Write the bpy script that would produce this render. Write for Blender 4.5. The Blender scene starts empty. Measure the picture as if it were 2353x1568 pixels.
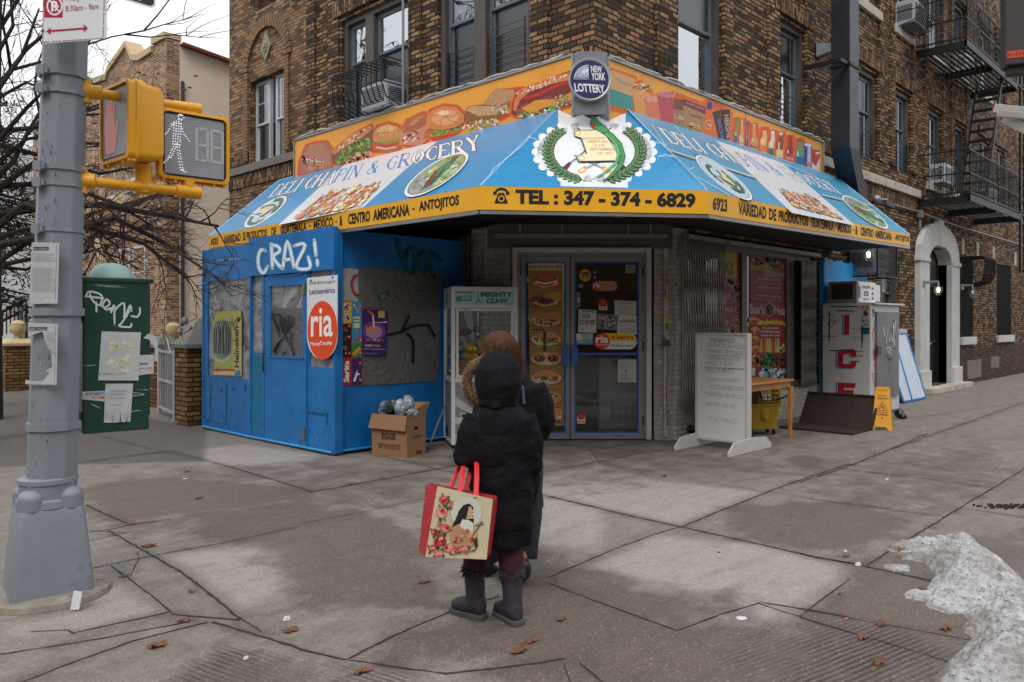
import bpy,bmesh,math,random
import numpy as np
from mathutils import Vector,Matrix
from mathutils.geometry import tessellate_polygon
random.seed(7)
R=math.radians
scene=bpy.context.scene
C=bpy.context.collection
# ---------------- camera ----------------
CAMH=1.6
cd=bpy.data.cameras.new('camera');cam=bpy.data.objects.new('camera',cd);C.objects.link(cam)
cam.location=(0,0,CAMH);cam.rotation_euler=(R(90),0,-math.asin(.7152))
cd.sensor_width=36;cd.lens=27.77;cd.shift_y=-43/2353;cd.clip_start=.05;cd.clip_end=2000
cd.dof.use_dof=True;cd.dof.focus_distance=9.5;cd.dof.aperture_fstop=5.0
scene.camera=cam
# ---------------- world and sun ----------------
SUN_EL,SUN_AZ=R(52),R(-150) # azimuth of the direction towards the sun, from +X
w=bpy.data.worlds.new('World');scene.world=w;w.use_nodes=True
nt=w.node_tree;nt.nodes.clear()
out=nt.nodes.new('ShaderNodeOutputWorld');bg=nt.nodes.new('ShaderNodeBackground')
sky=nt.nodes.new('ShaderNodeTexSky');sky.sky_type='NISHITA';sky.sun_disc=False
sky.sun_elevation=SUN_EL;sky.sun_rotation=R(90)-SUN_AZ;sky.air_density=1.5;sky.dust_density=6
mx=nt.nodes.new('ShaderNodeMix');mx.data_type='RGBA';mx.inputs[0].default_value=.88
tc=nt.nodes.new('ShaderNodeTexCoord');nz=nt.nodes.new('ShaderNodeTexNoise');nz.inputs['Scale'].default_value=2.2;nz.inputs['Detail'].default_value=4
sx=nt.nodes.new('ShaderNodeSeparateXYZ');nt.links.new(tc.outputs['Generated'],sx.inputs[0]);nt.links.new(tc.outputs['Generated'],nz.inputs['Vector'])
ma=nt.nodes.new('ShaderNodeMath');ma.operation='MULTIPLY_ADD';ma.inputs[1].default_value=.12;nt.links.new(nz.outputs['Fac'],ma.inputs[0]);nt.links.new(sx.outputs[2],ma.inputs[2])
cr=nt.nodes.new('ShaderNodeValToRGB') # overcast: the cloud deck is brightest overhead
cr.color_ramp.elements[0].position=.05;cr.color_ramp.elements[0].color=(9.6,9.8,10.2,1)
cr.color_ramp.elements[1].position=1.0;cr.color_ramp.elements[1].color=(16.0,16.3,16.7,1)
nt.links.new(ma.outputs[0],cr.inputs['Fac'])
nt.links.new(sky.outputs['Color'],mx.inputs[6]);nt.links.new(cr.outputs['Color'],mx.inputs[7])
nt.links.new(mx.outputs[2],bg.inputs['Color']);bg.inputs['Strength'].default_value=.1
nt.links.new(bg.outputs[0],out.inputs['Surface'])
sd=bpy.data.lights.new('sun','SUN');sun=bpy.data.objects.new('sun',sd);C.objects.link(sun)
sd.energy=1.1;sd.angle=R(22);sd.color=(1,.96,.9)
sun.rotation_euler=(Vector((math.cos(SUN_EL)*math.cos(SUN_AZ),math.cos(SUN_EL)*math.sin(SUN_AZ),math.sin(SUN_EL)))).to_track_quat('Z','Y').to_euler()
scene.view_settings.view_transform='Standard';scene.view_settings.look='None'
scene.view_settings.exposure=.15;scene.view_settings.gamma=1
scene.cycles.max_bounces=6
# ---------------- measuring: a photo point on a known real plane ----------------
def ray(px,py):
 l=(px-1176.5)/1815;v=(741-py)/1815
 return Vector((.7152+.6989*l,.6987-.7154*l,v))
CP=Vector((0,0,CAMH))
def hit(px,py,p0,n):
 r=ray(px,py);n=Vector(n);t=(Vector(p0)-CP).dot(n)/r.dot(n);return CP+r*t
def onx(px,py,c):return hit(px,py,(c,0,0),(1,0,0))
def ony(px,py,c):return hit(px,py,(0,c,0),(0,1,0))
def onz(px,py,c=0):return hit(px,py,(0,0,c),(0,0,1))
def atd(px,py,d):return CP+ray(px,py)*d
def ld(lat,dep,z):return Vector((.7152*dep+.6989*lat,.6987*dep-.7154*lat,z))
VF=Vector((.7152,.6987,0));VR=Vector((.6989,-.7154,0))
# ---------------- colours and materials ----------------
def S(h,k=1):
 h=h.lstrip('#');o=[]
 for i in(0,2,4):
  c=int(h[i:i+2],16)/255
  o.append((c/12.92 if c<=.04045 else((c+.055)/1.055)**2.4)*k)
 return tuple(o)
MATS={}
def mat(name,col,rough=.6,metal=0,var=.12,vs=5,bump=0,bs=60,spec=.5,dirt=None,ds=2.5,dt=.55,emit=None,es=1,coat=0):
 if name in MATS:return MATS[name]
 if isinstance(col,str):col=S(col)
 m=bpy.data.materials.new(name);m.use_nodes=True;t=m.node_tree;N=t.nodes;L=t.links
 b=N['Principled BSDF'];b.inputs['Roughness'].default_value=rough;b.inputs['Metallic'].default_value=metal
 b.inputs['Specular IOR Level'].default_value=spec;b.inputs['Coat Weight'].default_value=coat
 tc=N.new('ShaderNodeTexCoord')
 n1=N.new('ShaderNodeTexNoise');n1.inputs['Scale'].default_value=vs;n1.inputs['Detail'].default_value=6;n1.inputs['Roughness'].default_value=.65
 L.new(tc.outputs['Object'],n1.inputs['Vector'])
 mp=N.new('ShaderNodeMapRange');mp.inputs[1].default_value=.3;mp.inputs[2].default_value=.7;mp.inputs[3].default_value=1-var;mp.inputs[4].default_value=1+var
 L.new(n1.outputs['Fac'],mp.inputs[0])
 mu=N.new('ShaderNodeVectorMath');mu.operation='SCALE';mu.inputs[0].default_value=col[:3];L.new(mp.outputs[0],mu.inputs['Scale'])
 last=mu.outputs[0]
 if dirt:
  if isinstance(dirt,str):dirt=S(dirt)
  n2=N.new('ShaderNodeTexNoise');n2.inputs['Scale'].default_value=ds;n2.inputs['Detail'].default_value=9;n2.inputs['Roughness'].default_value=.75
  L.new(tc.outputs['Object'],n2.inputs['Vector'])
  r2=N.new('ShaderNodeMapRange');r2.inputs[1].default_value=dt;r2.inputs[2].default_value=dt+.14;L.new(n2.outputs['Fac'],r2.inputs[0])
  mi=N.new('ShaderNodeMix');mi.data_type='RGBA';L.new(r2.outputs[0],mi.inputs[0]);L.new(last,mi.inputs[6]);mi.inputs[7].default_value=(*dirt,1);last=mi.outputs[2]
 L.new(last,b.inputs['Base Color'])
 mr=N.new('ShaderNodeMapRange');mr.inputs[3].default_value=max(0,rough-.08);mr.inputs[4].default_value=min(1,rough+.1);L.new(n1.outputs['Fac'],mr.inputs[0]);L.new(mr.outputs[0],b.inputs['Roughness'])
 if bump:
  n3=N.new('ShaderNodeTexNoise');n3.inputs['Scale'].default_value=bs;n3.inputs['Detail'].default_value=4
  L.new(tc.outputs['Object'],n3.inputs['Vector']);bp=N.new('ShaderNodeBump');bp.inputs['Strength'].default_value=bump;bp.inputs['Distance'].default_value=.01
  L.new(n3.outputs['Fac'],bp.inputs['Height']);L.new(bp.outputs[0],b.inputs['Normal'])
 if emit:
  b.inputs['Emission Color'].default_value=(*emit,1);b.inputs['Emission Strength'].default_value=es
 MATS[name]=m;return m
def printed(name='printed',rough=.55,var=.08,spec=.4,bump=0):
 if name in MATS:return MATS[name]
 m=bpy.data.materials.new(name);m.use_nodes=True;t=m.node_tree;N=t.nodes;L=t.links;b=N['Principled BSDF']
 b.inputs['Roughness'].default_value=rough;b.inputs['Specular IOR Level'].default_value=spec
 a=N.new('ShaderNodeVertexColor');a.layer_name='Col'
 tc=N.new('ShaderNodeTexCoord');n1=N.new('ShaderNodeTexNoise');n1.inputs['Scale'].default_value=9;n1.inputs['Detail'].default_value=8;n1.inputs['Roughness'].default_value=.7
 L.new(tc.outputs['Object'],n1.inputs['Vector'])
 mp=N.new('ShaderNodeMapRange');mp.inputs[1].default_value=.3;mp.inputs[2].default_value=.7;mp.inputs[3].default_value=1-var;mp.inputs[4].default_value=1+var;L.new(n1.outputs['Fac'],mp.inputs[0])
 mu=N.new('ShaderNodeVectorMath');mu.operation='SCALE';L.new(a.outputs['Color'],mu.inputs[0]);L.new(mp.outputs[0],mu.inputs['Scale']);L.new(mu.outputs[0],b.inputs['Base Color'])
 if bump:
  bp=N.new('ShaderNodeBump');bp.inputs['Strength'].default_value=bump;bp.inputs['Distance'].default_value=.02;L.new(n1.outputs['Fac'],bp.inputs['Height']);L.new(bp.outputs[0],b.inputs['Normal'])
 MATS[name]=m;return m
def brick(name,stops,mortar,bw=.205,bh=.068,ms=.012,soldier=False,diag=False,bump=.8,painted=False,soot=.5):
 m=bpy.data.materials.new(name);m.use_nodes=True;t=m.node_tree;N=t.nodes;L=t.links;b=N['Principled BSDF']
 b.inputs['Roughness'].default_value=.85;b.inputs['Specular IOR Level'].default_value=.25
 g=N.new('ShaderNodeNewGeometry');sp=N.new('ShaderNodeSeparateXYZ');L.new(g.outputs['Position'],sp.inputs[0])
 sn=N.new('ShaderNodeSeparateXYZ');L.new(g.outputs['True Normal'],sn.inputs[0])
 def M(op,a,bb=None):
  n=N.new('ShaderNodeMath');n.operation=op
  for i,q in enumerate((a,bb)):
   if q is None:continue
   if isinstance(q,(int,float)):n.inputs[i].default_value=q
   else:L.new(q,n.inputs[i])
  return n.outputs[0]
 if diag:u=M('MULTIPLY',M('SUBTRACT',sp.outputs[0],sp.outputs[1]),.7071)
 else:
  ax=M('GREATER_THAN',M('ABSOLUTE',sn.outputs[1]),.7)
  u=M('ADD',M('MULTIPLY',sp.outputs[0],ax),M('MULTIPLY',M('MULTIPLY',sp.outputs[1],-1),M('SUBTRACT',1,ax)))
 cb=N.new('ShaderNodeCombineXYZ')
 wob=N.new('ShaderNodeTexNoise');wob.inputs['Scale'].default_value=9;wob.inputs['Detail'].default_value=3;L.new(g.outputs['Position'],wob.inputs['Vector'])
 wz=M('MULTIPLY',M('SUBTRACT',wob.outputs['Fac'],.5),.012)
 v=M('ADD',sp.outputs[2],wz);u=M('ADD',u,wz)
 if soldier:L.new(v,cb.inputs[0]);L.new(u,cb.inputs[1])
 else:L.new(u,cb.inputs[0]);L.new(v,cb.inputs[1])
 bt=N.new('ShaderNodeTexBrick');L.new(cb.outputs[0],bt.inputs['Vector'])
 bt.inputs['Scale'].default_value=1;bt.inputs['Brick Width'].default_value=bw;bt.inputs['Row Height'].default_value=bh
 bt.inputs['Mortar Size'].default_value=ms;bt.inputs['Mortar Smooth'].default_value=.25;bt.offset=.5
 bt.inputs['Color1'].default_value=(0,0,0,1);bt.inputs['Color2'].default_value=(1,1,1,1);bt.inputs['Mortar'].default_value=(.5,.5,.5,1);bt.inputs['Bias'].default_value=0
 cr=N.new('ShaderNodeValToRGB');cr.color_ramp.interpolation='LINEAR'
 while len(cr.color_ramp.elements)>1:cr.color_ramp.elements.remove(cr.color_ramp.elements[0])
 for i,(p,c)in enumerate(stops):
  e=cr.color_ramp.elements[0]if i==0 else cr.color_ramp.elements.new(p)
  e.position=p;e.color=(*S(c),1)
 L.new(bt.outputs['Color'],cr.inputs['Fac'])
 n1=N.new('ShaderNodeTexNoise');n1.inputs['Scale'].default_value=28;n1.inputs['Detail'].default_value=8;n1.inputs['Roughness'].default_value=.75;L.new(g.outputs['Position'],n1.inputs['Vector'])
 n2=N.new('ShaderNodeTexNoise');n2.inputs['Scale'].default_value=1.1;n2.inputs['Detail'].default_value=8;n2.inputs['Roughness'].default_value=.7;L.new(g.outputs['Position'],n2.inputs['Vector'])
 mp=N.new('ShaderNodeMapRange');mp.inputs[1].default_value=.3;mp.inputs[2].default_value=.7;mp.inputs[3].default_value=.62;mp.inputs[4].default_value=1.35;L.new(n1.outputs['Fac'],mp.inputs[0])
 mp2=N.new('ShaderNodeMapRange');mp2.inputs[1].default_value=.36;mp2.inputs[2].default_value=.6;mp2.inputs[3].default_value=1-soot*.55;mp2.inputs[4].default_value=1.1;L.new(n2.outputs['Fac'],mp2.inputs[0])
 mu=N.new('ShaderNodeVectorMath');mu.operation='SCALE';L.new(cr.outputs['Color'],mu.inputs[0]);L.new(M('MULTIPLY',mp.outputs[0],mp2.outputs[0]),mu.inputs['Scale'])
 mi=N.new('ShaderNodeMix');mi.data_type='RGBA';L.new(bt.outputs['Fac'],mi.inputs[0]);L.new(mu.outputs[0],mi.inputs[6]);mi.inputs[7].default_value=(*S(mortar),1)
 last=mi.outputs[2]
 if painted:
  n3=N.new('ShaderNodeTexNoise');n3.inputs['Scale'].default_value=3.5;n3.inputs['Detail'].default_value=10;n3.inputs['Roughness'].default_value=.8;L.new(g.outputs['Position'],n3.inputs['Vector'])
  r3=N.new('ShaderNodeMapRange');r3.inputs[1].default_value=.6;r3.inputs[2].default_value=.68;L.new(n3.outputs['Fac'],r3.inputs[0])
  m3=N.new('ShaderNodeMix');m3.data_type='RGBA';L.new(r3.outputs[0],m3.inputs[0]);L.new(last,m3.inputs[6]);m3.inputs[7].default_value=(*S('#4a3c30'),1);last=m3.outputs[2]
 L.new(last,b.inputs['Base Color'])
 h=M('ADD',M('MULTIPLY',M('SUBTRACT',1,bt.outputs['Fac']),1),M('MULTIPLY',n1.outputs['Fac'],.35))
 h=M('ADD',h,M('MULTIPLY',bt.outputs['Color'],.35))
 bp=N.new('ShaderNodeBump');bp.inputs['Strength'].default_value=bump;bp.inputs['Distance'].default_value=.02;L.new(h,bp.inputs['Height']);L.new(bp.outputs[0],b.inputs['Normal'])
 MATS[name]=m;return m
 # ---------------- mesh building ----------------
def frame(o,u,v,n):
 m=Matrix.Identity(4)
 for i,a in enumerate((u,v,n)):
  for j in range(3):m[j][i]=a[j]
 for j in range(3):m[j][3]=o[j]
 return m
FR=lambda x=0,y=5.92,z=0:frame((x,y,z),(1,0,0),(0,0,1),(0,-1,0)) # wall facing the right-hand street
FL=lambda x=7.42,y=0,z=0:frame((x,y,z),(0,-1,0),(0,0,1),(-1,0,0)) # wall facing the left-hand street
CF=frame((7.42,7.72,0),(.70711,-.70711,0),(0,0,1),(-.70711,-.70711,0)) # the chamfered entrance
def FV(lat,dep,z,yaw=0):
 c,s=math.cos(yaw),math.sin(yaw)
 u=VR*c+VF*s;n=(-VF)*c+VR*s
 return frame(ld(lat,dep,z),u,(0,0,1),n)
class MB:
 def __init__(s,M=None):s.v=[];s.f=[];s.c=[];s.M=M or Matrix.Identity(4);s.col=None
 def add(s,vs,fs,col=None):
  k=len(s.v);M=s.M
  s.v+=[M@Vector(p)for p in vs];s.f+=[tuple(i+k for i in f)for f in fs];s.c+=[col or s.col]*len(fs);return s
 def box(s,x0,y0,z0,x1,y1,z1,col=None):
  x0,x1=sorted((x0,x1));y0,y1=sorted((y0,y1));z0,z1=sorted((z0,z1))
  return s.add([(x0,y0,z0),(x1,y0,z0),(x1,y1,z0),(x0,y1,z0),(x0,y0,z1),(x1,y0,z1),(x1,y1,z1),(x0,y1,z1)],
  [(0,3,2,1),(4,5,6,7),(0,1,5,4),(1,2,6,5),(2,3,7,6),(3,0,4,7)],col)
 def quad(s,a,b,c,d,col=None):return s.add([a,b,c,d],[(0,1,2,3)],col)
 def prism(s,pts,n0,n1,col=None):
  """outline in the frame's own u,v extruded along its normal"""
  k=len(pts);a=[(p[0],p[1],n0)for p in pts];b=[(p[0],p[1],n1)for p in pts]
  tr=tessellate_polygon([[Vector((p[0],p[1],0))for p in pts]])
  ar=sum(pts[i][0]*pts[(i+1)%k][1]-pts[(i+1)%k][0]*pts[i][1]for i in range(k))
  fs=[]
  for t in tr:
   q=[pts[i]for i in t];A=(q[1][0]-q[0][0])*(q[2][1]-q[0][1])-(q[2][0]-q[0][0])*(q[1][1]-q[0][1])
   t=tuple(t)if A>0 else tuple(reversed(t))
   fs.append(tuple(i+k for i in t));fs.append(tuple(reversed(t)))
  for i in range(k):
   j=(i+1)%k;fs.append((i,j,j+k,i+k)if ar>0 else(j,i,i+k,j+k))
  return s.add(a+b,fs,col)
 def rings(s,rr,cap=True,col=None,closed=True):
  n=len(rr[0]);vs=[p for r in rr for p in r];fs=[]
  for i in range(len(rr)-1):
   for j in range(n if closed else n-1):
    k=(j+1)%n;fs.append((i*n+j,i*n+k,(i+1)*n+k,(i+1)*n+j))
  if cap:fs.append(tuple(reversed(range(n))));fs.append(tuple(range((len(rr)-1)*n,len(rr)*n)))
  return s.add(vs,fs,col)
 def tube(s,pts,r,seg=8,cap=True,col=None,flat=1.0,up=None):
  pts=[Vector(p)for p in pts];n=len(pts);rr=[]
  rs=r if isinstance(r,(list,tuple))else[r]*n
  t0=(pts[1]-pts[0]).normalized();ref=Vector(up)if up else(Vector((0,0,1))if abs(t0.z)<.9 else Vector((1,0,0)))
  a=t0.cross(ref).normalized()
  for i,p in enumerate(pts):
   t=(pts[min(i+1,n-1)]-pts[max(i-1,0)]).normalized()
   a=(a-t*a.dot(t)).normalized();b=t.cross(a)
   rr.append([p+(a*math.cos(2*math.pi*j/seg)+b*flat*math.sin(2*math.pi*j/seg))*rs[i]for j in range(seg)])
  return s.rings(rr,cap,col)
 def bar(s,p0,p1,w,h,col=None,up=(0,0,1)):
  p0,p1=Vector(p0),Vector(p1);t=(p1-p0).normalized();u=Vector(up)
  if abs(t.dot(u))>.98:u=Vector((1,0,0))
  a=t.cross(u).normalized()*w/2;b=a.cross(t).normalized()*h/2
  return s.rings([[p-a-b,p+a-b,p+a+b,p-a+b]for p in(p0,p1)],True,col)
 def lathe(s,prof,c=(0,0,0),seg=20,axis=2,col=None,sx=1,sy=1):
  rr=[]
  for r,h in prof:
   ring=[]
   for j in range(seg):
    x=math.cos(2*math.pi*j/seg)*r*sx;y=math.sin(2*math.pi*j/seg)*r*sy
    q=(x,y,h)if axis==2 else((h,x,y)if axis==0 else(y,h,x))
    ring.append((q[0]+c[0],q[1]+c[1],q[2]+c[2]))
   rr.append(ring)
  return s.rings(rr,True,col)
 def ball(s,c,r,seg=14,ns=8,col=None):
  if not isinstance(r,(tuple,list)):r=(r,r,r)
  rr=[]
  for i in range(ns+1):
   a=-math.pi/2+math.pi*i/ns*.999+.0005;rr.append([(c[0]+r[0]*math.cos(a)*math.cos(2*math.pi*j/seg),c[1]+r[1]*math.cos(a)*math.sin(2*math.pi*j/seg),c[2]+r[2]*math.sin(a))for j in range(seg)])
  return s.rings(rr,True,col)
 def wall(s,u0,u1,v0,v1,ops=(),d=.2,back=None,col=None):
  us=sorted({u0,u1,*[q for o in ops for q in o[:2]if u0<q<u1]});vs=sorted({v0,v1,*[q for o in ops for q in o[2:4]if v0<q<v1]})
  for i in range(len(us)-1):
   for j in range(len(vs)-1):
    a,b,c,e=us[i],us[i+1],vs[j],vs[j+1];mu,mv=(a+b)/2,(c+e)/2
    if any(o[0]<mu<o[1]and o[2]<mv<o[3]for o in ops):continue
    s.quad((a,c,0),(b,c,0),(b,e,0),(a,e,0),col)
  for o in ops:
   a,b,c,e=max(o[0],u0),min(o[1],u1),max(o[2],v0),min(o[3],v1)
   s.quad((a,c,0),(a,e,0),(a,e,-d),(a,c,-d));s.quad((b,c,0),(b,c,-d),(b,e,-d),(b,e,0))
   s.quad((a,e,0),(b,e,0),(b,e,-d),(a,e,-d));s.quad((a,c,0),(a,c,-d),(b,c,-d),(b,c,0))
  return s
 def build(s,name,m,parent=None,smooth=False,bevel=0,bseg=2,mods=None,weld=False):
  me=bpy.data.meshes.new(name)
  if parent is None:
   if not s.v:return None
   xs=[p.x for p in s.v];ys=[p.y for p in s.v];L0=Vector(((min(xs)+max(xs))/2,(min(ys)+max(ys))/2,min(p.z for p in s.v)))
  else:L0=Vector(parent['_w'])
  me.from_pydata([p-L0 for p in s.v],[],s.f);me.update()
  if any(c for c in s.c):
   a=me.color_attributes.new('Col','FLOAT_COLOR','CORNER');arr=np.ones((len(me.loops),4),dtype=np.float32)
   for p,c in zip(me.polygons,s.c):
    if c:arr[p.loop_start:p.loop_start+p.loop_total,:3]=c[:3]
   a.data.foreach_set('color',arr.ravel())
  if smooth:
   me.polygons.foreach_set('use_smooth',[True]*len(me.polygons))
   if smooth!='all':
    try:me.set_sharp_from_angle(angle=R(40))
    except Exception:pass
  me.materials.append(m);o=bpy.data.objects.new(name,me);C.objects.link(o);o['_w']=tuple(L0)
  if parent is None:o.location=L0
  else:o.parent=parent
  if weld:bm=bmesh.new();bm.from_mesh(me);bmesh.ops.remove_doubles(bm,verts=bm.verts,dist=.0005);bm.to_mesh(me);bm.free()
  if bevel:
   b=o.modifiers.new('bevel','BEVEL');b.width=bevel;b.segments=bseg;b.limit_method='ANGLE'
  return o
def each(mb,name,m,parent,**kw):
 """the separate shapes collected in mb, each linked as an object of its own"""
 n=len(mb.v);pa=list(range(n))
 def fd(i):
  while pa[i]!=i:pa[i]=pa[pa[i]];i=pa[i]
  return i
 for f in mb.f:
  for i in f[1:]:pa[fd(i)]=fd(f[0])
 gr={}
 for k,f in enumerate(mb.f):gr.setdefault(fd(f[0]),[]).append(k)
 for ks in gr.values():
  ids=sorted({i for k in ks for i in mb.f[k]});mp={i:j for j,i in enumerate(ids)};q=MB();q.v=[mb.v[i]for i in ids];q.f=[tuple(mp[i]for i in mb.f[k])for k in ks];q.c=[mb.c[k]for k in ks];o=q.build(name,m,parent,**kw)
 return o
def tag(o,label,cat,group=None,kind=None):
 if label:o['label']=label
 if cat:o['category']=cat
 if group:o['group']=group
 if kind:o['kind']=kind
 return o
def thing(name,label,cat,loc=(0,0,0),group=None):
 o=bpy.data.objects.new(name,None);C.objects.link(o);o.location=loc;o['_w']=tuple(loc);o.empty_display_size=.2
 return tag(o,label,cat,group)
def kids(o):return[c for c in C.objects if c.parent==o]
def copy_tree(o,parent=None):
 c=o.copy();C.objects.link(c)
 if parent:c.parent=parent
 for ch in kids(o):copy_tree(ch,c)
 return c
def struct(o):o['kind']='structure';return o
# ---------------- lettering and printed pictures ----------------
_T={}
def glyphs(txt,bold=0,sp=1.0):
 k=(txt,bold,sp)
 if k in _T:return _T[k]
 cu=bpy.data.curves.new('t','FONT');cu.body=txt;cu.fill_mode='FRONT';cu.resolution_u=3;cu.offset=bold;cu.space_character=sp
 ob=bpy.data.objects.new('t',cu);C.objects.link(ob)
 dg=bpy.context.evaluated_depsgraph_get();ev=ob.evaluated_get(dg);me=ev.to_mesh()
 vs=[(p.co.x,p.co.y)for p in me.vertices];fs=[tuple(p.vertices)for p in me.polygons]
 ev.to_mesh_clear();bpy.data.objects.remove(ob);bpy.data.curves.remove(cu)
 xs=[q[0]for q in vs];ys=[q[1]for q in vs]
 _T[k]=(vs,fs,min(xs),max(xs),min(ys),max(ys));return _T[k]
SER={'D':(.8,[[(.14,0),(.14,1)]],[[(.14,.97),(.5,.97),(.68,.75),(.7,.5),(.68,.25),(.5,.03),(.14,.03)]],[(0,.3,0),(0,.3,1)]),
'E':(.72,[[(.14,0),(.14,1)]],[[(.14,.96),(.62,.96),(.64,.78)],[(.14,.5),(.46,.5)],[(.14,.04),(.62,.04),(.66,.24)]],[(0,.2,0),(0,.2,1)]),
'L':(.68,[[(.14,0),(.14,1)]],[[(.14,.04),(.58,.04),(.62,.25)]],[(0,.28,1),(0,.2,0)]),'I':(.36,[[(.17,0),(.17,1)]],[],[(.03,.31,1),(.03,.31,0)]),
'C':(.76,[[(.24,.8),(.12,.5),(.24,.2)]],[[(.66,.76),(.6,.93),(.42,.98),(.24,.8)],[(.24,.2),(.42,.02),(.6,.08),(.68,.25)]],[(.6,.7,.8)]),
'H':(.86,[[(.14,0),(.14,1)],[(.7,0),(.7,1)]],[[(.14,.5),(.7,.5)]],[(0,.28,0),(0,.28,1),(.56,.84,0),(.56,.84,1)]),
'A':(.84,[[(.42,1),(.7,0)]],[[(.42,1),(.12,0)],[(.22,.34),(.6,.34)]],[(.02,.24,0),(.58,.84,0)]),
'P':(.7,[[(.14,0),(.14,1)]],[[(.14,.96),(.5,.96),(.62,.82),(.62,.65),(.5,.5),(.14,.5)]],[(0,.28,0),(0,.2,1)]),
'N':(.86,[[(.16,1),(.7,0)]],[[(.16,0),(.16,1)],[(.7,0),(.7,1)]],[(.04,.28,0),(.02,.2,1),(.58,.82,1)]),
'G':(.82,[[(.24,.8),(.12,.5),(.24,.2)]],[[(.66,.76),(.6,.93),(.42,.98),(.24,.8)],[(.24,.2),(.42,.02),(.62,.08),(.66,.42)]],[(.54,.78,.44)]),
'R':(.8,[[(.14,0),(.14,1)],[(.36,.5),(.68,0)]],[[(.14,.96),(.5,.96),(.62,.82),(.62,.65),(.5,.5),(.14,.5)]],[(0,.28,0),(0,.2,1),(.6,.8,0)]),
'O':(.82,[[(.22,.8),(.12,.5),(.22,.2)],[(.6,.8),(.7,.5),(.6,.2)]],[[(.22,.8),(.41,.98),(.6,.8)],[(.22,.2),(.41,.02),(.6,.2)]],[]),
'Y':(.78,[[(.12,1),(.4,.48),(.4,0)]],[[(.66,1),(.4,.48)]],[(0,.24,1),(.54,.78,1),(.28,.52,0)]),
'&':(.84,[[(.22,.85),(.3,.62),(.72,.02)]],[[(.22,.85),(.36,.98),(.5,.86),(.46,.68),(.16,.4),(.1,.2),(.26,.02),(.5,.08),(.68,.45)]],[(.58,.8,.46)]),' ':(.42,[],[],[])}
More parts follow.
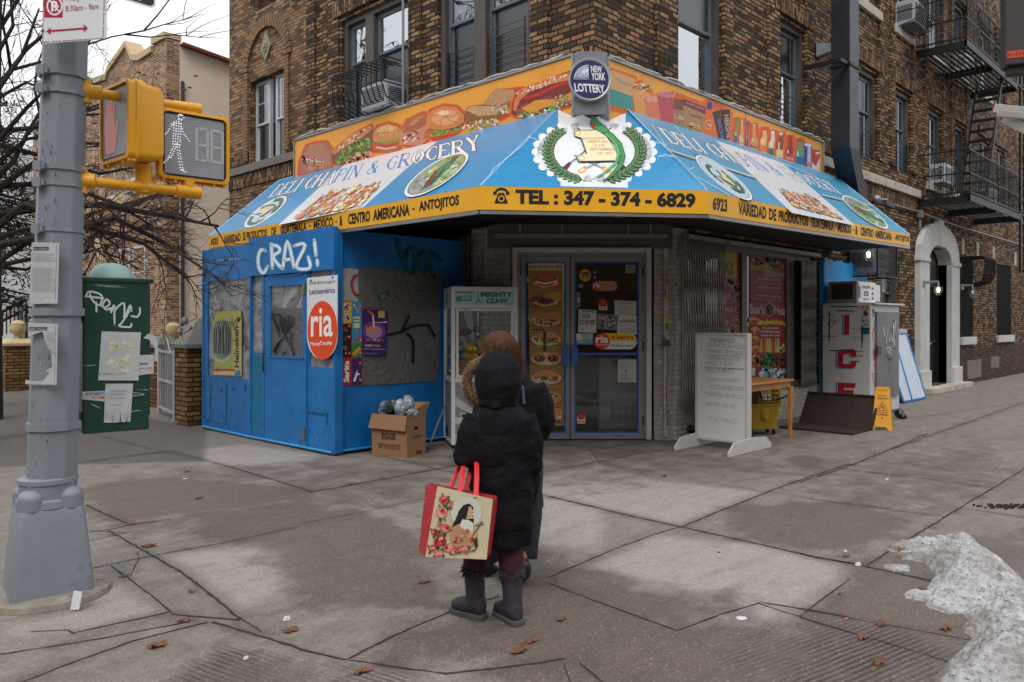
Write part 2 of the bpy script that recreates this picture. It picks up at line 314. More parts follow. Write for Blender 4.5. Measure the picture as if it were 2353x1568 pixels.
class Art:
 """flat printed matter: coloured shapes laid in thin layers on a real surface. mp maps authored (x,y) to world."""
 def __init__(s,mp,n,step=.00008,off=.002):s.mp=mp;s.n=Vector(n).normalized();s.k=0;s.curved=False;s.step=step;s.off=off;s.mb=MB()
 def P(s,x,y):return s.mp(x,y)+s.n*(s.off+s.k*s.step)
 def _poly(s,pts,col):
  tr=tessellate_polygon([[Vector((p[0],p[1],0))for p in pts]])
  s.mb.add([s.P(*p)for p in pts],[tuple(t)for t in tr],col)
 def poly(s,pts,col,up=True):
  if isinstance(col,str):col=S(col)
  if up:s.k+=1
  s._poly(pts,col);return s
 def rect(s,x0,y0,x1,y1,col):return s.poly([(x0,y0),(x1,y0),(x1,y1),(x0,y1)],col)
 def ell(s,cx,cy,rx,ry,col,rot=0,n=18,a0=0,a1=360,up=True,jag=0):
  c,q=math.cos(R(rot)),math.sin(R(rot));pts=[]
  for i in range(n if a1-a0==360 else n+1):
   a=R(a0+(a1-a0)*i/n);j=1+random.uniform(-jag,jag);x,y=rx*math.cos(a)*j,ry*math.sin(a)*j;pts.append((cx+x*c-y*q,cy+x*q+y*c))
  return s.poly(pts,col,up)
 def line(s,pts,w,col,up=True):
  if isinstance(col,str):col=S(col)
  if up:s.k+=1
  if s.curved and not isinstance(w,(list,tuple))and len(pts)>2:
   q=[pts[0]]+list(pts)+[pts[-1]];pts=[]
   for i in range(1,len(q)-2):
    for k in range(4):
     t=k/4;pts.append(tuple(.5*(2*q[i][c]+(q[i+1][c]-q[i-1][c])*t+(2*q[i-1][c]-5*q[i][c]+4*q[i+1][c]-q[i+2][c])*t*t+(3*q[i][c]-q[i-1][c]-3*q[i+1][c]+q[i+2][c])*t**3)for c in(0,1)))
   pts.append(q[-1])
  if s.curved and not isinstance(w,(list,tuple)):s.ell(*pts[0],w/2,w/2,col,0,8,up=False);s.ell(*pts[-1],w/2,w/2,col,0,8,up=False)
  ws=w if isinstance(w,(list,tuple))else[w]*len(pts)
  n=len(pts);L=[];Rr=[]
  for i,p in enumerate(pts):
   a=pts[max(i-1,0)];b=pts[min(i+1,n-1)];dx,dy=b[0]-a[0],b[1]-a[1];d=math.hypot(dx,dy)or 1
   nx,ny=-dy/d*ws[i]/2,dx/d*ws[i]/2;L.append(s.P(p[0]+nx,p[1]+ny));Rr.append(s.P(p[0]-nx,p[1]-ny))
  s.mb.add(L+Rr,[(i,i+1,n+i+1,n+i)for i in range(n-1)],col);return s
 def text(s,t,bl,br,tl,col,bold=.0,sp=1.0,fn=None,shear=0):
  if isinstance(col,str):col=S(col)
  s.k+=1;vs,fs,x0,x1,y0,y1=glyphs(t,bold,sp)
  A,B,T=s.P(*bl),s.P(*br),s.P(*tl);U=(B-A)/(x1-x0);V=(T-A)/(y1-y0)
  k=len(s.mb.v);s.mb.v+=[A+U*(x-x0+shear*(y-y0))+V*(y-y0)for x,y in vs]
  s.mb.f+=[tuple(i+k for i in f)for f in fs]
  s.mb.c+=[fn(vs[f[0]][0]/(x1-x0))if fn else col for f in fs];return s
 def tb(s,t,x0,y0,x1,y1,col,bold=.0,**k):
  """text in an upright box: x0,y0 = lower left, x1,y1 = upper right, in authored units"""
  return s.text(t,(x0,y0),(x1,y0),(x0,y1),col,bold,**k)
 def serif(s,t,bl,br,tl,colf,grow=0):
  s.k+=1;tot=sum(SER[c][0]for c in t);A,B,T=s.P(*bl),s.P(*br),s.P(*tl);U=(B-A)/tot;V=(T-A)
  mp0,s.mp=s.mp,(lambda x,y:A+U*x+V*y-s.n*(s.off+s.k*s.step));x=0
  for c in t:
   w_,th,tn,sf=SER[c];col=colf(x/tot)
   for p in th:s.line([(x+a,b)for a,b in p],.17+grow,col,up=False)
   for p in tn:s.line([(x+a,b)for a,b in p],.085+grow,col,up=False)
   for a,b,y in sf:s.line([(x+a-grow/2,y),(x+b+grow/2,y)],.07+grow,col,up=False)
   x+=w_
  s.mp=mp0;return s
 def done(s,name,parent,m=None):return s.mb.build(name,m or printed(),parent)
def zconv(ox,oy,sc):return lambda x,y:((x/sc+ox)/1.7407,(y/sc+oy)/1.7407)
def planemap(p0,n,cv=None):
 if cv:return lambda x,y:hit(*cv(x,y),p0,n)
 return lambda x,y:hit(x,y,p0,n)
def fmap(M,w=1,h=1): # authored in metres (or 0..1 times w,h) in a frame
 return lambda x,y:M@Vector((x*w,y*h,0))
 # =====================================================================
 # GROUND: one sheet to the horizon, worn concrete with stains
 # =====================================================================
ZA=zconv(0,1800,1.686);ZC=zconv(1200,1800,1.686);ZD=zconv(2200,1800,1.686);ZE=zconv(3200,1800,1.6864)
def gp(zc,pts):return[(lambda q:(q.x,q.y))(onz(*zc(*p)))for p in pts]
ID=lambda x,y:(x,y)
def axis_lines(a,b,st,far):
 v=list(np.arange(a,b,st));s=st;x=v[-1]
 while x<far:s*=1.25;x+=s;v.append(x)
 s=st;x=a;pre=[]
 while x>-far:s*=1.3;x-=s;pre.append(x)
 return np.array(pre[::-1]+v)
gx=axis_lines(-.6,12.5,.05,500);gy=axis_lines(-1.6,11.5,.05,500)
GX,GY=np.meshgrid(gx,gy);nx_,ny_=len(gx),len(gy)
def sdist(poly):
 d=np.full(GX.shape,1e9);ins=np.zeros(GX.shape,bool);n=len(poly)
 for i in range(n):
  (x0,y0),(x1,y1)=poly[i],poly[(i+1)%n];ex,ey=x1-x0,y1-y0;l2=ex*ex+ey*ey+1e-9
  t=np.clip(((GX-x0)*ex+(GY-y0)*ey)/l2,0,1);d=np.minimum(d,np.hypot(GX-x0-t*ex,GY-y0-t*ey))
  c=((y0>GY)!=(y1>GY))&(GX<(x1-x0)*(GY-y0)/(y1-y0+1e-12)+x0);ins^=c
 return np.where(ins,d,-d)
def field(polys,soft=.25,amp=1):
 f=np.zeros(GX.shape)
 for p in polys:f=np.maximum(f,np.clip(.5+sdist(p)/soft/2,0,1))
 return f*amp
wet=field([gp(ZD,[(-250,660),(60,690),(120,790),(420,830),(620,930),(900,960),(1100,1080),(1130,1120),(900,1200),(1300,1180),(1700,1160),(2300,900),(2600,1100),(2700,1700),(-400,1700)]),
gp(ZC,[(-350,420),(380,390),(760,520),(1000,900),(900,1060),(560,1060),(300,1050),(0,1060),(-250,700)]),gp(ZC,[(650,1220),(1200,1130),(2100,1100),(2100,1460),(1500,1420),(560,1420)]),
gp(ZA,[(480,260),(1100,170),(2100,250),(2100,330),(1300,430),(1000,470),(700,480),(620,380)]),gp(ZA,[(1300,430),(2100,320),(2300,600),(2023,650),(1500,640),(1250,560)]),gp(ZA,[(1150,1500),(1500,1330),(2100,1480),(2100,1700),(1000,1700)]),
gp(ZD,[(1150,380),(2023,330),(2500,500),(2023,690),(1700,660),(1300,600),(1200,500)]),gp(ZE,[(460,800),(900,640),(1600,500),(1600,900),(1400,1500),(900,1600),(300,1500),(0,1100),(350,850)]),
gp(ZD,[(1600,60),(1750,40),(1900,60),(1850,130),(1700,140),(1610,100)]),gp(ZD,[(1090,960),(1200,950),(1300,1010),(1250,1060),(1120,1040)]),gp(ZA,[(1650,740),(1720,700),(1870,710),(1850,750),(1720,770)])],.16)
wet=np.maximum(wet,.55*field([gp(ZE,[(0,230),(500,60),(1300,-60),(1511,140),(800,560),(450,770),(0,690)]),gp(ID,[(300,1090),(720,1050),(1000,1080),(1100,1100),(900,1180),(500,1220),(240,1250)]),gp(ID,[(1250,1010),(1560,1030),(1800,1060),(2000,1010),(1840,1100),(1600,1090),(1300,1050)])],.3))
under=field([[(5.6,4.6),(7.3,4.4),(15,4.4),(15,6),(5.6,12.5),(5.3,12.5)]],.35,.5)  # shade under the awning, painted into the wet mask at reduced strength
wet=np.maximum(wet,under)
pale=field([gp(ZD,[(700,570),(1480,640),(1950,780),(2023,870),(1850,960),(1700,1090),(1500,1170),(1350,1100),(1000,960),(520,850),(280,790)]),gp(ZD,[(330,90),(700,200),(1480,290),(880,510),(0,310),(-300,260),(0,150)]),
gp(ZA,[(640,860),(760,830),(1100,1080),(500,1240),(0,1300),(0,1190),(600,1060)]),gp(ID,[(400,1040),(560,1020),(740,1046),(700,1075),(470,1070)]),gp(ZA,[(1050,700),(1990,640),(2023,900),(1600,1110),(1250,830)]),gp(ZC,[(1560,240),(2050,400),(2050,700),(1600,640)])],.12)
asph=field([gp(ID,[(-900,1100),(470*1,1060),(475,985),(300,960),(-900,930)])],.05);asph=np.maximum(asph,field([[(-3,13.2),(5.2,12.2),(5.3,60),(-60,60),(-60,13)]],.05))
groa=field([gp(ZA,[(1000,1700),(1500,1330),(2023,1420),(2800,1520),(2500,1700)])],.06);grob=field([gp(ZD,[(900,1568),(1500,1330),(2100,1150),(2500,1250),(2900,1500),(2500,1750),(900,1750)])],.2)
me=bpy.data.meshes.new('ground')
vs=np.stack([GX.ravel(),GY.ravel(),np.zeros(GX.size)],1)
idx=np.arange(nx_*ny_).reshape(ny_,nx_);q=np.stack([idx[:-1,:-1],idx[:-1,1:],idx[1:,1:],idx[1:,:-1]],-1).reshape(-1,4)
me.vertices.add(len(vs));me.vertices.foreach_set('co',vs.astype(np.float32).ravel());me.loops.add(q.size);me.loops.foreach_set('vertex_index',q.ravel().astype(np.int32))
me.polygons.add(len(q));me.polygons.foreach_set('loop_start',np.arange(0,q.size,4,dtype=np.int32));me.polygons.foreach_set('loop_total',np.full(len(q),4,dtype=np.int32));me.update();me.validate()
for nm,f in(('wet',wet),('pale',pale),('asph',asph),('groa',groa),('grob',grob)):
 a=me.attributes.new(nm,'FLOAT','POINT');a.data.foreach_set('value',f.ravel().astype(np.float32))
m=bpy.data.materials.new('concrete');m.use_nodes=True;t=m.node_tree;N=t.nodes;L=t.links;b=N['Principled BSDF']
g=N.new('ShaderNodeNewGeometry')
def nd(k,**kw):
 n=N.new(k)
 for a,v in kw.items():setattr(n,a,v)
 return n
def noise(sc,det=6,ro=.65,dist=0):
 n=nd('ShaderNodeTexNoise');n.inputs['Scale'].default_value=sc;n.inputs['Detail'].default_value=det;n.inputs['Roughness'].default_value=ro;n.inputs['Distortion'].default_value=dist;L.new(g.outputs['Position'],n.inputs['Vector']);return n.outputs['Fac']
def mth(op,a,c=None,cl=False):
 n=nd('ShaderNodeMath',operation=op,use_clamp=cl)
 for i,v in enumerate((a,c)):
  if v is None:continue
  if isinstance(v,(int,float)):n.inputs[i].default_value=v
  else:L.new(v,n.inputs[i])
 return n.outputs[0]
def att(k):n=nd('ShaderNodeAttribute',attribute_name=k);return n.outputs['Fac']
def mr(f,a,c,d=0,e=1):n=nd('ShaderNodeMapRange');n.inputs[1].default_value=a;n.inputs[2].default_value=c;n.inputs[3].default_value=d;n.inputs[4].default_value=e;L.new(f,n.inputs[0]);return n.outputs[0]
def mixc(f,a,c):
 n=nd('ShaderNodeMix',data_type='RGBA');L.new(f,n.inputs[0])
 for i,v in((6,a),(7,c)):
  if isinstance(v,tuple):n.inputs[i].default_value=(*v,1)
  else:L.new(v,n.inputs[i])
 return n.outputs[2]
nbig=noise(.55,8,.7,.6);nmid=noise(3.2,9,.75);nfin=noise(95,3,.6);nsp=noise(55,2,.5)
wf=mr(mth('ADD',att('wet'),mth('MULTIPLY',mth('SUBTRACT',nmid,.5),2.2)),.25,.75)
pf=mr(mth('ADD',att('pale'),mth('MULTIPLY',mth('SUBTRACT',nmid,.5),2.2)),.35,.9)
c0=mixc(mr(nbig,.35,.65),S('#8c837b'),S('#989089'))
c0=mixc(mr(nmid,.35,.7),c0,S('#79706a'))
c0=mixc(mth('MULTIPLY',pf,.8),c0,S('#aaa29c'))
c0=mixc(mth('MULTIPLY',wf,.8),c0,S('#665b53'))  # damp stains, plus the painted shade below the awning
c0=mixc(mth('MULTIPLY',att('asph'),.8),c0,S('#5d5854'))
ch=mixc(mr(nbig,.45,.55),S('#c9b9a4'),S('#b5b0aa'))
c0=mixc(mth('MULTIPLY',mr(nsp,.6,.7),.42),c0,ch) # aggregate showing through
c0=mixc(mth('MULTIPLY',mr(noise(48,2,.5),.66,.74),.5),c0,S('#3a342f'))
st2=nd('ShaderNodeTexNoise');st2.inputs['Scale'].default_value=1.3;st2.inputs['Detail'].default_value=7
mpn=nd('ShaderNodeMapping');mpn.inputs['Scale'].default_value=(1.2,7,1);mpn.inputs['Rotation'].default_value=(0,0,R(40));L.new(g.outputs['Position'],mpn.inputs['Vector']);L.new(mpn.outputs[0],st2.inputs['Vector'])
c0=mixc(mth('MULTIPLY',mr(st2.outputs['Fac'],.5,.72),.25),c0,S('#544b44'))
c0=mixc(mth('MULTIPLY',mth('MULTIPLY',att('jdirt'),mr(nmid,.35,.6)),.6),c0,S('#463c34'))
sp=nd('ShaderNodeSeparateXYZ');L.new(g.outputs['Position'],sp.inputs[0])
def groove(hx,at):
 d=(VF+VR*((hx-1176.5)/1815)).normalized();px,py=-d.y,d.x
 v=mth('ADD',mth('MULTIPLY',sp.outputs[0],px*2*math.pi/.034),mth('MULTIPLY',sp.outputs[1],py*2*math.pi/.034));v=mth('ADD',v,mth('MULTIPLY',nmid,5))
 s_=mr(mth('SINE',v),-.1,.9);return mth('MULTIPLY',mth('MULTIPLY',s_,att(at)),mr(noise(1.7,4,.6),.38,.6))
gv=mth('MAXIMUM',groove(-1700,'groa'),groove(3900,'grob'))
c0=mixc(mth('MULTIPLY',gv,.55),c0,S('#2e2723'))
hf=nd('ShaderNodeHueSaturation');hf.inputs['Saturation'].default_value=1.0;hf.inputs['Value'].default_value=.78;L.new(c0,hf.inputs['Color']);grn_=mth('MULTIPLY',mr(noise(26,8,.8),.32,.68,.8,1.2),mr(noise(8,6,.8),.3,.7,.88,1.12));mulf=nd('ShaderNodeVectorMath',operation='SCALE');L.new(hf.outputs[0],mulf.inputs[0]);L.new(mth('MULTIPLY',mr(nfin,.3,.7,.7,1.3),grn_),mulf.inputs['Scale'])
L.new(mulf.outputs[0],b.inputs['Base Color']);L.new(mr(wf,0,1,.85,.62),b.inputs['Roughness']);b.inputs['Specular IOR Level'].default_value=.3
hgt=mth('ADD',mth('ADD',mth('MULTIPLY',nfin,.35),mth('MULTIPLY',nmid,.5)),mth('MULTIPLY',gv,-1.4));bp=nd('ShaderNodeBump');bp.inputs['Strength'].default_value=.8;bp.inputs['Distance'].default_value=.012;L.new(hgt,bp.inputs['Height']);L.new(bp.outputs[0],b.inputs['Normal'])
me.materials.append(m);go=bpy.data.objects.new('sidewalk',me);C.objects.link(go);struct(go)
# joints and cracks between the slabs
jm=mat('joint_dirt','#2f2823',.95,var=.4,vs=20)
jb=MB();SEG=[]
def joint(zc,pts,w_=.022,z=.003,jag=.5):
 w_*=.72
 pts=[onz(*zc(*p))for p in pts];P=[];SEG.extend((a,b,w_)for a,b in zip(pts[:-1],pts[1:]))
 for a,c in zip(pts[:-1],pts[1:]):
  n=max(2,int((c-a).length/.05));P+=[a.lerp(c,i/n)for i in range(n)]
 P.append(pts[-1]);l=[];r_=[];off=0
 for i,p in enumerate(P):
  t=(P[min(i+1,len(P)-1)]-P[max(i-1,0)]).normalized();nn=Vector((-t.y,t.x,0));off=off*.7+random.gauss(0,.0012)
  l.append(p+nn*(off+w_/2*(1+random.uniform(-jag,jag)*1.3))+Vector((0,0,z)));r_.append(p+nn*(off-w_/2*(1+random.uniform(-jag,jag)*1.3))+Vector((0,0,z)))
 n=len(P);jb.add(l+r_,[(i,i+n,i+n+1,i+1)for i in range(n-1)])
for zc,pts,w_ in[(ZA,[(470,95),(1150,8)],.02),(ZA,[(1160,10),(1600,130),(2023,258)],.02),(ZC,[(0,255),(75,285)],.02),(ZC,[(75,285),(520,205),(930,130),(1080,100)],.028),(ZC,[(930,132),(1060,160)],.015),(ZC,[(470,20),(930,132)],.012),
(ZA,[(575,372),(700,430),(860,500)],.025),(ZA,[(600,555),(760,535),(880,505),(1150,470)],.02),(ZA,[(730,545),(1000,700),(1200,810),(1400,960),(1620,1140)],.024),(ZA,[(600,615),(900,550)],.008),(ZA,[(620,800),(1050,710),(1500,630),(2023,515)],.012),(ZC,[(0,500),(400,425),(830,330)],.008),
(ZA,[(750,785),(960,940),(1080,1030),(1170,1110)],.014),(ZA,[(480,1240),(800,1170),(1140,1095)],.014),(ZA,[(0,1382),(700,1270),(1330,1152)],.014),(ZA,[(60,1600),(400,1470),(900,1290),(1400,1165)],.018),(ZA,[(1430,1165),(1700,1240),(2023,1340)],.022),(ZC,[(0,1345),(330,1420),(980,1512),(1450,1460),(1780,1412)],.02),
(ZA,[(1170,1110),(1400,1130),(1620,1150)],.02),(ZA,[(1620,1140),(1760,1225)],.01),(ZA,[(200,1230),(450,1215),(500,1245)],.01),(ZA,[(925,690),(935,740),(900,800),(880,850)],.008),
(ZC,[(330,1410),(640,1250),(1080,1060),(1340,990)],.016),(ZD,[(0,145),(330,80),(700,5)],.01),(ZC,[(1585,292),(2023,395)],.014),(ZD,[(0,315),(450,425),(880,520),(1250,600),(1600,680),(1800,730),(2023,765)],.026),(ZD,[(0,860),(380,690),(700,570),(880,520)],.014),(ZD,[(880,520),(1480,280),(1700,200),(2023,95)],.024),
(ZD,[(0,905),(300,1020),(860,1220)],.012),(ZD,[(860,1220),(1150,1110),(1420,1030),(1740,1080),(2023,1130)],.014),(ZD,[(1400,1035),(1680,1125),(2023,1235)],.012),(ZD,[(1680,1125),(2023,870)],.012),(ZD,[(1480,280),(2023,375)],.008),(ZD,[(90,1440),(150,1600)],.008),(ZD,[(200,1440),(390,1600)],.012),(ZD,[(330,90),(1480,290)],.005),(ZD,[(270,0),(330,80)],.01),
(ZE,[(0,218),(280,130),(600,0),(860,-110)],.026),(ZE,[(300,130),(800,190),(1290,255)],.012),(ZE,[(0,325),(500,385),(900,450)],.012),(ZE,[(450,780),(800,560),(1280,270),(1511,130),(1700,20)],.02),(ZE,[(0,700),(450,790),(900,885)],.034),(ZE,[(1100,395),(1600,470)],.012),(ZE,[(0,1075),(520,1170),(1400,1330)],.008),(ZE,[(0,1135),(500,1280),(1000,1430),(1300,1530)],.01),
(ID,[(0,920),(160,985),(470,1062)],.01),(ID,[(2046,1034),(2353,925)],.02),(ID,[(1930,900),(2353,870)],.008),(ID,[(1760,1010),(2100,960),(2353,925)],.01),(ID,[(205,1220),(290,1225)],.01)]:joint(zc,pts,w_)
jd=np.zeros(GX.shape)
for a,b_2,w_ in SEG:
 ex,ey=b_2.x-a.x,b_2.y-a.y;t_=np.clip(((GX-a.x)*ex+(GY-a.y)*ey)/(ex*ex+ey*ey+1e-9),0,1);jd=np.maximum(jd,np.exp(-(np.hypot(GX-a.x-t_*ex,GY-a.y-t_*ey)/.07)**1.5)*min(1,w_/.016))
a=me.attributes.new('jdirt','FLOAT','POINT');a.data.foreach_set('value',jd.ravel().astype(np.float32))
jo=jb.build('pavement_joints',jm);struct(jo)
# =====================================================================
# THE CORNER BUILDING
# =====================================================================
BR1=[(0,'#30281f'),(.2,'#46372a'),(.42,'#634c37'),(.66,'#806447'),(.88,'#9b7d59'),(1,'#946749')]
BR2=[(0,'#4a3c30'),(.25,'#6c533d'),(.55,'#8a6c4d'),(.85,'#a1825f'),(1,'#8d5d46')]
MBK=brick('brick_dark',BR1,'#2a231d',ms=.012,soot=.4)
MBS=brick('brick_soldier',BR1,'#2d251e',ms=.011,soldier=True,soot=.7)
MBL=brick('brick_tan',BR2,'#453d35',ms=.009,bump=.5,soot=.6)
MBW=brick('brick_painted',[(0,'#a19d97'),(1,'#b9b5ae')],'#8d8983',ms=.007,bump=.5,painted=True,soot=.5)
MBWD=brick('brick_painted_entrance',[(0,'#94908b'),(1,'#a5a19b')],'#827e78',ms=.007,bump=.5,painted=True,soot=.5,diag=True)
MBG=brick('brick_basement',[(0,'#2e2520'),(.5,'#473426'),(1,'#684b33')],'#4a4038',ms=.011,soot=.7)
MBR=brick('brick_red',[(0,'#5c4434'),(.3,'#7a5a41'),(.7,'#987351'),(1,'#b38c66')],'#a0958a',ms=.009,bump=.35,soot=.3)
stone=mat('limestone','#b0a99c',.85,var=.25,vs=4,bump=.4,bs=40,dirt='#4e463d',dt=.56)
stoneD=mat('limestone_grey','#736c64',.85,var=.2,vs=5,bump=.3,bs=40,dirt='#453e36',dt=.56)
jambm=mat('window_surround_paint','#4b4541',.6,var=.2,vs=4,dirt='#332c27',dt=.6)
bluef=mat('sash_bluegrey','#52606b',.45,var=.15,dirt='#39332e',dt=.64)
whitef=mat('sash_white','#b3b7bd',.4,var=.1)
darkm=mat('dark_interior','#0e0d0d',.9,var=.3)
def glass(name,base,rough,refl):
 m=bpy.data.materials.new(name);m.use_nodes=True;t=m.node_tree;N=t.nodes;L=t.links;o=[n for n in N if n.type=='OUTPUT_MATERIAL'][0];N.remove(N['Principled BSDF'])
 tr=N.new('ShaderNodeBsdfTransparent');tr.inputs[0].default_value=(*base,1);gl=N.new('ShaderNodeBsdfGlossy');gl.inputs['Roughness'].default_value=rough;gl.inputs['Color'].default_value=(.93,.97,1,1)
 lw=N.new('ShaderNodeLayerWeight');lw.inputs['Blend'].default_value=.35;mp=N.new('ShaderNodeMapRange');mp.inputs[3].default_value=refl;mp.inputs[4].default_value=1;L.new(lw.outputs['Fresnel'],mp.inputs[0])
 nz=N.new('ShaderNodeTexNoise');nz.inputs['Scale'].default_value=2.2;tc=N.new('ShaderNodeTexCoord');L.new(tc.outputs['Object'],nz.inputs['Vector']);bp=N.new('ShaderNodeBump');bp.inputs['Strength'].default_value=.08;bp.inputs['Distance'].default_value=.05;L.new(nz.outputs['Fac'],bp.inputs['Height']);L.new(bp.outputs[0],gl.inputs['Normal'])
 mi=N.new('ShaderNodeMixShader');L.new(mp.outputs[0],mi.inputs[0]);L.new(tr.outputs[0],mi.inputs[1]);L.new(gl.outputs[0],mi.inputs[2]);L.new(mi.outputs[0],o.inputs['Surface']);return m
GL=glass('window_glass',(.75,.8,.82),.02,.16);GLD=glass('shop_glass',(.6,.62,.62),.03,.03);GLC=glass('clear_glass',(.93,.95,.95),.03,.02);GLS=glass('screened_glass',(.35,.37,.4),.25,.05)
GLB=glass('reflective_glass',(.7,.75,.8),.02,.5)
bld=thing('corner_building','brown brick corner apartment building with the blue awning shop on its ground floor','building',(7.42,5.92,0))
CWH=13.5
def Ux(px,py=300):return ony(px,py,5.92).x
def Uy(px,py=300):return-onx(px,py,7.42).y
ZT,ZB=6.62,4.86
rw=[(9.26,10.5),(12.3,13.32),(15.62,16.72),(17.68,18.72),(19.85,20.95),(21.9,22.9),(24.3,25.3),(26.0,27.0),(29.2,30.2)] # windows on the right-hand wall
lw_=[(-11.22,-9.43),(-8.75,-6.93)] # double windows on the left-hand wall (u = -Y)
# ground-floor openings in the right-hand wall: shop front, small window, arched door, two barred windows
gops=[(9.5,13.62,.5,2.86),(16.95,18.0,1.45,3.0),(19.62,21.32,.12,3.35),(22.45,23.62,1.22,3.3),(26.05,27.75,1.22,3.3),(30.5,31.6,1.22,3.3)]
w1=MB(FR());ops=[(a,b,ZB,ZT)for a,b in rw]+[(a,b,7.92,9.7)for a,b in rw]+[(a,b,10.98,12.7)for a,b in rw]
w1.wall(7.42,36,4.55,CWH,ops,.24);w1.build('wall',MBK,bld)
w1=MB(FR());w1.wall(9.22,36,0.0,4.4,gops,.3);w1.wall(7.42,9.22,2.9,4.4);w1.quad((7.42,4.4,0),(36,4.4,0),(36,4.55,0),(7.42,4.55,0));w1.build('wall',MBK,bld)
bb=MB(FR(0,5.9));bb.wall(22.02,36,0.002,.93,[],.05);bb.build('wall',MBG,bld)
w2=MB(FL());ops=[(a,b,ZB,ZT)for a,b in lw_]+[(a,b,7.92,9.7)for a,b in lw_]
w2.wall(-12.27,-5.92,4.4,CWH,ops,.24);w2.wall(-12.27,-7.72,0,4.4,[(-8.85,-7.9,.5,2.86)],.3);w2.wall(-7.72,-5.92,2.9,4.4);w2.build('wall',MBK,bld)
# recessed wing at the left
w3=MB(FL(7.9));w3.wall(-16.22,-12.27,0,CWH,[(-15.3,-13.88,4.86,6.56),(-15.3,-13.88,7.95,9.6)],.2)
w3.quad((-12.27,0,0),(-12.27,0,.48),(-12.27,CWH,.48),(-12.27,CWH,0));w3.quad((-16.22,0,0),(-16.22,CWH,0),(-16.22,CWH,-10),(-16.22,0,-10));w3.build('wall',MBL,bld)
# brick piers and panels standing slightly proud, soldier courses, stone bands
pr_=MB(FR())
for a,b in[(7.42,7.9),(8.0+.75,9.26),(10.5,10.75),(11.9,12.3),(13.32,13.62),(15.2,15.6),(16.74,17.0),(17.4,17.66),(18.74,19.0),(19.55,19.83),(20.97,21.2),(21.6,21.88),(22.92,23.2)]:
 pr_.box(a+.002,4.9,0,b-.004,CWH,.035)
each(pr_,'brick_pier',MBK,bld)
pl_=MB(FL())
for a,b in[(-12.27,-12.0),(-11.6,-11.26),(-9.4,-9.1),(-6.9,-6.6)]:pl_.box(a+.002,4.9,0,b,CWH,.035)
each(pl_,'brick_pier',MBK,bld)
so=MB(FR())
for a,b in[(7.42,9.22),(10.54,12.26),(13.36,15.58)]:so.box(a,4.66,.002,b,4.88,.055)
for a,b in rw:
 so.box(a-.2,ZT+.07,.002,b+.2,ZT+.33,.05);so.box(a-.2,9.77,.002,b+.2,10.03,.05)
so.box(15.7,4.02,.002,19.0,4.36,.02)
each(so,'soldier_course',MBS,bld)
so=MB(FL())
for a,b in[(-12.27,-11.24),(-9.39,-8.79),(-6.9,-5.87)]:so.box(a,4.66,.002,b,4.88,.055)
for a,b in lw_:so.box(a-.2,ZT+.07,.002,b+.2,ZT+.33,.05)
so.M=FL(7.9);so.box(-16.2,4.9,.002,-15.34,5.12,.03);so.box(-13.86,4.9,.002,-12.3,5.12,.03);so.box(-16.2,4.42,.002,-12.3,4.68,.03)
each(so,'soldier_course',MBS,bld)
MB(FR()).box(13.72,4.4,.001,19.2,4.575,.07).build('stone_band',stone,bld,bevel=.006)
MB(FL(7.9)).box(-16.24,4.7,.001,-12.3,4.86,.07).build('stone_band',stoneD,bld,bevel=.006)
sl=MB(FR())
for a,b in rw[2:]:sl.box(a-.1,7.74,.001,b+.1,7.92,.07)
for a in(rw[4:]):sl.box(a[0]-.1,4.68,.001,a[1]+.1,4.855,.06)
each(sl,'stone_sill',stone,bld,bevel=.005)
# round brick arch and diamond over the wing's window
ar=MB(FL(7.9));cu_,cv_=-14.6,6.78
for i in range(26):
 a0,a1=math.pi*i/26+.012,math.pi*(i+1)/26-.012;r0,r1=.74,.98
 ar.prism([(cu_+r0*math.cos(a0),cv_+r0*math.sin(a0)),(cu_+r1*math.cos(a0),cv_+r1*math.sin(a0)),(cu_+r1*math.cos(a1),cv_+r1*math.sin(a1)),(cu_+r0*math.cos(a1),cv_+r0*math.sin(a1))],.002,.05)
for s_ in(-1,1):
 for k in range(26):ar.box(cu_+s_*.74,4.94+k*.0705,.002,cu_+s_*.9,4.94+k*.0705+.06,.045)
ar.build('brick_arch',mat('arch_brick','#7d6246',.9,var=.35,vs=9,bump=.5,bs=50,dirt='#453426',dt=.55),bld)
dm=MB(FL(7.9));d=dict(cx=-14.6,cy=7.12)
dm.prism([(-14.8,7.12),(-14.6,6.82),(-14.4,7.12),(-14.6,7.42)],.002,.035)
for k in range(8):a=k*math.pi/4;dm.ball((-14.6+.06*math.cos(a),7.12+.08*math.sin(a),.04),(.035,.04,.02),8,5)
dm.ball((-14.6,7.12,.05),.035,8,6);dm.build('stone_ornament',mat('ornament_stone','#8b8672',.85,var=.25,bump=.4),bld)
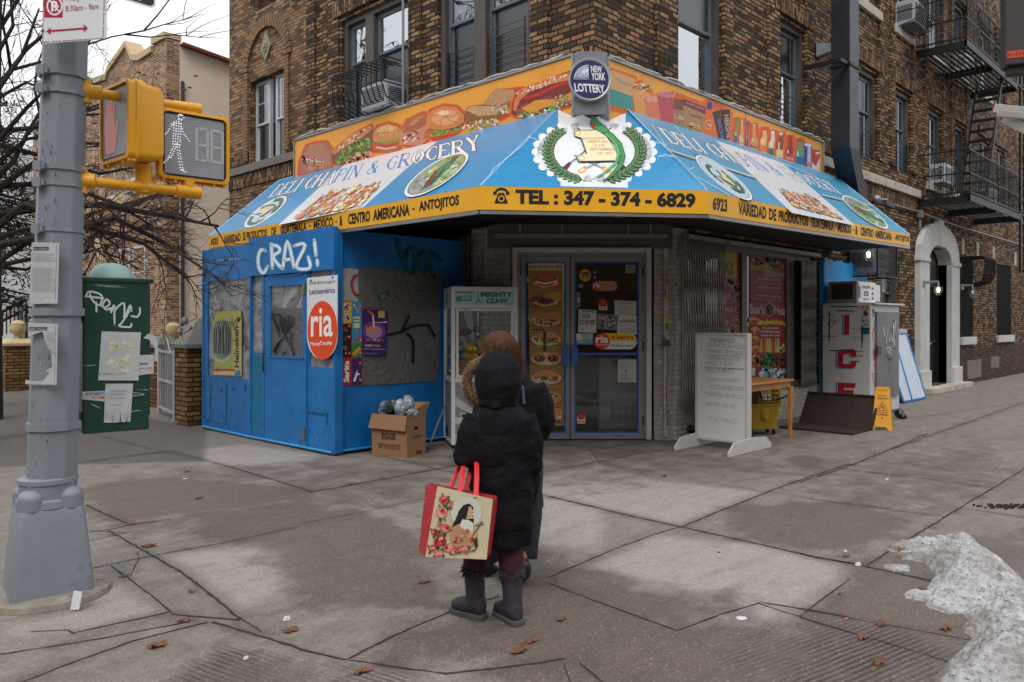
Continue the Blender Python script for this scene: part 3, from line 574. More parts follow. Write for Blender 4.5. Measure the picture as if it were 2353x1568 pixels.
# ---- windows
cur_w=mat('curtain_white','#9aa0ab',.9,var=.15,vs=8);back_d=mat('dark_backing','#1f2024',.9,var=.4,vs=3);cur_g=mat('curtain_grey','#4d5159',.9,var=.25,vs=4)  # the dark one is a backing sheet coloured like an unlit room
def sash(mb,a,b,c,d,n,w_=.045,t_=.035):
 mb.box(a,c,n,b,c+w_,n+t_);mb.box(a,d-w_,n,b,d,n+t_);mb.box(a,c+w_,n,a+w_,d-w_,n+t_);mb.box(b-w_,c+w_,n,b,d-w_,n+t_)
def window(Mx,a,b,c,d,fm,up=GL,lo=GL,cu=cur_w,cl=back_d,surround=True,mull=None,split=.5,grid=False,par=None,dep=.24):
 par=par or bld;f=MB(Mx);j=.09 if surround else .0
 if surround:
  f.box(a+.001,c+.001,-dep+.01,a+j,d-.001,-.06);f.box(b-j,c+.001,-dep+.01,b-.001,d-.001,-.06);f.box(a+j,d-j,-dep+.01,b-j,d-.001,-.06)
  if mull:f.box(mull-.11,c+.001,-dep+.01,mull+.11,d-j,-.05)
 wo=f.build('window',jambm,par)if surround else None
 segs=[(a+j,b-j)]if not mull else[(a+j,mull-.11),(mull+.11,b-j)]
 fr_=MB(Mx);mid=c+(d-c)*split
 for i,(p,q)in enumerate(segs):
  p+=.003;q-=.003;sash(fr_,p,q,c+.003,d-j-.002,-.2,.035,.07);sash(fr_,p+.035,q-.035,mid-.02,d-j-.037,-.16,.04,.03);sash(fr_,p+.035,q-.035,c+.037,mid+.02,-.195,.04,.03)
  if grid:
   for s_ in(.33,.66):fr_.box(p+.07+(q-p-.14)*s_-.008,mid+.02,-.165,p+.07+(q-p-.14)*s_+.008,d-j-.08,-.15)
   fr_.box(p+.07,mid+(d-mid)*.48,-.166,q-.07,mid+(d-mid)*.48+.016,-.149)
 so_=fr_.build('sash' if wo else 'window',fm,wo or par);wo=wo or so_
 for p,q in segs:
  for mt_,y0,y1,n_ in((up,mid,d-j-.05,-.15),(lo,c+.05,mid-.01,-.185)):
   MB(Mx).quad((p+.04,y0,n_),(q-.04,y0,n_),(q-.04,y1,n_),(p+.04,y1,n_)).build('pane',mt_,wo)
 k=MB(Mx);k.quad((a+.01,mid,-.27),(b-.01,mid,-.27),(b-.01,d-.02,-.27),(a+.01,d-.02,-.27)).build('curtain_or_backing',cu,wo)
 MB(Mx).quad((a+.01,c+.01,-.275),(b-.01,c+.01,-.275),(b-.01,mid,-.275),(a+.01,mid,-.275)).build('curtain_or_backing',cl,wo)
 return wo
wleft=[window(FL(),*lw_[0],ZB,ZT,bluef,GLB,GLS,cur_w,back_d,mull=-10.5,split=.58),window(FL(),*lw_[1],ZB,ZT,bluef,GL,GLS,cur_w,back_d,mull=-7.92,split=.58)]
for a,b in lw_:window(FL(),a,b,7.92,9.7,bluef,mull=(a+b)/2)
window(FL(7.9),-15.3,-13.88,4.86,6.56,whitef,GL,GLS,cur_w,cur_g,surround=False,mull=-14.59,grid=True,split=.48,dep=.2)
styles=[(GLS,GLB,cur_g,cur_w),(GLS,GLB,back_d,cur_w),(GLS,GLS,cur_g,back_d),(GLS,GLS,back_d,back_d),(GL,GLS,cur_g,cur_w),(GLS,GLS,cur_g,cur_g),(GL,GL,cur_g,back_d),(GL,GL,cur_w,back_d),(GL,GL,cur_g,back_d)]
for i,(a,b)in enumerate(rw):
 u_,l_,c1,c2=styles[i]
 window(FR(),a,b,ZB if i<9 else ZB,ZT,bluef,u_,l_,c1,c2,mull=(a+b)/2 if i in(6,7)else None,split=.55)
 if i>1:window(FR(),a,b,7.92,9.7,bluef if i%2 else whitef,u_,l_,c1,c2,split=.5)
 # rusty window guards
rust=mat('rusty_iron','#5b3c2b',.85,var=.4,vs=20,dirt='#2a1d17',dt=.5)
blackiron=mat('black_iron','#141415',.5,var=.3,vs=10,spec=.4,dirt='#33261e',dt=.66)
def guard(Mx,a,b,c,d,m_,n=.02,k=6,vert=False):
 g_=MB(Mx)
 for i in range(k):
  y=c+(d-c)*i/(k-1);g_.tube([(a,y,n),(b,y,n)],.007,5)
 for x in(a+.02,b-.02):g_.box(x-.012,c-.04,n-.01,x+.012,d+.04,n+.012)
 return g_.build('window_guard',m_,bld)
guard(FR(),12.42,13.28,4.95,5.4,rust,-.05);guard(FR(),15.72,16.62,4.95,5.42,rust,-.05);guard(FL(),-7.8,-7.04,4.95,5.55,rust,-.04,7);guard(FL(),-8.65,-8.05,4.92,5.45,blackiron,-.1,6);guard(FR(),17.8,18.62,4.95,5.5,blackiron,-.05)
# ---- arched white doorway
whp=mat('white_masonry_paint','#b9bab8',.7,var=.12,vs=3,bump=.25,bs=25,dirt='#7a766f',dt=.63)
dr=MB(FR());co=19.62;cw=21.32;mid=(co+cw)/2
outer=[(18.98,.0),(18.98,3.05)];inner=[(co,.0),(co,3.0)]
for i in range(0,13):
 a=math.pi*(1-i/12);outer.append((mid+(mid-18.98)*math.cos(a),3.05+.88*math.sin(a)**.8))if 0<i<12 else None;inner.append((mid+(mid-co)*math.cos(a),3.0+.42*math.sin(a)))if 0<i<12 else None
outer+=[(21.96,3.05),(21.96,0)];inner+=[(cw,3.0),(cw,0)]
for i in range(len(outer)-1):
 o0,o1,i0,i1=outer[i],outer[i+1],inner[i],inner[i+1]
 dr.prism([o0,o1,i1,i0],-.2,.12)
dr.box(18.9,.0,.0,co-.02,.5,.17);dr.box(cw+.02,0,0,22.04,.5,.17);dr.box(mid-.13,3.38,0,mid+.13,4.0,.15);dr.box(18.93,2.98,0,co-.01,3.07,.15);dr.box(cw+.01,2.98,0,22.0,3.07,.15)
dr.build('door_surround',whp,bld,bevel=.008)
MB(FR()).box(18.95,.002,.13,22.0,.13,.42).build('door_step',stone,bld,bevel=.01)
dd=MB(FR());dd.box(co,.12,-.3,mid-.01,3.42,-.22);dd.box(mid+.01,.12,-.3,cw,3.42,-.22);dd.box(co,2.45,-.22,cw,2.56,-.16)
for x in(co,mid-.03,cw-.06):dd.box(x,.12,-.22,x+.06,2.45,-.17)
dd.box(co,1.1,-.22,cw,1.17,-.17)
for i in range(14):
 x=co+.1+i*(cw-co-.2)/13;dd.tube([(x,1.15,-.19),(x,2.46,-.19)],.011,5)
for i in range(8):
 for(xx)in(co+.42,cw-.42):
  y=1.25+i*.15;dd.tube([(xx+.06*math.cos(t_),y+.06*math.sin(t_),-.17)for t_ in[j*.9 for j in range(8)]],.008,4)
dor=dd.build('entrance_door',blackiron,bld);MB(FR()).ball((mid+.12,1.08,-.16),.03,8,6).build('door_knob',mat('brass','#b08d4a',.3,.9),dor)
tr=MB(FR()).prism([(co+.12,2.62)]+[(mid+(mid-co-.12)*math.cos(math.pi*(1-i/10)),3.0+.3*math.sin(math.pi*i/10))for i in range(11)]+[(cw-.12,2.62)],-.215,-.205).build('transom',mat('transom_glass','#4a4a48',.25,var=.2),dor)
a_=Art(fmap(FR()),(0,-1,0),off=.0);a_.mp=lambda x,y:FR()@Vector((x,y,-.2));a_.tb('6923',20.2,2.8,20.8,3.02,'#8a8378');a_.done('house_number',dor)
# ---- barred ground-floor windows
for a,b,c,d_ in gops[3:]:
 wo=window(FR(),a,b,c,d_,jambm,GLS,GLS,back_d,back_d,surround=False);g_=MB(FR())
 n=int((b-a)/.09)
 for i in range(n+1):x=a+(b-a)*i/n;g_.tube([(x,c+.02,-.03),(x,d_-.02,-.03)],.011,5)
 for y in(c+.1,c+(d_-c)*.35,c+(d_-c)*.7,d_-.06):g_.box(a,y-.012,-.045,b,y+.012,-.035)
 g_.build('window_bars',blackiron,bld)
 MB(FR()).box(a-.06,c-.2,.001,b+.08,c,.08).build('stone_sill',whp,bld,bevel=.008)
window(FR(),16.95,18.0,1.45,3.0,jambm,GLS,GLS,back_d,back_d)
MB(FR()).box(16.85,1.26,.001,18.2,1.45,.09).build('stone_sill',whp,bld,bevel=.008)
sb=MB(FR())
for x in(22.55,23.9,25.55,28.1):sb.box(x,3.35,.002,x+.16,3.75,.03)
each(sb,'stone_block',stone,bld)
MB(FR()).box(25.3,.3,.02,26.2,.62,.032).build('plaster_patch',stoneD,bld);MB(FR()).box(23.0,.12,.02,24.3,.6,.032).build('plaster_patch',stoneD,bld)
# ---- chamfered shop entrance
shop=MB(CF);shop.wall(0,2.546,2.6,4.4,[],.2);shop.build('wall',mat('grey_panelling','#56524e',.7,var=.2,vs=2,dirt='#403b37',dt=.55),bld)
pm=MB(CF)
for x in(.43,1.0,1.9,2.2):pm.box(x,2.78,.001,x+.03,2.96,.012)
pm.box(.1,2.74,.001,2.44,2.8,.03);pm.build('panel_moulding',mat('grey_trim','#7a7672',.6,var=.15),bld)
pb=MB(CF);pb.wall(0,.33,0,2.6,[],.2);pb.wall(2.26,2.546,0,2.6,[],.2);each(pb,'brick_pillar',MBWD,bld)
pb=MB(FR());pb.box(9.2,0,-.25,9.5,2.88,.035);pb.box(9.5,0.002,-.24,13.62,.5,.03);pb.box(13.63,0,-.2,14.0,.5,.02);pb.M=FL();pb.box(-8.0,0,-.25,-7.72,2.88,.035)
each(pb,'painted_wall_base',MBW,bld)
# roof slab over the shop, and the black ceiling under the awning
# =====================================================================
# THE AWNING
# =====================================================================
Z3=zconv(800,0,1.7425);Z4=zconv(1800,0,1.7425);Z5=zconv(2600,0,1.7422);Z1d=zconv(800,850,1.568);Z2d=zconv(1700,900,1.742);Z6=zconv(2600,900,1.5686);Z7=zconv(3200,900,1.742);ZR=zconv(2600,500,2.241)
aw=thing('awning','blue and white printed awning with a yellow valance wrapping the shop corner','awning',(6.2,5.0,2.7))
FLb,FLt,L0b,L0t=[onx(x,y,5.33)for x,y in((1102,482),(1102,428),(480,571),(480,543))]
FRb,FRt,R0b,R0t=[ony(x,y,4.21)for x,y in((1625,492),(1623,438),(2090,566),(2090,540))]
for a,b in((FLb,FLt),(L0b,L0t),(FRb,FRt),(R0b,R0t)):b.x,b.y=a.x,a.y
FRb.z=FRb.z;TL=onx(1281,250,7.34);TR=ony(1437,247,5.84)
nL=(L0t-FLt).cross(TL-FLt).normalized();nL=nL if nL.x<0 else-nL
nR=(R0t-FRt).cross(TR-FRt).normalized();nR=nR if nR.y<0 else-nR
TM=(TL+TR)/2;nF=(FRt-FLt).cross(TM-FLt).normalized();nF=nF if nF.x<0 else-nF
T1=hit(642,414,FLt,nL);T2=hit(1924,409,FRt,nR)
def wpt(v): # world -> photo coordinates, to reuse the real corners in the drawing
 d=v.x*.7152+v.y*.6987;l=v.x*.6989-v.y*.7154;return(1176.5+1815*l/d,741-1815*(v.z-CAMH)/d)
vinyl=printed('awning_vinyl',.24,.07,.8,bump=.25)
def slope(name,cs,n,draw):
 mb=MB();cs2=[c-n*.012 for c in cs];mb.rings([cs2,cs],True);panel=mb.build(name,mat('awning_blue','#3f8cc4',.42,var=.06,vs=3),aw)
 return panel
 # each slope is a taut sheet with slight sag, coloured by its own printed art
pL=slope('canopy',[hit(*wpt(v),FLt,nL)for v in(FLt,L0t,T1,TL)],nL,None);pR=slope('canopy',[hit(*wpt(v),FRt,nR)for v in(FRt,R0t,T2,TR)],nR,None);pF=slope('canopy',[hit(*wpt(v),FLt,nF)for v in(FLt,FRt,TR,TL)],nF,None)
BLU,WHT,YEL,BLK='#2f8cc2','#d3d8dd','#eeb00c','#16130f'
def emblem(A,cx,cy,s,full=True,tx=None):
 """wreath, scroll, long-tailed green bird, crossed rifles and swords"""
 T=tx or(lambda x,y:(cx+x*s,cy+y*s))
 def pl(pts,c):A.poly([T(*p)for p in pts],c)
 def ln(pts,w_,c):A.line([T(*p)for p in pts],w_*s if not isinstance(w_,list)else[q*s for q in w_],c)
 def el(x,y,rx,ry,c,rot=0,n=10):a=R(rot);pl([(x+rx*math.cos(t)*math.cos(a)-ry*math.sin(t)*math.sin(a),y+rx*math.cos(t)*math.sin(a)+ry*math.sin(t)*math.cos(a))for t in[2*math.pi*i/n for i in range(n)]],c)
 # rifles
 for sx in(-1,1):
  ln([(sx*-60,-105),(sx*68,40)],5,'#3b3f4a');ln([(sx*68,40),(sx*92,62)],11,'#8f98a8');ln([(sx*86,56),(sx*112,92),(sx*128,110)],[13,24,34],'#2e1513');ln([(sx*88,60),(sx*112,92),(sx*125,106)],[9,18,27],'#6e2b28')
  ln([(sx*-72,22),(sx*34,84)],7,'#2a2d34');ln([(sx*-72,22),(sx*34,84)],4,'#9aa3b4');ln([(sx*30,72),(sx*60,98)],9,'#e0962e');el(sx*44,92,18,12,'#e8a53a',30*sx);el(sx*44,90,11,6,'#cfd3d8',30*sx)
  # wreath
 for sx in(-1,1):
  st=[(sx*(8+155*math.sin(a)),5+-155*math.cos(a)*.86)for a in[R(q)for q in range(172,46,-7)]]
  ln(st,3.4,'#2c4a2c')
  for i,(x,y)in enumerate(st[1:]):
   x0,y0=st[i];dx,dy=x-x0,y-y0;an=math.degrees(math.atan2(dy,dx))
   for k,off in((-1,42),(1,-42),(0,4)):
    a=R(an+off);lx,ly=x+math.cos(a)*15,y+math.sin(a)*15;el(lx,ly,18,7,'#1e3322',an+off);el(lx,ly,15.5,5,'#4c7f52' if k else '#3a6a44',an+off,8)
    if full:ln([(lx-math.cos(a)*11,ly-math.sin(a)*11),(lx+math.cos(a)*12,ly+math.sin(a)*12)],1.2,'#7fae7c')
   if i%2:el(x+random.uniform(-8,8),y+random.uniform(-8,8),3.6,3.6,'#a3352c',0,6)
   # scroll
 pl([(-75,-88),(38,-92),(40,-66),(70,-6),(86,30),(84,54),(-56,58),(-66,40),(-60,28),(-30,20),(-50,-50),(-72,-60)],'#57493a')
 pl([(-72,-85),(36,-88),(38,-66),(68,-6),(83,30),(80,51),(-54,54),(-62,40),(-57,30),(-26,20),(-46,-52),(-69,-62)],'#e6d9b4')
 pl([(-46,-52),(38,-56),(44,-48),(-44,-44)],'#c9b88c');el(-60,-73,12,11,'#cdbb8e');el(-60,-73,6,6,'#efe6c8');el(-46,42,13,12,'#cdbb8e');el(-46,42,7,6,'#efe6c8')
 for i,(q,x0,x1)in enumerate((('LIBERTAD',-28,46),('15 DE',-4,36),('SEPTIEMBRE',-18,72),('DE 1821',10,64))):
  y=-30+i*18;A.text(q,T(x0,y),T(x1,y),T(x0,y-11),'#b07a4a',.004)
  # the bird and its tail
 tail=[(28,-86),(58,-62),(88,-20),(100,30),(92,76),(62,118),(30,148)]
 ln(tail,[24,26,26,24,20,14,4],'#1f4a2c');ln(tail,[20,21,21,19,15,9,2],'#3d8a52')
 ln([(40,-76),(74,-30),(86,20),(74,66),(30,112),(-10,138)],[8,12,12,10,7,2],'#57a868');ln([(46,-74),(82,-24),(96,24),(88,70)],2,'#2b6a3c')
 pl([(-16,-132),(-4,-146),(8,-142),(16,-128),(40,-106),(56,-78),(30,-72),(0,-90),(-14,-112)],'#1f4a2c');pl([(-12,-130),(-3,-142),(6,-139),(14,-126),(36,-104),(50,-82),(30,-76),(2,-92),(-10,-112)],'#3f9159')
 pl([(-12,-118),(-2,-122),(6,-104),(4,-92),(-8,-104)],'#c04a40');pl([(-16,-134),(-24,-128),(-14,-126)],'#e3b23c')
def feathered(A,cx,cy,rx,ry,rot,colf,n=110):
 """an oval photograph of a green bird with a red belly against blurred foliage"""
 c_,s_=math.cos(R(rot)),math.sin(R(rot));T=lambda x,y:(cx+x*rx*c_-y*ry*s_,cy+x*rx*s_+y*ry*c_)
 ring=lambda k,m=36:[T(k*math.cos(2*math.pi*i/m),k*math.sin(2*math.pi*i/m))for i in range(m)]
 A.poly(ring(1.1),'#e4e8ea');A.poly(ring(1.0),'#20282a');A.poly(ring(.975),'#8aa07f')
 for i in range(n):
  a=random.uniform(0,6.28);r_=.86*math.sqrt(random.random());x,y=r_*math.cos(a),r_*math.sin(a);q=random.uniform(.05,.13)
  c='#8b8d92' if x<-.3 else random.choice(['#6d9a4c','#d5dccb','#5d8448','#a9bd8a','#86a95c'])
  if x<-.3:c=random.choice(['#8b8d92','#6f7176','#a5a6a8'])
  A.poly([T(x+q*math.cos(t),y+q*math.sin(t)*1.4)for t in(0,1,2,3,4,5)],c,up=(i%12==0))
 A.poly([T(*p)for p in[(.86,-.3),(.7,-.5),(.5,-.38),(.3,-.4),(-.05,-.2),(-.4,.1),(-.62,.5),(-.3,.62),(.05,.4),(.35,.2),(.6,0)]],'#14695f')
 A.poly([T(*p)for p in[(.3,-.38),(0,-.34),(-.3,0),(-.5,.35),(-.3,.4),(0,.0)]],'#7a2a27');A.poly([T(*p)for p in[(.5,-.34),(.2,-.3),(-.1,.05),(.2,.3),(.45,.05)]],'#2a8a60')
 for k in range(6):A.line([T(.4-.05*k,-.2+.07*k),T(-.05-.06*k,.2+.06*k)],.03*ry*2,'#0e4a3c')
 A.poly([T(*p)for p in[(.9,-.34),(.72,-.56),(.56,-.4),(.66,-.2)]],'#2e5a35')
def tlcolor(w0,w1):return lambda t:S('#e9edf0')if(t<w0 or t>w1)else S('#4a8ccc')
# --- left slope
A=Art(planemap(FLt,nL),nL,off=.001,step=.00005)
e_=lambda x,y:(x,y)
A.poly([wpt(v)for v in(FLt,L0t,T1,TL)],BLU)
A.poly([(640,517.5),(796,374.5),(1013,317),(834,477)],WHT)
for p,q in(((930,402),(1180,345)),((600,432),(800,388))):A.line([p,q],.7,'#6aa0d4')
bl_,br_,tl_=(614,455),(1106,342),(641,425)
A.serif('DELI CHAPIN & GROCERY',bl_,br_,tl_,lambda t:S('#1d2a3a')if(t<.37 or t>.69)else S('#dfe6ea'),grow=.085)
A.serif('DELI CHAPIN & GROCERY',bl_,br_,tl_,tlcolor(.37,.69))
# small emblem oval on the left
A.ell(610,487,61,17,'#26323a',-35,30);A.ell(610,487,59,16,'#dfe7ec',-35,30);A.ell(610,487,54,13.5,'#b9d3e4',-35,28)
c0_,s0_=math.cos(R(-36)),math.sin(R(-36));emblem(A,0,0,.12,False,tx=lambda x,y:(610+(x*.27)*c0_-(y*.085)*s0_,487+(x*.27)*s0_+(y*.085)*c0_))
def groceries(A,quad,n=700,jag=.06):
 P0,P1,P2,P3=quad;T=lambda u,v:tuple((P0[k]*(1-u)+P1[k]*u)*(1-v)+(P3[k]*(1-u)+P2[k]*u)*v for k in(0,1))
 for i in range(n):
  u,v=random.random(),random.random()*(.86+.14*random.random())
  if v>.8 and random.random()<.55:continue
  q,p=random.uniform(.008,.022),random.uniform(.03,.075)
  c=random.choice(['#c8402e','#d98433','#e2c048','#4f8a44','#f0ede4','#3f66a8','#b8352f','#e3e0d5','#d76b2b','#8b3f2a','#e9d9a0'])
  a=random.uniform(-.5,.5);A.poly([T(u-q+a*p*.3,v-p),T(u+q+a*p*.3,v-p),T(u+q-a*p*.3,v+p),T(u-q-a*p*.3,v+p)],c,up=(i%40==0))
groceries(A,[(668,508),(829,474),(884,417),(760,438)])
feathered(A,1004,404,78,24,-33,None)
A.done('printed_art',pL,vinyl)
# --- front slope
A=Art(planemap(FLt,nF,Z4),nF,off=.001,step=.00005)
A.mp0=A.mp;A.mp=planemap(FLt,nF);A.poly([wpt(v)for v in(FLt,FRt,TR,TL)],'#2b86b8');A.mp=A.mp0
A.poly([(752,758),(1224,748),(1218,1000),(1240,1310),(770,1300),(756,1000)],WHT)
A.ell(1006,1060,400,212,'#dde1e4',0,40)
for i in range(26):
 t_=2*math.pi*i/26
 if abs(math.cos(t_))>.3 or math.sin(t_)>0:A.ell(1006+395*math.cos(t_),1060+204*math.sin(t_),44,30,'#dde1e4',math.degrees(t_),14,up=False)
emblem(A,1010,1065,1.75,tx=lambda x,y:(1005+x*1.95,1052+y*1.52))
for pts in([(270,1240),(300,1190),(500,1030),(560,960)],[(1450,1100),(1500,1090),(1570,1104)],[(1520,1050),(1480,1010),(1430,1000)],[(1700,1180),(1660,1190)],[(540,965),(600,985)]):A.line(pts,3,'#cfe0ea')
A.done('printed_art',pF,vinyl)
# --- right slope
A=Art(planemap(FRt,nR),nR,off=.001,step=.00005)
A.poly([wpt(v)for v in(FRt,R0t,T2,TR)],'#4599c0')
A.poly([ZR(580,137),ZR(1190,345),ZR(1835,903),ZR(1270,790)],WHT)
bl_,br_,tl_=ZR(210,190),ZR(1740,632),ZR(75,40)
A.serif('DELI CHAPIN & GROCERY',ZR(178,158),ZR(1735,628),ZR(60,20),lambda t:S('#20303c')if(t<.33 or t>.6)else S('#dfe6ea'),grow=.07)
A.serif('DELI CHAPIN & GROCERY',ZR(178,158),ZR(1735,628),ZR(60,20),tlcolor(.33,.6))
c_,s_=math.cos(R(37)),math.sin(R(37))
for k,c in((1.06,'#202a30'),(1.03,'#e0e4e6'),(.93,'#31302e'),(.91,'#b3d0e2')):A.ell(*ZR(660,474),79*k,19*k,c,37.7,32)
emblem(A,0,0,.2,False,tx=lambda x,y:(lambda q:q)((ZR(668,485)[0]+x*.24+y*.05,ZR(668,485)[1]+x*.15+y*.12)))
groceries(A,[ZR(1290,740),ZR(1725,850),ZR(1430,630),ZR(1130,565)],900)
feathered(A,*ZR(1920,790),58,13,35,None)
for pts in([(160,235),(400,315)],[(680,400),(945,485)],[(1530,635),(1720,680)],[(1890,710),(2000,735)]):A.line([ZR(*p)for p in pts],4.5,'#a9b3b4')
for pts in([(0,0),(160,235),(480,560)],[(200,0),(420,250),(470,310),(520,345)],[(0,170),(100,185)],[(60,300),(140,292),(225,300)],[(420,480),(560,560),(700,640)],[(640,380),(980,500)],[(1180,350),(1500,480)]):A.line([ZR(*p)for p in pts],1.0,'#c6dbe6')
for i in range(40):x,y=random.uniform(300,2200),random.uniform(100,900);A.ell(*ZR(x,y),1.4,.8,'#1b2226',30,6,up=(i==0))if 120+x*.28<y<250+x*.33 else None
A.done('printed_art',pR,vinyl)
# --- valance
val=MB();th=.012
for a,b,c,d,n in((L0b,FLb,FLt,L0t,Vector((1,0,0))),(FLb,FRb,FRt,FLt,Vector((.6,.8,0))),(FRb,R0b,R0t,FRt,Vector((0,1,0)))):val.rings([[a,b,c,d],[p+n*th for p in(a,b,c,d)]],True)
vo=val.build('valance',mat('valance_yellow','#e3a60e',.45,var=.07,vs=4,dirt='#a87a18',dt=.64),aw)
nV=(Vector((-1,0,0)),((FRb-FLb).cross(Vector((0,0,1)))).normalized(),Vector((0,-1,0)));nV=[nV[0],nV[1]if nV[1].x<0 else-nV[1],nV[2]]
def band(A,a0,a1,t0,t1,items,lo=.2,hi=.8,bold=.04):
 yb=lambda x:a0[1]+(a1[1]-a0[1])*(x-a0[0])/(a1[0]-a0[0]);yt=lambda x:t0[1]+(t1[1]-t0[1])*(x-t0[0])/(t1[0]-t0[0])
 Y=lambda x,f:yb(x)*(1-f)+yt(x)*f
 for s_,x0,x1 in items:
  l,h=(.44,.52)if s_=='-' else(lo,hi);A.text(s_,(x0,Y(x0,l)),(x1,Y(x1,l)),(x0,Y(x0,h)),BLK,bold)
A=Art(planemap(FLb,nV[0]),nV[0],off=.0015)
band(A,(480,571),(1102,482),(480,543),(1102,428),[('6923',484.6,501),('VARIEDAD',514,553),('DE',558,564),('PRODUCTOS',566.6,613.5),('DE',623.7,634.7),('GUATEMALA',644.6,704.3),('-',710,714),('MEXICO',720.8,765.5),('-',770.5,774.5),('&',780.2,787),('CENTRO',800,850.6),('AMERICANA',857.4,941.2),('-',948,953),('ANTOJITOS',962.6,1055)])
A.done('lettering',vo)
A=Art(planemap(FLb,nV[1]),nV[1],off=.0015);A.mp=planemap(FLb,nV[1],Z4)
A.text('TEL : 347 - 374 - 6829',(455,1427),(1710,1452),(455,1318),BLK,.05)
A.line([(305,1350),(330,1325),(356,1317),(385,1325),(408,1350)],[10,18,20,18,10],BLK);A.rect(300,1338,325,1360,BLK);A.rect(388,1338,413,1360,BLK)
A.poly([(335,1348),(375,1348),(405,1420),(307,1420)],BLK);A.ell(356,1386,23,22,YEL);A.ell(356,1386,16,15,BLK);A.rect(345,1340,350,1352,BLK);A.rect(362,1340,367,1352,BLK)
A.done('lettering',vo)
A=Art(planemap(FRb,nV[2]),nV[2],off=.0015)
band(A,(1625,492),(2090,566),(1623,438),(2090,540),[('6923',1637.2,1670.5),('VARIEDAD',1696.2,1760.2),('DE',1766.6,1783.3),('PRODUCTOS',1788.4,1856.3),('GUATEMALA',1864,1915.3),('-',1918,1921),('MEXICO',1924.3,1955),('-',1959,1962),('&',1965,1970),('CENTRO',1976.8,2006.3),('AMERICANA',2009.4,2048.6),('-',2051,2053.5),('ANTOJITOS',2056,2088)])
A.done('lettering',vo)
tm=MB();dz=Vector((0,0,-.022))
for a,b in((L0b,FLb),(FLb,FRb),(FRb,R0b)):tm.bar(a+dz+Vector((.02,.02,0)),b+dz+Vector((.02,.02,0)),.035,.035)
tm.build('frame_rail',mat('aluminium','#8d9093',.35,.7,var=.15,dirt='#4a4541',dt=.6),aw)
wl=MB()
for a,b in((FLt,TL),(FRt,TR),(L0t,T1),(R0t,T2),(T1,TL),(TR,T2)):wl.tube([a,b],.009,6)
wl.build('welt',mat('welt','#8fb9d2',.5),aw)
cz=2.93
sf=MB();blk=mat('awning_underside','#0b0a0a',.9,var=.3)
pts=[FLb,L0b,Vector((7.42,L0b.y+1.3,0)),Vector((7.42,7.72,0)),Vector((9.22,5.92,0)),Vector((R0b.x+1.2,5.92,0)),R0b,FRb]
P3=[Vector((p.x+(.03 if i in(0,1)else 0),p.y+(.03 if i in(6,7)else 0),2.80 if i in(0,1,6,7)else cz))for i,p in enumerate(pts)]
k=len(P3);cen=Vector((7.2,5.9,cz));sf.add(P3+[cen],[(i,(i+1)%k,k)for i in range(k)])
sf.build('underside',blk,aw)
en=MB();en.add([L0t,T1,Vector((7.38,L0b.y+1.3,2.9)),Vector(L0b)],[(0,1,2,3)]);en.add([R0t,T2,Vector((R0b.x+1.2,5.88,2.9)),Vector(R0b)],[(0,1,2,3)]);en.build('end_panel',mat('awning_blue','#3f8cc4'),aw)
for zz in(0,):
 rb=MB()
 for i in range(7):
  y=6.2+i*.9;rb.tube([(5.4,y,2.78),(7.38,y+.2,2.9)],.012,5)
 rb.build('frame_rib',mat('rib_steel','#1d1c1c',.6,.5),aw)
 # =====================================================================
 # FOOD SIGNBOARDS above the awning, lottery sign
 # =====================================================================
metal=mat('galvanised','#8a8c8e',.4,.6,var=.15)
o1,o2=onx(680,325,7.28),onx(1318,130,7.28)
sL=thing('signboard','orange signboard picturing sandwiches and burgers, above the left side of the awning','signboard',(7.35,9.2,4.1))
M_=FL(7.28);mb=MB(M_);mb.box(-12.46,4.02,-.1,-6.1,4.79,0);pn=mb.build('panel',mat('sign_orange','#e39a2c',.45,var=.07,vs=1.5,dirt='#cf7f22',dt=.6),sL)
fr=MB(M_);fr.box(-12.49,4.0,-.1,-12.46,4.82,.02);fr.box(-12.49,4.79,-.1,-6.1,4.82,.02);fr.box(-6.1,4.02,-.1,-6.07,4.82,.02);fr.build('frame',metal,sL)
A=Art(planemap(o1,(-1,0,0),Z3),(-1,0,0),off=.001,step=.00006)
def halo(pts,c1='#c8421c',c2='#dd6f22',g=10,g2=19):
 cx=sum(p[0]for p in pts)/len(pts);cy=sum(p[1]for p in pts)/len(pts)
 def ex(k):return[(x+(x-cx)/max(1,math.hypot(x-cx,y-cy))*k,y+(y-cy)/max(1,math.hypot(x-cx,y-cy))*k)for x,y in pts]
 return(ex(g2),c2),(ex(g),c1)
def specks(A,cx,cy,rx,ry,cols,n,s0=3,s1=8,rot=0):
 c_,s_=math.cos(R(rot)),math.sin(R(rot));A.k+=1
 for i in range(n):
  a=random.uniform(0,6.28);r_=math.sqrt(random.random());x,y=rx*r_*math.cos(a),ry*r_*math.sin(a);q=random.uniform(s0,s1)
  A.ell(cx+x*c_-y*s_,cy+x*s_+y*c_,q,q*random.uniform(.4,.9),S(random.choice(cols)),random.uniform(0,180),6,up=(i%25==0))
items=[[(690,1215),(700,1120),(745,1020),(800,1000),(880,990),(915,1040),(930,1130),(900,1215)],[(925,1140),(915,1060),(1060,950),(1190,870),(1215,920),(1205,1010),(1190,1080),(1000,1150)],[(1200,1060),(1205,940),(1240,880),(1320,862),(1390,880),(1415,930),(1400,1010),(1380,1050)],
[(1385,1010),(1410,900),(1450,840),(1540,795),(1600,790),(1640,850),(1600,960),(1540,1020)],[(1570,930),(1575,850),(1610,770),(1700,738),(1790,745),(1845,800),(1850,880),(1780,930),(1650,990)],[(1850,880),(1845,800),(1900,740),(2000,735),(2060,640),(2250,610),(2240,760),(2100,830)],]
for it in items:
 for pts,c in halo(it):A.poly(pts,c)
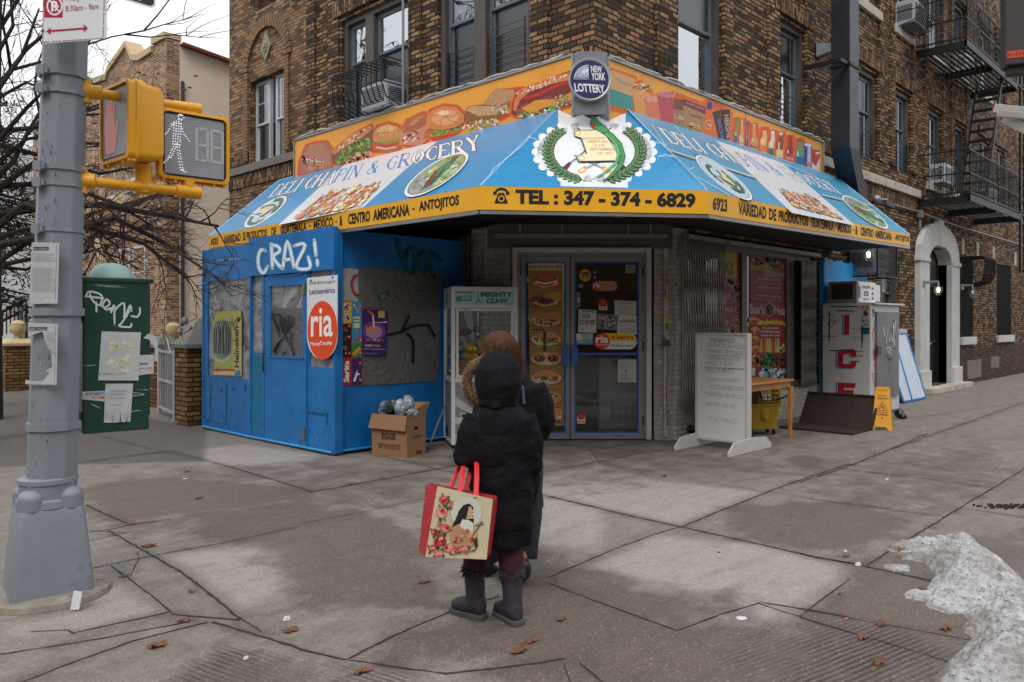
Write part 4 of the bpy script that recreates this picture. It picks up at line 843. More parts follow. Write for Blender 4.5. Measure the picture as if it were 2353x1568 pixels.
 # pile of wraps
A.poly(items[0],'#a8705a');specks(A,810,1110,90,80,['#c28a72','#8d4c3f','#d39b86','#6f3c2e','#b76a58'],70,8,24)
A.poly([(750,1080),(760,1010),(800,1000),(850,1010),(905,1060),(900,1150),(860,1165),(750,1150)],'#b27a5a');A.line([(735,1100),(860,1110)],18,'#c9707c');A.line([(738,1115),(862,1128)],9,'#e8dfd0');specks(A,800,1122,60,8,['#3f7a34','#c03c34','#eee6d8'],30,4,8);A.line([(800,1090),(796,1165)],5,'#5a3222')
# long sub
A.poly(items[1],'#8c4a30');specks(A,1070,1060,140,55,['#4f7d33','#6b9a3f','#365f26','#86b050'],130,6,16,-33);specks(A,1110,1100,90,25,['#cf7f6e','#c05a48','#e3a890'],50,8,18,-20)
A.poly([(915,1060),(1050,945),(1195,870),(1200,905),(1130,960),(1040,1010),(935,1080)],'#c3845a');specks(A,1060,970,130,14,['#d9a982','#b07048','#e8c8a6'],60,5,12,-33)
# sesame burger
A.ell(1300,1010,100,55,'#b8683e');A.line([(1215,1000),(1300,1018),(1395,995)],22,'#c8402e');A.line([(1210,985),(1300,1002),(1400,975)],14,'#6f9a3f');A.line([(1230,1028),(1300,1040),(1370,1025)],9,'#d8c7c4')
A.poly([(1205,985),(1206,930),(1240,885),(1310,863),(1380,880),(1414,925),(1400,965),(1300,990)],'#c8864c');A.poly([(1225,925),(1260,885),(1320,872),(1370,890),(1330,915)],'#dba46c');specks(A,1310,915,85,35,['#f0dfba'],45,2,4)
# ham roll
A.poly(items[3],'#c9826a');A.poly([(1412,930),(1430,860),(1500,805),(1580,792),(1610,810),(1570,880),(1480,920)],'#a5603a');A.poly([(1440,880),(1500,820),(1570,800),(1500,870)],'#bd7a50');specks(A,1480,960,75,35,['#e0a898','#c47c70','#f0cfc4','#7a4a3a'],60,6,18,-20)
# kaiser roll
A.poly([(1560,970),(1570,910),(1850,850),(1855,890),(1780,935)],'#c4622e');specks(A,1710,915,140,14,['#6b9a3f','#8fb556','#4f7d33'],80,6,14,-12);A.line([(1590,905),(1720,905),(1835,865)],10,'#a62e22')
A.poly([(1578,880),(1580,820),(1620,765),(1700,740),(1790,748),(1840,800),(1842,850),(1780,890),(1680,908),(1610,902)],'#cf7d46');A.ell(1710,820,95,55,'#dd9a68',-5)
for q in(0,1,2,3,4):a=R(-100+q*70);A.line([(1715,815),(1715+60*math.cos(a+.4),815+32*math.sin(a+.4)),(1715+100*math.cos(a),815+58*math.sin(a))],4,'#a85a30')
A.ell(1700,790,40,16,'#efc49c',-8)
# sliced bread sandwiches
A.mp=planemap(o1,(-1,0,0),Z4)
A.poly([(100,835),(110,760),(150,738),(300,740),(352,780),(340,830),(240,870),(130,860)],'#8a5a34');A.poly([(110,770),(150,740),(300,742),(345,775),(330,800),(200,812)],'#c29468');specks(A,225,776,90,22,['#d8b48a','#b0804e'],60,3,6)
specks(A,220,870,130,28,['#ddb890','#c98a50','#efe2c8','#b8703a','#7a9a48'],90,6,16,-8)
A.poly([(222,735),(300,640),(320,622),(450,622),(465,660),(430,730),(330,745)],'#96683e');A.poly([(226,730),(318,624),(448,626),(450,690),(340,738)],'#b9885c');specks(A,340,690,90,36,['#cfa47c','#a87648'],70,3,6,-20);specks(A,370,765,80,26,['#f0e0cc','#cc9866','#8fae5a','#d8a888'],70,6,16)
# big sub
sub=[(430,790),(445,700),(470,650),(560,610),(700,555),(830,500),(862,500),(862,735),(760,760),(600,800),(470,815)]
for pts,c in halo(sub):A.poly([(min(x,862),y)for x,y in pts],c)
A.poly(sub,'#7a2f24');specks(A,640,740,190,45,['#6b2a26','#8f3c33','#4f1f1c','#b25a48','#a34b3d'],120,8,22,-18);specks(A,640,770,180,24,['#6c9a40','#8fb860','#e5e8d8','#44702e'],110,6,14,-14)
A.poly([(500,760),(600,700),(760,690),(850,640),(850,700),(700,740),(560,790)],'#dd9038');A.line([(520,690),(620,660),(740,600),(840,572)],20,'#c8281c')
A.poly([(440,770),(452,690),(500,640),(640,580),(830,505),(830,560),(700,590),(560,640),(490,700),(460,780)],'#cf7a4a');specks(A,640,590,190,20,['#f2ddb8','#e8a880','#f6e8cc'],120,3,7,-21);specks(A,790,700,60,35,['#dd9070','#6c9a40','#c8402e','#f0c8a0'],50,6,14)
A.done('printed_art',pn)
sR=thing('signboard','faded orange signboard picturing drinks, bottles and packets, above the right side of the awning','signboard',(10.5,5.85,4.1))
oR=ony(1395,137,5.78);M_=FR(0,5.78);mb=MB(M_);mb.box(7.57,4.02,-.1,13.7,4.75,0);pn=mb.build('panel',mat('sign_orange','#e8a83c'),sR)
fr=MB(M_);fr.box(7.54,4.02,-.1,7.57,4.78,.02);fr.box(7.57,4.75,-.1,13.7,4.78,.02);fr.box(13.7,4.02,-.1,13.73,4.78,.02);fr.box(10.93,4.03,.001,10.945,4.75,.01);fr.build('frame',metal,sR)
A=Art(planemap(oR,(0,-1,0),Z4),(0,-1,0),off=.001,step=.00006)
for it in([(1104,760),(1110,480),(1290,545),(1290,800)],[(1265,590),(1330,570),(1400,640),(1390,830),(1280,800)],[(1345,670),(1480,665),(1560,650),(1780,730),(1780,900),(1380,860)],[(1760,720),(1830,690),(1960,790),(1955,1000),(1790,950)]):
 for pts,c in halo(it,'#d2602a','#dd8030'):A.poly([(max(x,1102),y)for x,y in pts],c)
A.poly([(1104,500),(1125,490),(1285,548),(1285,690),(1104,625)],'#c99a6c');A.poly([(1104,615),(1270,675),(1275,770),(1104,735)],'#3f8f86');A.text('Newpor',(1162,580),(1264,620),(1162,542),'#5a8a84',.01)
for k in range(8):A.line([(1110,640+k*12),(1265,690+k*10)],2,'#5aa39a')
A.poly([(1268,620),(1395,650),(1375,830),(1290,800)],'#dd9a58');specks(A,1335,610,60,24,['#e8bf90','#f0d4aa','#d8a46c'],40,8,16);A.line([(1385,620),(1425,525)],8,'#c9a890')
A.poly([(1350,690),(1485,700),(1465,850),(1370,830)],'#d8765a');A.ell(1418,690,68,24,'#dd9080',5);A.line([(1480,680),(1515,575)],8,'#c9a890')
A.poly([(1440,660),(1560,680),(1545,850),(1470,840)],'#b9505a');A.ell(1500,662,60,20,'#c87880',8);A.line([(1550,680),(1590,600)],8,'#c9a890')
A.poly([(1560,690),(1640,700),(1640,890),(1550,860)],'#7a4c38');A.poly([(1552,760),(1635,775),(1635,890),(1552,865)],'#a0765a');A.text('Coffee',(1562,828),(1628,838),(1562,795),'#dcc4a8',.0)
A.poly([(1625,690),(1780,750),(1780,800),(1625,735)],'#7a3440');A.poly([(1625,735),(1780,800),(1760,925),(1630,890)],'#a88058');A.text('DECADENT COLLECTION',(1645,722),(1775,772),(1645,710),'#d8b49c');A.text('Häagen-Dazs',(1665,815),(1755,838),(1668,790),'#2e1c14',.01);specks(A,1695,885,45,24,['#cf9a5c','#e0b47a'],30,6,14)
A.poly([(1790,715),(1822,712),(1826,760),(1790,765)],'#2b4a86');A.poly([(1785,765),(1830,762),(1850,830),(1868,975),(1775,945),(1760,870)],'#d86a34');A.ell(1797,868,26,34,'#e8a13c');A.ell(1797,868,20,25,'#d23c2c');A.ell(1797,868,17,15,'#2c3a7a');A.text('Tide',(1782,880),(1812,880),(1782,856),'#f0e8d8',.02)
A.mp=planemap(oR,(0,-1,0),Z5)
A.poly([(430,785),(480,770),(520,1000),(480,990)],'#4f2f2a');A.text('SNICKERS',(462,835),(500,1010),(485,825),'#5c78b8',.02);A.poly([(485,765),(553,765),(553,1010),(515,1000)],'#43271f');A.text('HERSHEY',(512,805),(535,1000),(545,800),'#b8a89a',.02)
A.rect(556,770,566,1010,'#d9753a')
def bottle(cx,y0,y1,w_,cap,body,lab,neck=.35,txt=None):
 h=y1-y0;sl=.22
 for k,c in((1.5,'#dd7430'),(1.25,'#d2512a')):A.poly([(cx-w_*.3*k-4,y0-6*k),(cx+w_*.3*k+4,y0-6*k),(cx+w_*.5*k+3,y0+h*.45),(cx+w_*.5*k+3,y1+4),(cx-w_*.5*k-3,y1+4),(cx-w_*.5*k-3,y0+h*.45)],c)
 A.poly([(cx-w_*.2,y0+h*.08),(cx+w_*.2,y0+h*.08),(cx+w_*.22,y0+h*neck),(cx+w_*.5,y0+h*(neck+.15)),(cx+w_*.5,y1+w_*sl/2),(cx-w_*.5,y1-w_*sl/2),(cx-w_*.5,y0+h*(neck+.15)),(cx-w_*.22,y0+h*neck)],body)
 A.rect(cx-w_*.2,y0,cx+w_*.2,y0+h*.1,cap);A.line([(cx-w_*.22,y0+h*(neck+.1)),(cx-w_*.25,y1-10)],w_*.12,'#e8dcc8')
 if lab:A.poly([(cx-w_*.5,y0+h*.62),(cx+w_*.5,y0+h*.66),(cx+w_*.5,y0+h*.94),(cx-w_*.5,y0+h*.9)],lab)
 if txt:A.text(txt[0],(cx-w_*.46,y0+h*.84),(cx+w_*.46,y0+h*.9),(cx-w_*.46,y0+h*.72),txt[1],.01)
bottle(604,825,1020,42,'#3f8a4c','#4f9f4e','#2f6a9c',.4);bottle(638,835,1035,40,'#c8a47c','#cda77a','#d8bf96',.45,('Corona','#6a5a3a'));bottle(677,850,1045,36,'#33508c','#a85a2c','#2f5aa0',.4);bottle(722,865,1060,50,'#d8b078','#cf9a5c','#c99a66',.45,('Modelo','#4a3420'))
bottle(795,893,1080,62,'#d2402c','#e8bb74','#dd8048',.3);bottle(852,915,1105,60,'#dfe0d8','#d8ccb4','#3f6a62',.3);bottle(908,925,1115,62,'#c8c4bc','#8f4a3a','#e0c890',.25);bottle(972,950,1140,64,'#a83a34','#8f3430','#b8352c',.4,('Coca-Cola','#e8d8cc'));bottle(1040,970,1165,62,'#2f7a4c','#4f9a78','#2a6a9c',.35)
A.poly([(1068,1005),(1078,995),(1118,998),(1126,1012),(1120,1175),(1070,1165)],'#3f4a86');A.poly([(1095,1000),(1118,1000),(1116,1172),(1090,1168)],'#b8bcc8');A.ell(1097,1012,28,12,'#c8ccd2',8);A.text('RedBu',(1072,1155),(1116,1166),(1074,1125),'#c03038',.02)
A.poly([(1130,1040),(1180,1050),(1180,1205),(1122,1180)],'#c0403c');A.poly([(1122,1130),(1150,1160),(1180,1100),(1180,1205),(1122,1185)],'#dcd6cc');A.rect(1150,1062,1176,1076,'#e0dcd4')
A.done('printed_art',pn)
# rope light clipped along the top of both boards
rl=MB();P_=[(7.27+random.uniform(-.015,.015),y,4.835+random.uniform(-.018,.018))for y in np.arange(12.4,6.1,-.14)];rl.tube(P_,.014,5)
tag(rl.build('rope_light',mat('rope_light_plastic','#b9b7ae',.5,var=.4,vs=20,dirt='#4a4641',dt=.5),None,smooth='all'),'dirty clear rope light clipped along the top of the sandwich signboard','rope light','rope lights on the signboards')
rl=MB();P_=[(x,5.77+random.uniform(-.015,.015),4.795+random.uniform(-.018,.018))for x in np.arange(7.6,13.7,.14)];rl.tube(P_,.014,5)
tag(rl.build('rope_light',mat('rope_light_plastic','#b9b7ae'),None,smooth='all'),'dirty clear rope light clipped along the top of the bottles signboard','rope light','rope lights on the signboards')
# lottery roundel on its grey post
lt=thing('lottery_sign','round dark blue lottery sign with white lettering on a grey corner panel','sign',(7.2,5.7,4.1))
Mq=frame((7.42,5.92,0),VR,(0,0,1),-VF);d0=9.1
Mq=FV(0,d0,0);sc=lambda px:(px-1176.5)/1815*d0;sz=lambda py:CAMH+(741-py)/1815*d0
MB(Mq).prism([(sc(1319),sz(262)),(sc(1395),sz(262)),(sc(1396),sz(122)),(sc(1388),sz(117)),(sc(1326),sz(117)),(sc(1320),sz(122))],-.06,-.02).build('backing_post',mat('sign_grey','#6d7178',.5,var=.1,dirt='#5a5750',dt=.62),lt,bevel=.004)
rx_,ry_=49/1815*d0,49/1815*d0;c1,c2=sc(1355),sz(185)
mb=MB(Mq);rr=[]
for r_,n_ in((1,-.018),(1.0,.05),(.97,.06),(.93,.055)):rr.append([(c1+rx_*r_*math.cos(i*math.pi/20),c2+ry_*r_*math.sin(i*math.pi/20),n_)for i in range(40)])
mb.rings(rr);disc=mb.build('roundel',mat('roundel_rim','#a6aca9',.4,.3),lt,smooth=True)
A=Art(planemap(ld(0,d0-.055,0),tuple(-VF),Z4),-VF,off=.001)
A.ell(971,557,134,136,'#1c1f52',0,40);A.text('NEW',(983,503),(1060,508),(978,458),'#d5d9e0',.03);A.text('YORK',(985,562),(1082,562),(983,508),'#d5d9e0',.03)
A.text('LOTTERY',(872,640),(1083,652),(862,580),'#d5d9e0',.035)
for k,c in((1,'#c9d4de'),(.93,'#1c1f52'),(.88,'#c9d4de'),(.8,'#1c1f52'),(.76,'#c9d4de')):A.poly([(965,558)]+[(965-104*k*math.cos(R(a)),558-104*k*math.sin(R(a)))for a in range(0,91,9)],c)
A.poly([(862,556),(880,520),(905,502),(930,520),(945,508),(965,520),(965,558)],'#aab8c4')
for p in([(864,556),(905,500),(935,530),(965,500)],[(862,532),(890,545),(918,530),(945,545),(965,534)]):A.line(p,3,'#1c1f52')
for x in range(870,965,12):A.line([(x,534),(x,558)],2,'#1c1f52')
A.rect(862,548,966,551,'#1c1f52');A.rect(862,556,966,562,'#1c1f52');A.done('lettering',disc)
# =====================================================================
# SHOP ENTRANCE, SHOP WINDOWS, GATES
# =====================================================================
CI=CF.inverted();CN=(-.70711,-.70711,0)
def cu(zx,zy,n=0):q=CI@hit(*Z2d(zx,zy),CF@Vector((0,0,n)),CN);return q.x,q.y
def cbox(mb,x0,y0,x1,y1,n0,n1):a=cu(x0,y1,n1);b=cu(x1,y0,n1);mb.box(a[0],max(a[1],.015),n0,b[0],b[1],n1)
wt=mat('white_trim_paint','#b4aea9',.55,var=.12,vs=5,dirt='#6b5a4c',dt=.62);alu=mat('door_aluminium','#7f7f83',.45,.25,var=.12,vs=4,dirt='#55504b',dt=.64)
bl=mat('blue_gasket','#1d56a8',.5,var=.15);blp=mat('blue_handle','#1f55a5',.4,var=.15,dirt='#1a3560',dt=.6)
t=MB(CF);cbox(t,607,158,641,1512,.0,.07);cbox(t,1542,158,1578,1512,0,.07);cbox(t,641,158,1542,190,0,.066);t.build('door_trim',wt,bld,bevel=.006)
t=MB(CF);cbox(t,641,190,1542,215,-.08,.02);cbox(t,641,215,662,1512,-.08,.02);cbox(t,1520,215,1542,1512,-.08,.02);t.build('door_frame',alu,bld)
for side,(x0,x1,g0,g1)in(('l',(664,1008,695,980)),('r',(1013,1518,1040,1490))):
 t=MB(CF);cbox(t,x0,218,g0,1508,-.05,0);cbox(t,g1,218,x1,1508,-.05,0);cbox(t,g0,218,g1,255,-.05,0);cbox(t,g0,1452,g1,1508,-.05,0);dor=t.build('shop_door',alu,bld,bevel=.003)
 t=MB(CF);w_=11;cbox(t,g0,255,g0+w_,1452,-.045,-.012);cbox(t,g1-w_,255,g1,1452,-.045,-.012);cbox(t,g0+w_,255,g1-w_,255+w_,-.045,-.012);cbox(t,g0+w_,1441,g1-w_,1452,-.045,-.012)
 if side=='r':cbox(t,g0+w_,892,g1-w_,908,-.042,-.015)
 t.build('gasket',bl,dor)
 t=MB(CF);a=cu(g0,1452);b=cu(g1,255);t.quad((a[0],a[1],-.03),(b[0],a[1],-.03),(b[0],b[1],-.03),(a[0],b[1],-.03)).build('pane',GLD,dor)
 t=MB(CF);cbox(t,*((957,843,1000,975)if side=='l' else(1020,848,1064,977)),.045,.055);a=cu(980 if side=='l' else 1042,910);t.box(a[0]-.02,a[1]-.16,0,a[0]+.02,a[1]-.12,.045);t.box(a[0]-.02,a[1]+.12,0,a[0]+.02,a[1]+.16,.045);t.build('handle',blp,dor,bevel=.004)
 t=MB(CF);hx=663 if side=='l' else 1519
 for hy in(320,845,1365):a=cu(hx,hy);t.tube([(a[0],a[1]-.06,.012),(a[0],a[1]+.06,.012)],.013,8)
 t.build('hinge',mat('dull_steel','#4c4845',.45,.6,var=.2),dor)
 t=MB(CF);a=cu(1026,1020)if side=='r' else cu(985,650);t.lathe([(.016,.0),(.016,.012),(.006,.016)],(a[0],a[1],0),12).build('lock',metal,dor)
 if side=='l':
  A=Art(planemap(CF@Vector((0,0,-.026)),CN,Z2d),CN,off=.0,step=.00006)
  A.poly([(718,270),(962,270),(968,1398),(735,1398)],'#7f9e2c');A.rect(722,276,957,312,'#d3b79c');A.text('SANDWICHES',(722,306),(953,306),(722,281),'#6e2233',.03)
  for i in range(8):
   y=318+i*134.5;x0=724+i*1.5;x1=952+i*1.5
   A.poly([(x0,y),(x1,y),(x1,y+128),(x0,y+128)],'#a2542f');A.poly([(x0,y),(x1,y),(x1,y+60),(x0,y+75)],'#8f7045');cx,cy=(x0+x1)/2,y+70
   if i in(0,1):A.poly([(cx-95,cy+20),(cx-10,cy+50),(cx+85,cy+30),(cx+90,cy-20),(cx-40,cy-10)],'#cdb185')
   else:A.ell(cx,cy+8,104,44,'#c2b6a2')
   if i==0:A.ell(cx,cy-5,80,44,'#8a3c1c');A.ell(cx,cy-22,62,24,'#b06030');A.line([(cx-70,cy+8),(cx,cy+22),(cx+76,cy+6)],12,'#e8ddd0')
   elif i==1:A.ell(cx+60,cy-22,74,34,'#c08a50');specks(A,cx-20,cy+4,80,20,['#4a1e2c','#6b2c3c','#8f4a52','#3a1820'],60,6,15,8)
   elif i==2:A.ell(cx+55,cy-14,56,40,'#b98248');A.ell(cx-45,cy-24,48,26,'#a8743c');specks(A,cx,cy+20,90,22,['#7a3a20','#c9a060','#4a2a18','#b06a38'],90,5,12)
   elif i==4:
    for s_ in(-1,1):A.ell(cx+s_*48,cy,48,38,'#c0894e');A.ell(cx+s_*48,cy+4,38,22,'#54281a');specks(A,cx+s_*48,cy+2,34,12,['#c9a060','#3a1a10','#8a4a28'],30,3,8)
   elif i==6:A.poly([(x0+20,cy-40),(x0+190,cy-26),(x0+215,cy),(x0+200,cy+38),(x0+20,cy+26)],'#b98a4c');specks(A,cx-10,cy-2,84,14,['#3a5a2a','#4a2030','#8fae5a','#e0d8c8','#5a2a3a'],80,4,11)
   elif i==7:A.ell(cx-45,cy-18,68,28,'#c08048',25);A.ell(cx+58,cy-22,54,30,'#c8884c');specks(A,cx+10,cy+22,88,14,['#5a8038','#7a2a28','#8fae5a','#e0c8b0'],70,5,12,10)
   else:A.poly([(cx-80,cy+10),(cx-72,cy-30),(cx-20,cy-52),(cx+60,cy-40),(cx+88,cy-8),(cx+80,cy+20)],'#c48648');A.line([(cx-80,cy+2),(cx,cy+10),(cx+80,cy+8)],24,'#7a3020');specks(A,cx,cy+14,84,14,['#6c9040','#8f3a30','#e8d8c0','#b85a38','#4f7030'],80,4,12,6)
  A.rect(822,740,845,880,'#4a3526');A.line([(730,728),(830,730)],8,'#4a3a2e')
  A.done('menu_poster',dor)
 else:
  A=Art(planemap(CF@Vector((0,0,-.026)),CN,Z2d),CN,off=.0,step=.00008)
  A.ell(1115,352,42,42,'#b8a01e');A.rect(1086,330,1146,345,'#26407a');A.rect(1086,345,1146,358,'#b85a28');A.text('PLAY HERE',(1086,370),(1146,370),(1086,360),'#3a3418');A.rect(1168,318,1196,380,'#22345a');A.text('VISA',(1170,374),(1195,374),(1170,362),'#8a98b8',.02);A.poly([(1190,322),(1190,340),(1172,331)],'#9aa4c0')
  A.rect(1396,280,1464,336,'#8f8a84');[A.line([(1402,y),(1458,y)],2,'#55504c')for y in range(290,332,8)]
  A.ell(1195,426,34,34,'#b04322',0,24,90,270);A.rect(1195,392,1305,460,'#b38a6a');A.ell(1305,426,34,34,'#b38a6a',0,24,-90,90);A.ell(1195,426,33,33,'#b04322');A.text('ria',(1172,436),(1220,436),(1172,402),'#dcd0c8',.03);A.text('Money Transfer',(1172,446),(1218,446),(1172,440),'#dcd0c8');A.text('Send',(1237,421),(1275,421),(1237,408),'#4a3a34');A.text('money here',(1237,442),(1322,442),(1237,428),'#4a3a34')
  A.rect(1056,472,1080,572,'#8d8f94');A.rect(1060,480,1077,500,'#3a6a9c');A.rect(1060,508,1077,540,'#b8b8bc');A.rect(1060,545,1077,560,'#a8423a');A.rect(1072,418,1098,436,'#9a9a9c');A.rect(1078,424,1094,432,'#4a4c50')
  A.rect(1210,532,1268,594,'#cfcac6');A.ell(1239,545,30,28,'#b8222a',0,20);A.ell(1241,543,11,10,'#8a5a3a');A.text('Sarita',(1213,588),(1265,588),(1213,573),'#b8222a',.03)
  A.poly([(1318,527),(1472,532),(1470,640),(1320,652)],'#bdbcb9');A.text('WARNING',(1344,554),(1446,554),(1344,538),'#3a3a3a',.0)
  A.poly([(1200,618),(1347,630),(1345,736),(1198,725)],'#77787a');specks(A,1270,680,66,44,['#4a4b4d','#8e8f91','#2e2e30','#a5a5a5'],90,5,13);A.text('Thief',(1208,660),(1256,662),(1208,640),'#d8d8d8',.01)
  for y in range(566,625,7):A.line([(1345,y),(1345+random.uniform(70,112),y)],2,'#7d7c7a')
  A.poly([(1348,642),(1473,638),(1474,765),(1336,765)],'#cbcac7');A.text('Government',(1370,657),(1448,657),(1370,648),'#2a2a2a',.01);A.text('WARNING:',(1350,683),(1470,682),(1350,662),'#1a1a1a',.03)
  for i,q in enumerate(('According to the','Surgeon General,','women should not','drink alcoholic','beverages during')):A.text(q,(1353,702+i*13),(1470,702+i*13),(1353,692+i*13),'#3a3a3a',.02)
  A.poly([(1068,588),(1195,595),(1192,752),(1066,748)],'#c5c5c6');A.text('TENEMOS',(1088,612),(1186,612),(1088,595),'#1d1c1c',.01,shear=.1);A.text('ICE',(1094,650),(1148,650),(1094,625),'#141313',.03);A.text('COFFEE',(1070,698),(1184,696),(1070,666),'#141313',.02);A.line([(1078,722),(1088,733),(1098,732),(1108,716)],3,'#222'+'222')
  A.rect(1052,756,1170,835,'#3a7fa8');A.rect(1054,758,1090,806,'#c9ccd0');A.rect(1090,758,1166,806,'#a8b6c0');A.text('Lyc',(1098,785),(1140,785),(1098,764),'#2a6a9c',.03);A.text('mobil',(1098,802),(1145,802),(1098,788),'#2a6a9c',.03);A.text('Available Here',(1058,824),(1160,824),(1058,810),'#c9d4dc',.02)
  A.ell(1420,811,54,56,'#cfcfcd',0,26,-90,90);A.rect(1232,755,1421,867,'#cfcfcd');A.poly([(1232,755),(1420,755),(1458,772),(1474,811),(1232,811)],'#d8bd22');A.ell(1232,811,56,56,'#c8431e',0,28);A.text('ria',(1190,824),(1276,824),(1190,770),'#e4dedb',.035);A.text('MoneyTransfer',(1190,842),(1272,842),(1190,831),'#e4dedb',.01);A.text('elektra',(1334,798),(1450,798),(1334,768),'#a82e28',.03);A.text('Banco Azteca',(1328,848),(1450,848),(1328,832),'#3a3a3c',.02,shear=.15)
  for k in range(6):a=R(k*60);A.ell(1310+9*math.cos(a),783+9*math.sin(a),6,4,'#a82e28',k*60,8)
  A.ell(1308,841,14,9,'#2f7a4c');A.ell(1308,841,9,6,'#cfcfcd');A.ell(1310,841,5,4,'#a82e28')
  A.rect(1342,938,1470,1098,'#a5a5a2');A.text('A',(1390,1027),(1408,1027),(1390,1008),'#2a2a2a',.03)
  for y in list(range(950,1000,7))+list(range(1040,1090,6)):A.line([(1355,y),(1355+random.uniform(50,98),y)],2,'#7c7b78')
  A.rect(1058,1325,1116,1384,'#c8c4c2');A.ell(1087,1332,28,26,'#b8222a');A.ell(1088,1331,11,10,'#9a6a4a');A.text('Sarita',(1062,1378),(1113,1378),(1062,1362),'#b8222a',.03)
  A.done('door_stickers',dor)
  # dim shop interior behind the doors
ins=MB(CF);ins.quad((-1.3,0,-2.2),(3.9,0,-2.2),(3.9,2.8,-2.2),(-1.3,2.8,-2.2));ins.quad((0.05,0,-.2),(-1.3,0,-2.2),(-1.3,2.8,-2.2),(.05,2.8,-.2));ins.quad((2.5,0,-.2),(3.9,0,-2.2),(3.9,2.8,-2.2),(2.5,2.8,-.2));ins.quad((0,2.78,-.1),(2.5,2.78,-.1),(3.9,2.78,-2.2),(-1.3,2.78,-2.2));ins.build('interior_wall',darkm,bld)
a=cu(1240,1400);b=cu(1478,935);fz=MB(CF);fz.box(a[0],.08,-.9,b[0]+.1,b[1],-.45);fz.box(a[0]+.03,.01,-.85,b[0],.08,-.5)
frz=fz.build('ice_cream_freezer',mat('freezer_white','#a7a9ac',.4,var=.1,dirt='#6a6a68',dt=.62),None,bevel=.02);tag(frz,'white upright freezer with a slotted vent seen behind the glass of the right-hand shop door','freezer')
A=Art(planemap(CF@Vector((0,0,-.448)),CN,Z2d),CN,off=.0);A.text('Häagen-Dazs',(1314,1112),(1458,1112),(1314,1090),'#4a4240',.01);A.text('made like no other',(1325,1184),(1455,1184),(1325,1172),'#5a5450')
for i in range(9):
 for j in range(4):A.rect(1290+j*46,1262+i*12,1326+j*46,1267+i*12,'#3c3c3e')
fz_a=A.done('printed_front',frz)
fz_a.parent=frz
# electrical conduit and junction stickers on the right-hand pillar
cd_=MB(CF);a=cu(1685,1500);cd_.box(2.39,.05,.002,2.45,2.6,.035);cdo=cd_.build('pillar_channel',mat('painted_channel','#a09b95',.6,var=.15,vs=6,dirt='#5b4334',dt=.56),bld)
A=Art(planemap(CF@Vector((0,0,.036)),CN,Z2d),CN,off=.0);A.rect(1674,497,1698,540,'#b8a41e');A.rect(1674,633,1698,680,'#b8a41e');A.rect(1676,545,1696,598,'#a8a8a8');A.rect(1674,685,1698,732,'#3a7a3a')
for y in(505,520,640,655,668):A.line([(1678,y),(1694,y)],4,'#2a2618')
A.poly([(1668,440),(1680,470),(1676,500),(1668,520)],'#8a1e18');A.poly([(1664,760),(1674,800),(1670,845),(1664,850)],'#8a1e18');A.done('sticker',cdo)
tg=MB(CF);tg.tube([(2.43,1.35,.05),(2.44,1.0,.06),(2.42,.7,.055),(2.44,.2,.06)],.006,5);tg.build('wire',mat('red_wire','#8a2018',.6),bld)
lk=MB(CF);lk.box(2.37,1.28,.036,2.47,1.36,.075);lk.tube([(2.36,1.33,.09),(2.40,1.38,.1),(2.45,1.33,.09)],.008,6);lk.build('padlock',mat('dull_steel','#4c4845'),bld)
# --- shop windows to the right: frame, glass, printed posters
def u6(zx,zy,n=0):q=ony(*Z6(zx,zy),5.92-n);return q.x,q.z
sw=MB(FR());frm=mat('shop_frame_grey','#5c5a59',.5,.2,var=.15,dirt='#3a3633',dt=.6)
x0,zb=u6(430,960);x1,zt=u6(592,140);x2,_=u6(622,300);x3,_=u6(872,300);x4,_=u6(918,300)
sw.box(x1,.52,-.12,x2,2.84,-.04);sw.box(x3,.52,-.12,x4,2.84,-.04);sw.box(9.5,2.66,-.12,13.62,2.84,-.03);sw.box(9.5,.5,-.12,13.62,.62,-.02);sw.box(x0-.9,.6,-.12,x0-.84,2.7,-.04)
swo=sw.build('shop_window',frm,bld)
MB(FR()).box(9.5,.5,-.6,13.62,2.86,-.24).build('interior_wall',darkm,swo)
MB(FR()).quad((9.5,.6,-.08),(x3,.6,-.08),(x3,2.7,-.08),(9.5,2.7,-.08)).build('pane',GLD,swo)
red='#7d1f22'
A=Art(planemap((0,5.995,0),(0,-1,0),Z6),(0,-1,0),off=.0,step=.00006)
A.poly([(432,140),(592,160),(592,950),(432,940)],red);A.poly([(432,135),(545,150),(543,333),(432,320)],'#9a8a16');A.text('CKY',(440,285),(525,290),(440,225),'#3a1a10',.02);A.text('STORE',(455,316),(525,320),(455,286),'#1d1a14',.02)
for q,y in(('LO',378),('POLLO',460),('RES',500),('PUERCO',543),('MANO',625)):A.text(q,(438,y),(438+len(q)*13.5,y+2),(438,y-28),'#a9a29e',.02)
for x,y,rx in((505,356,30),(545,395,30),(552,460,31),(557,530,29),(548,602,33),(525,660,38),(468,680,30)):
 A.ell(x,y,rx,rx*.95,'#8c847c');A.ell(x,y,rx*.85,rx*.8,'#5a3a22');specks(A,x,y,rx*.7,rx*.6,['#8a5a2c','#5a2a16','#a0783c','#4f5a2c','#b0a088'],26,4,10)
A.poly([(624,170),(872,205),(874,970),(624,950)],red);specks(A,745,235,115,38,['#5a2a1c','#8a5a34','#6a3c28','#9a7a58','#42201a'],70,8,24,6)
A.text('Breakfast',(625,280),(768,290),(625,240),'#8f9a20',.02);A.text('DESAYUNOS',(716,322),(862,335),(716,288),'#9a9490',.02)
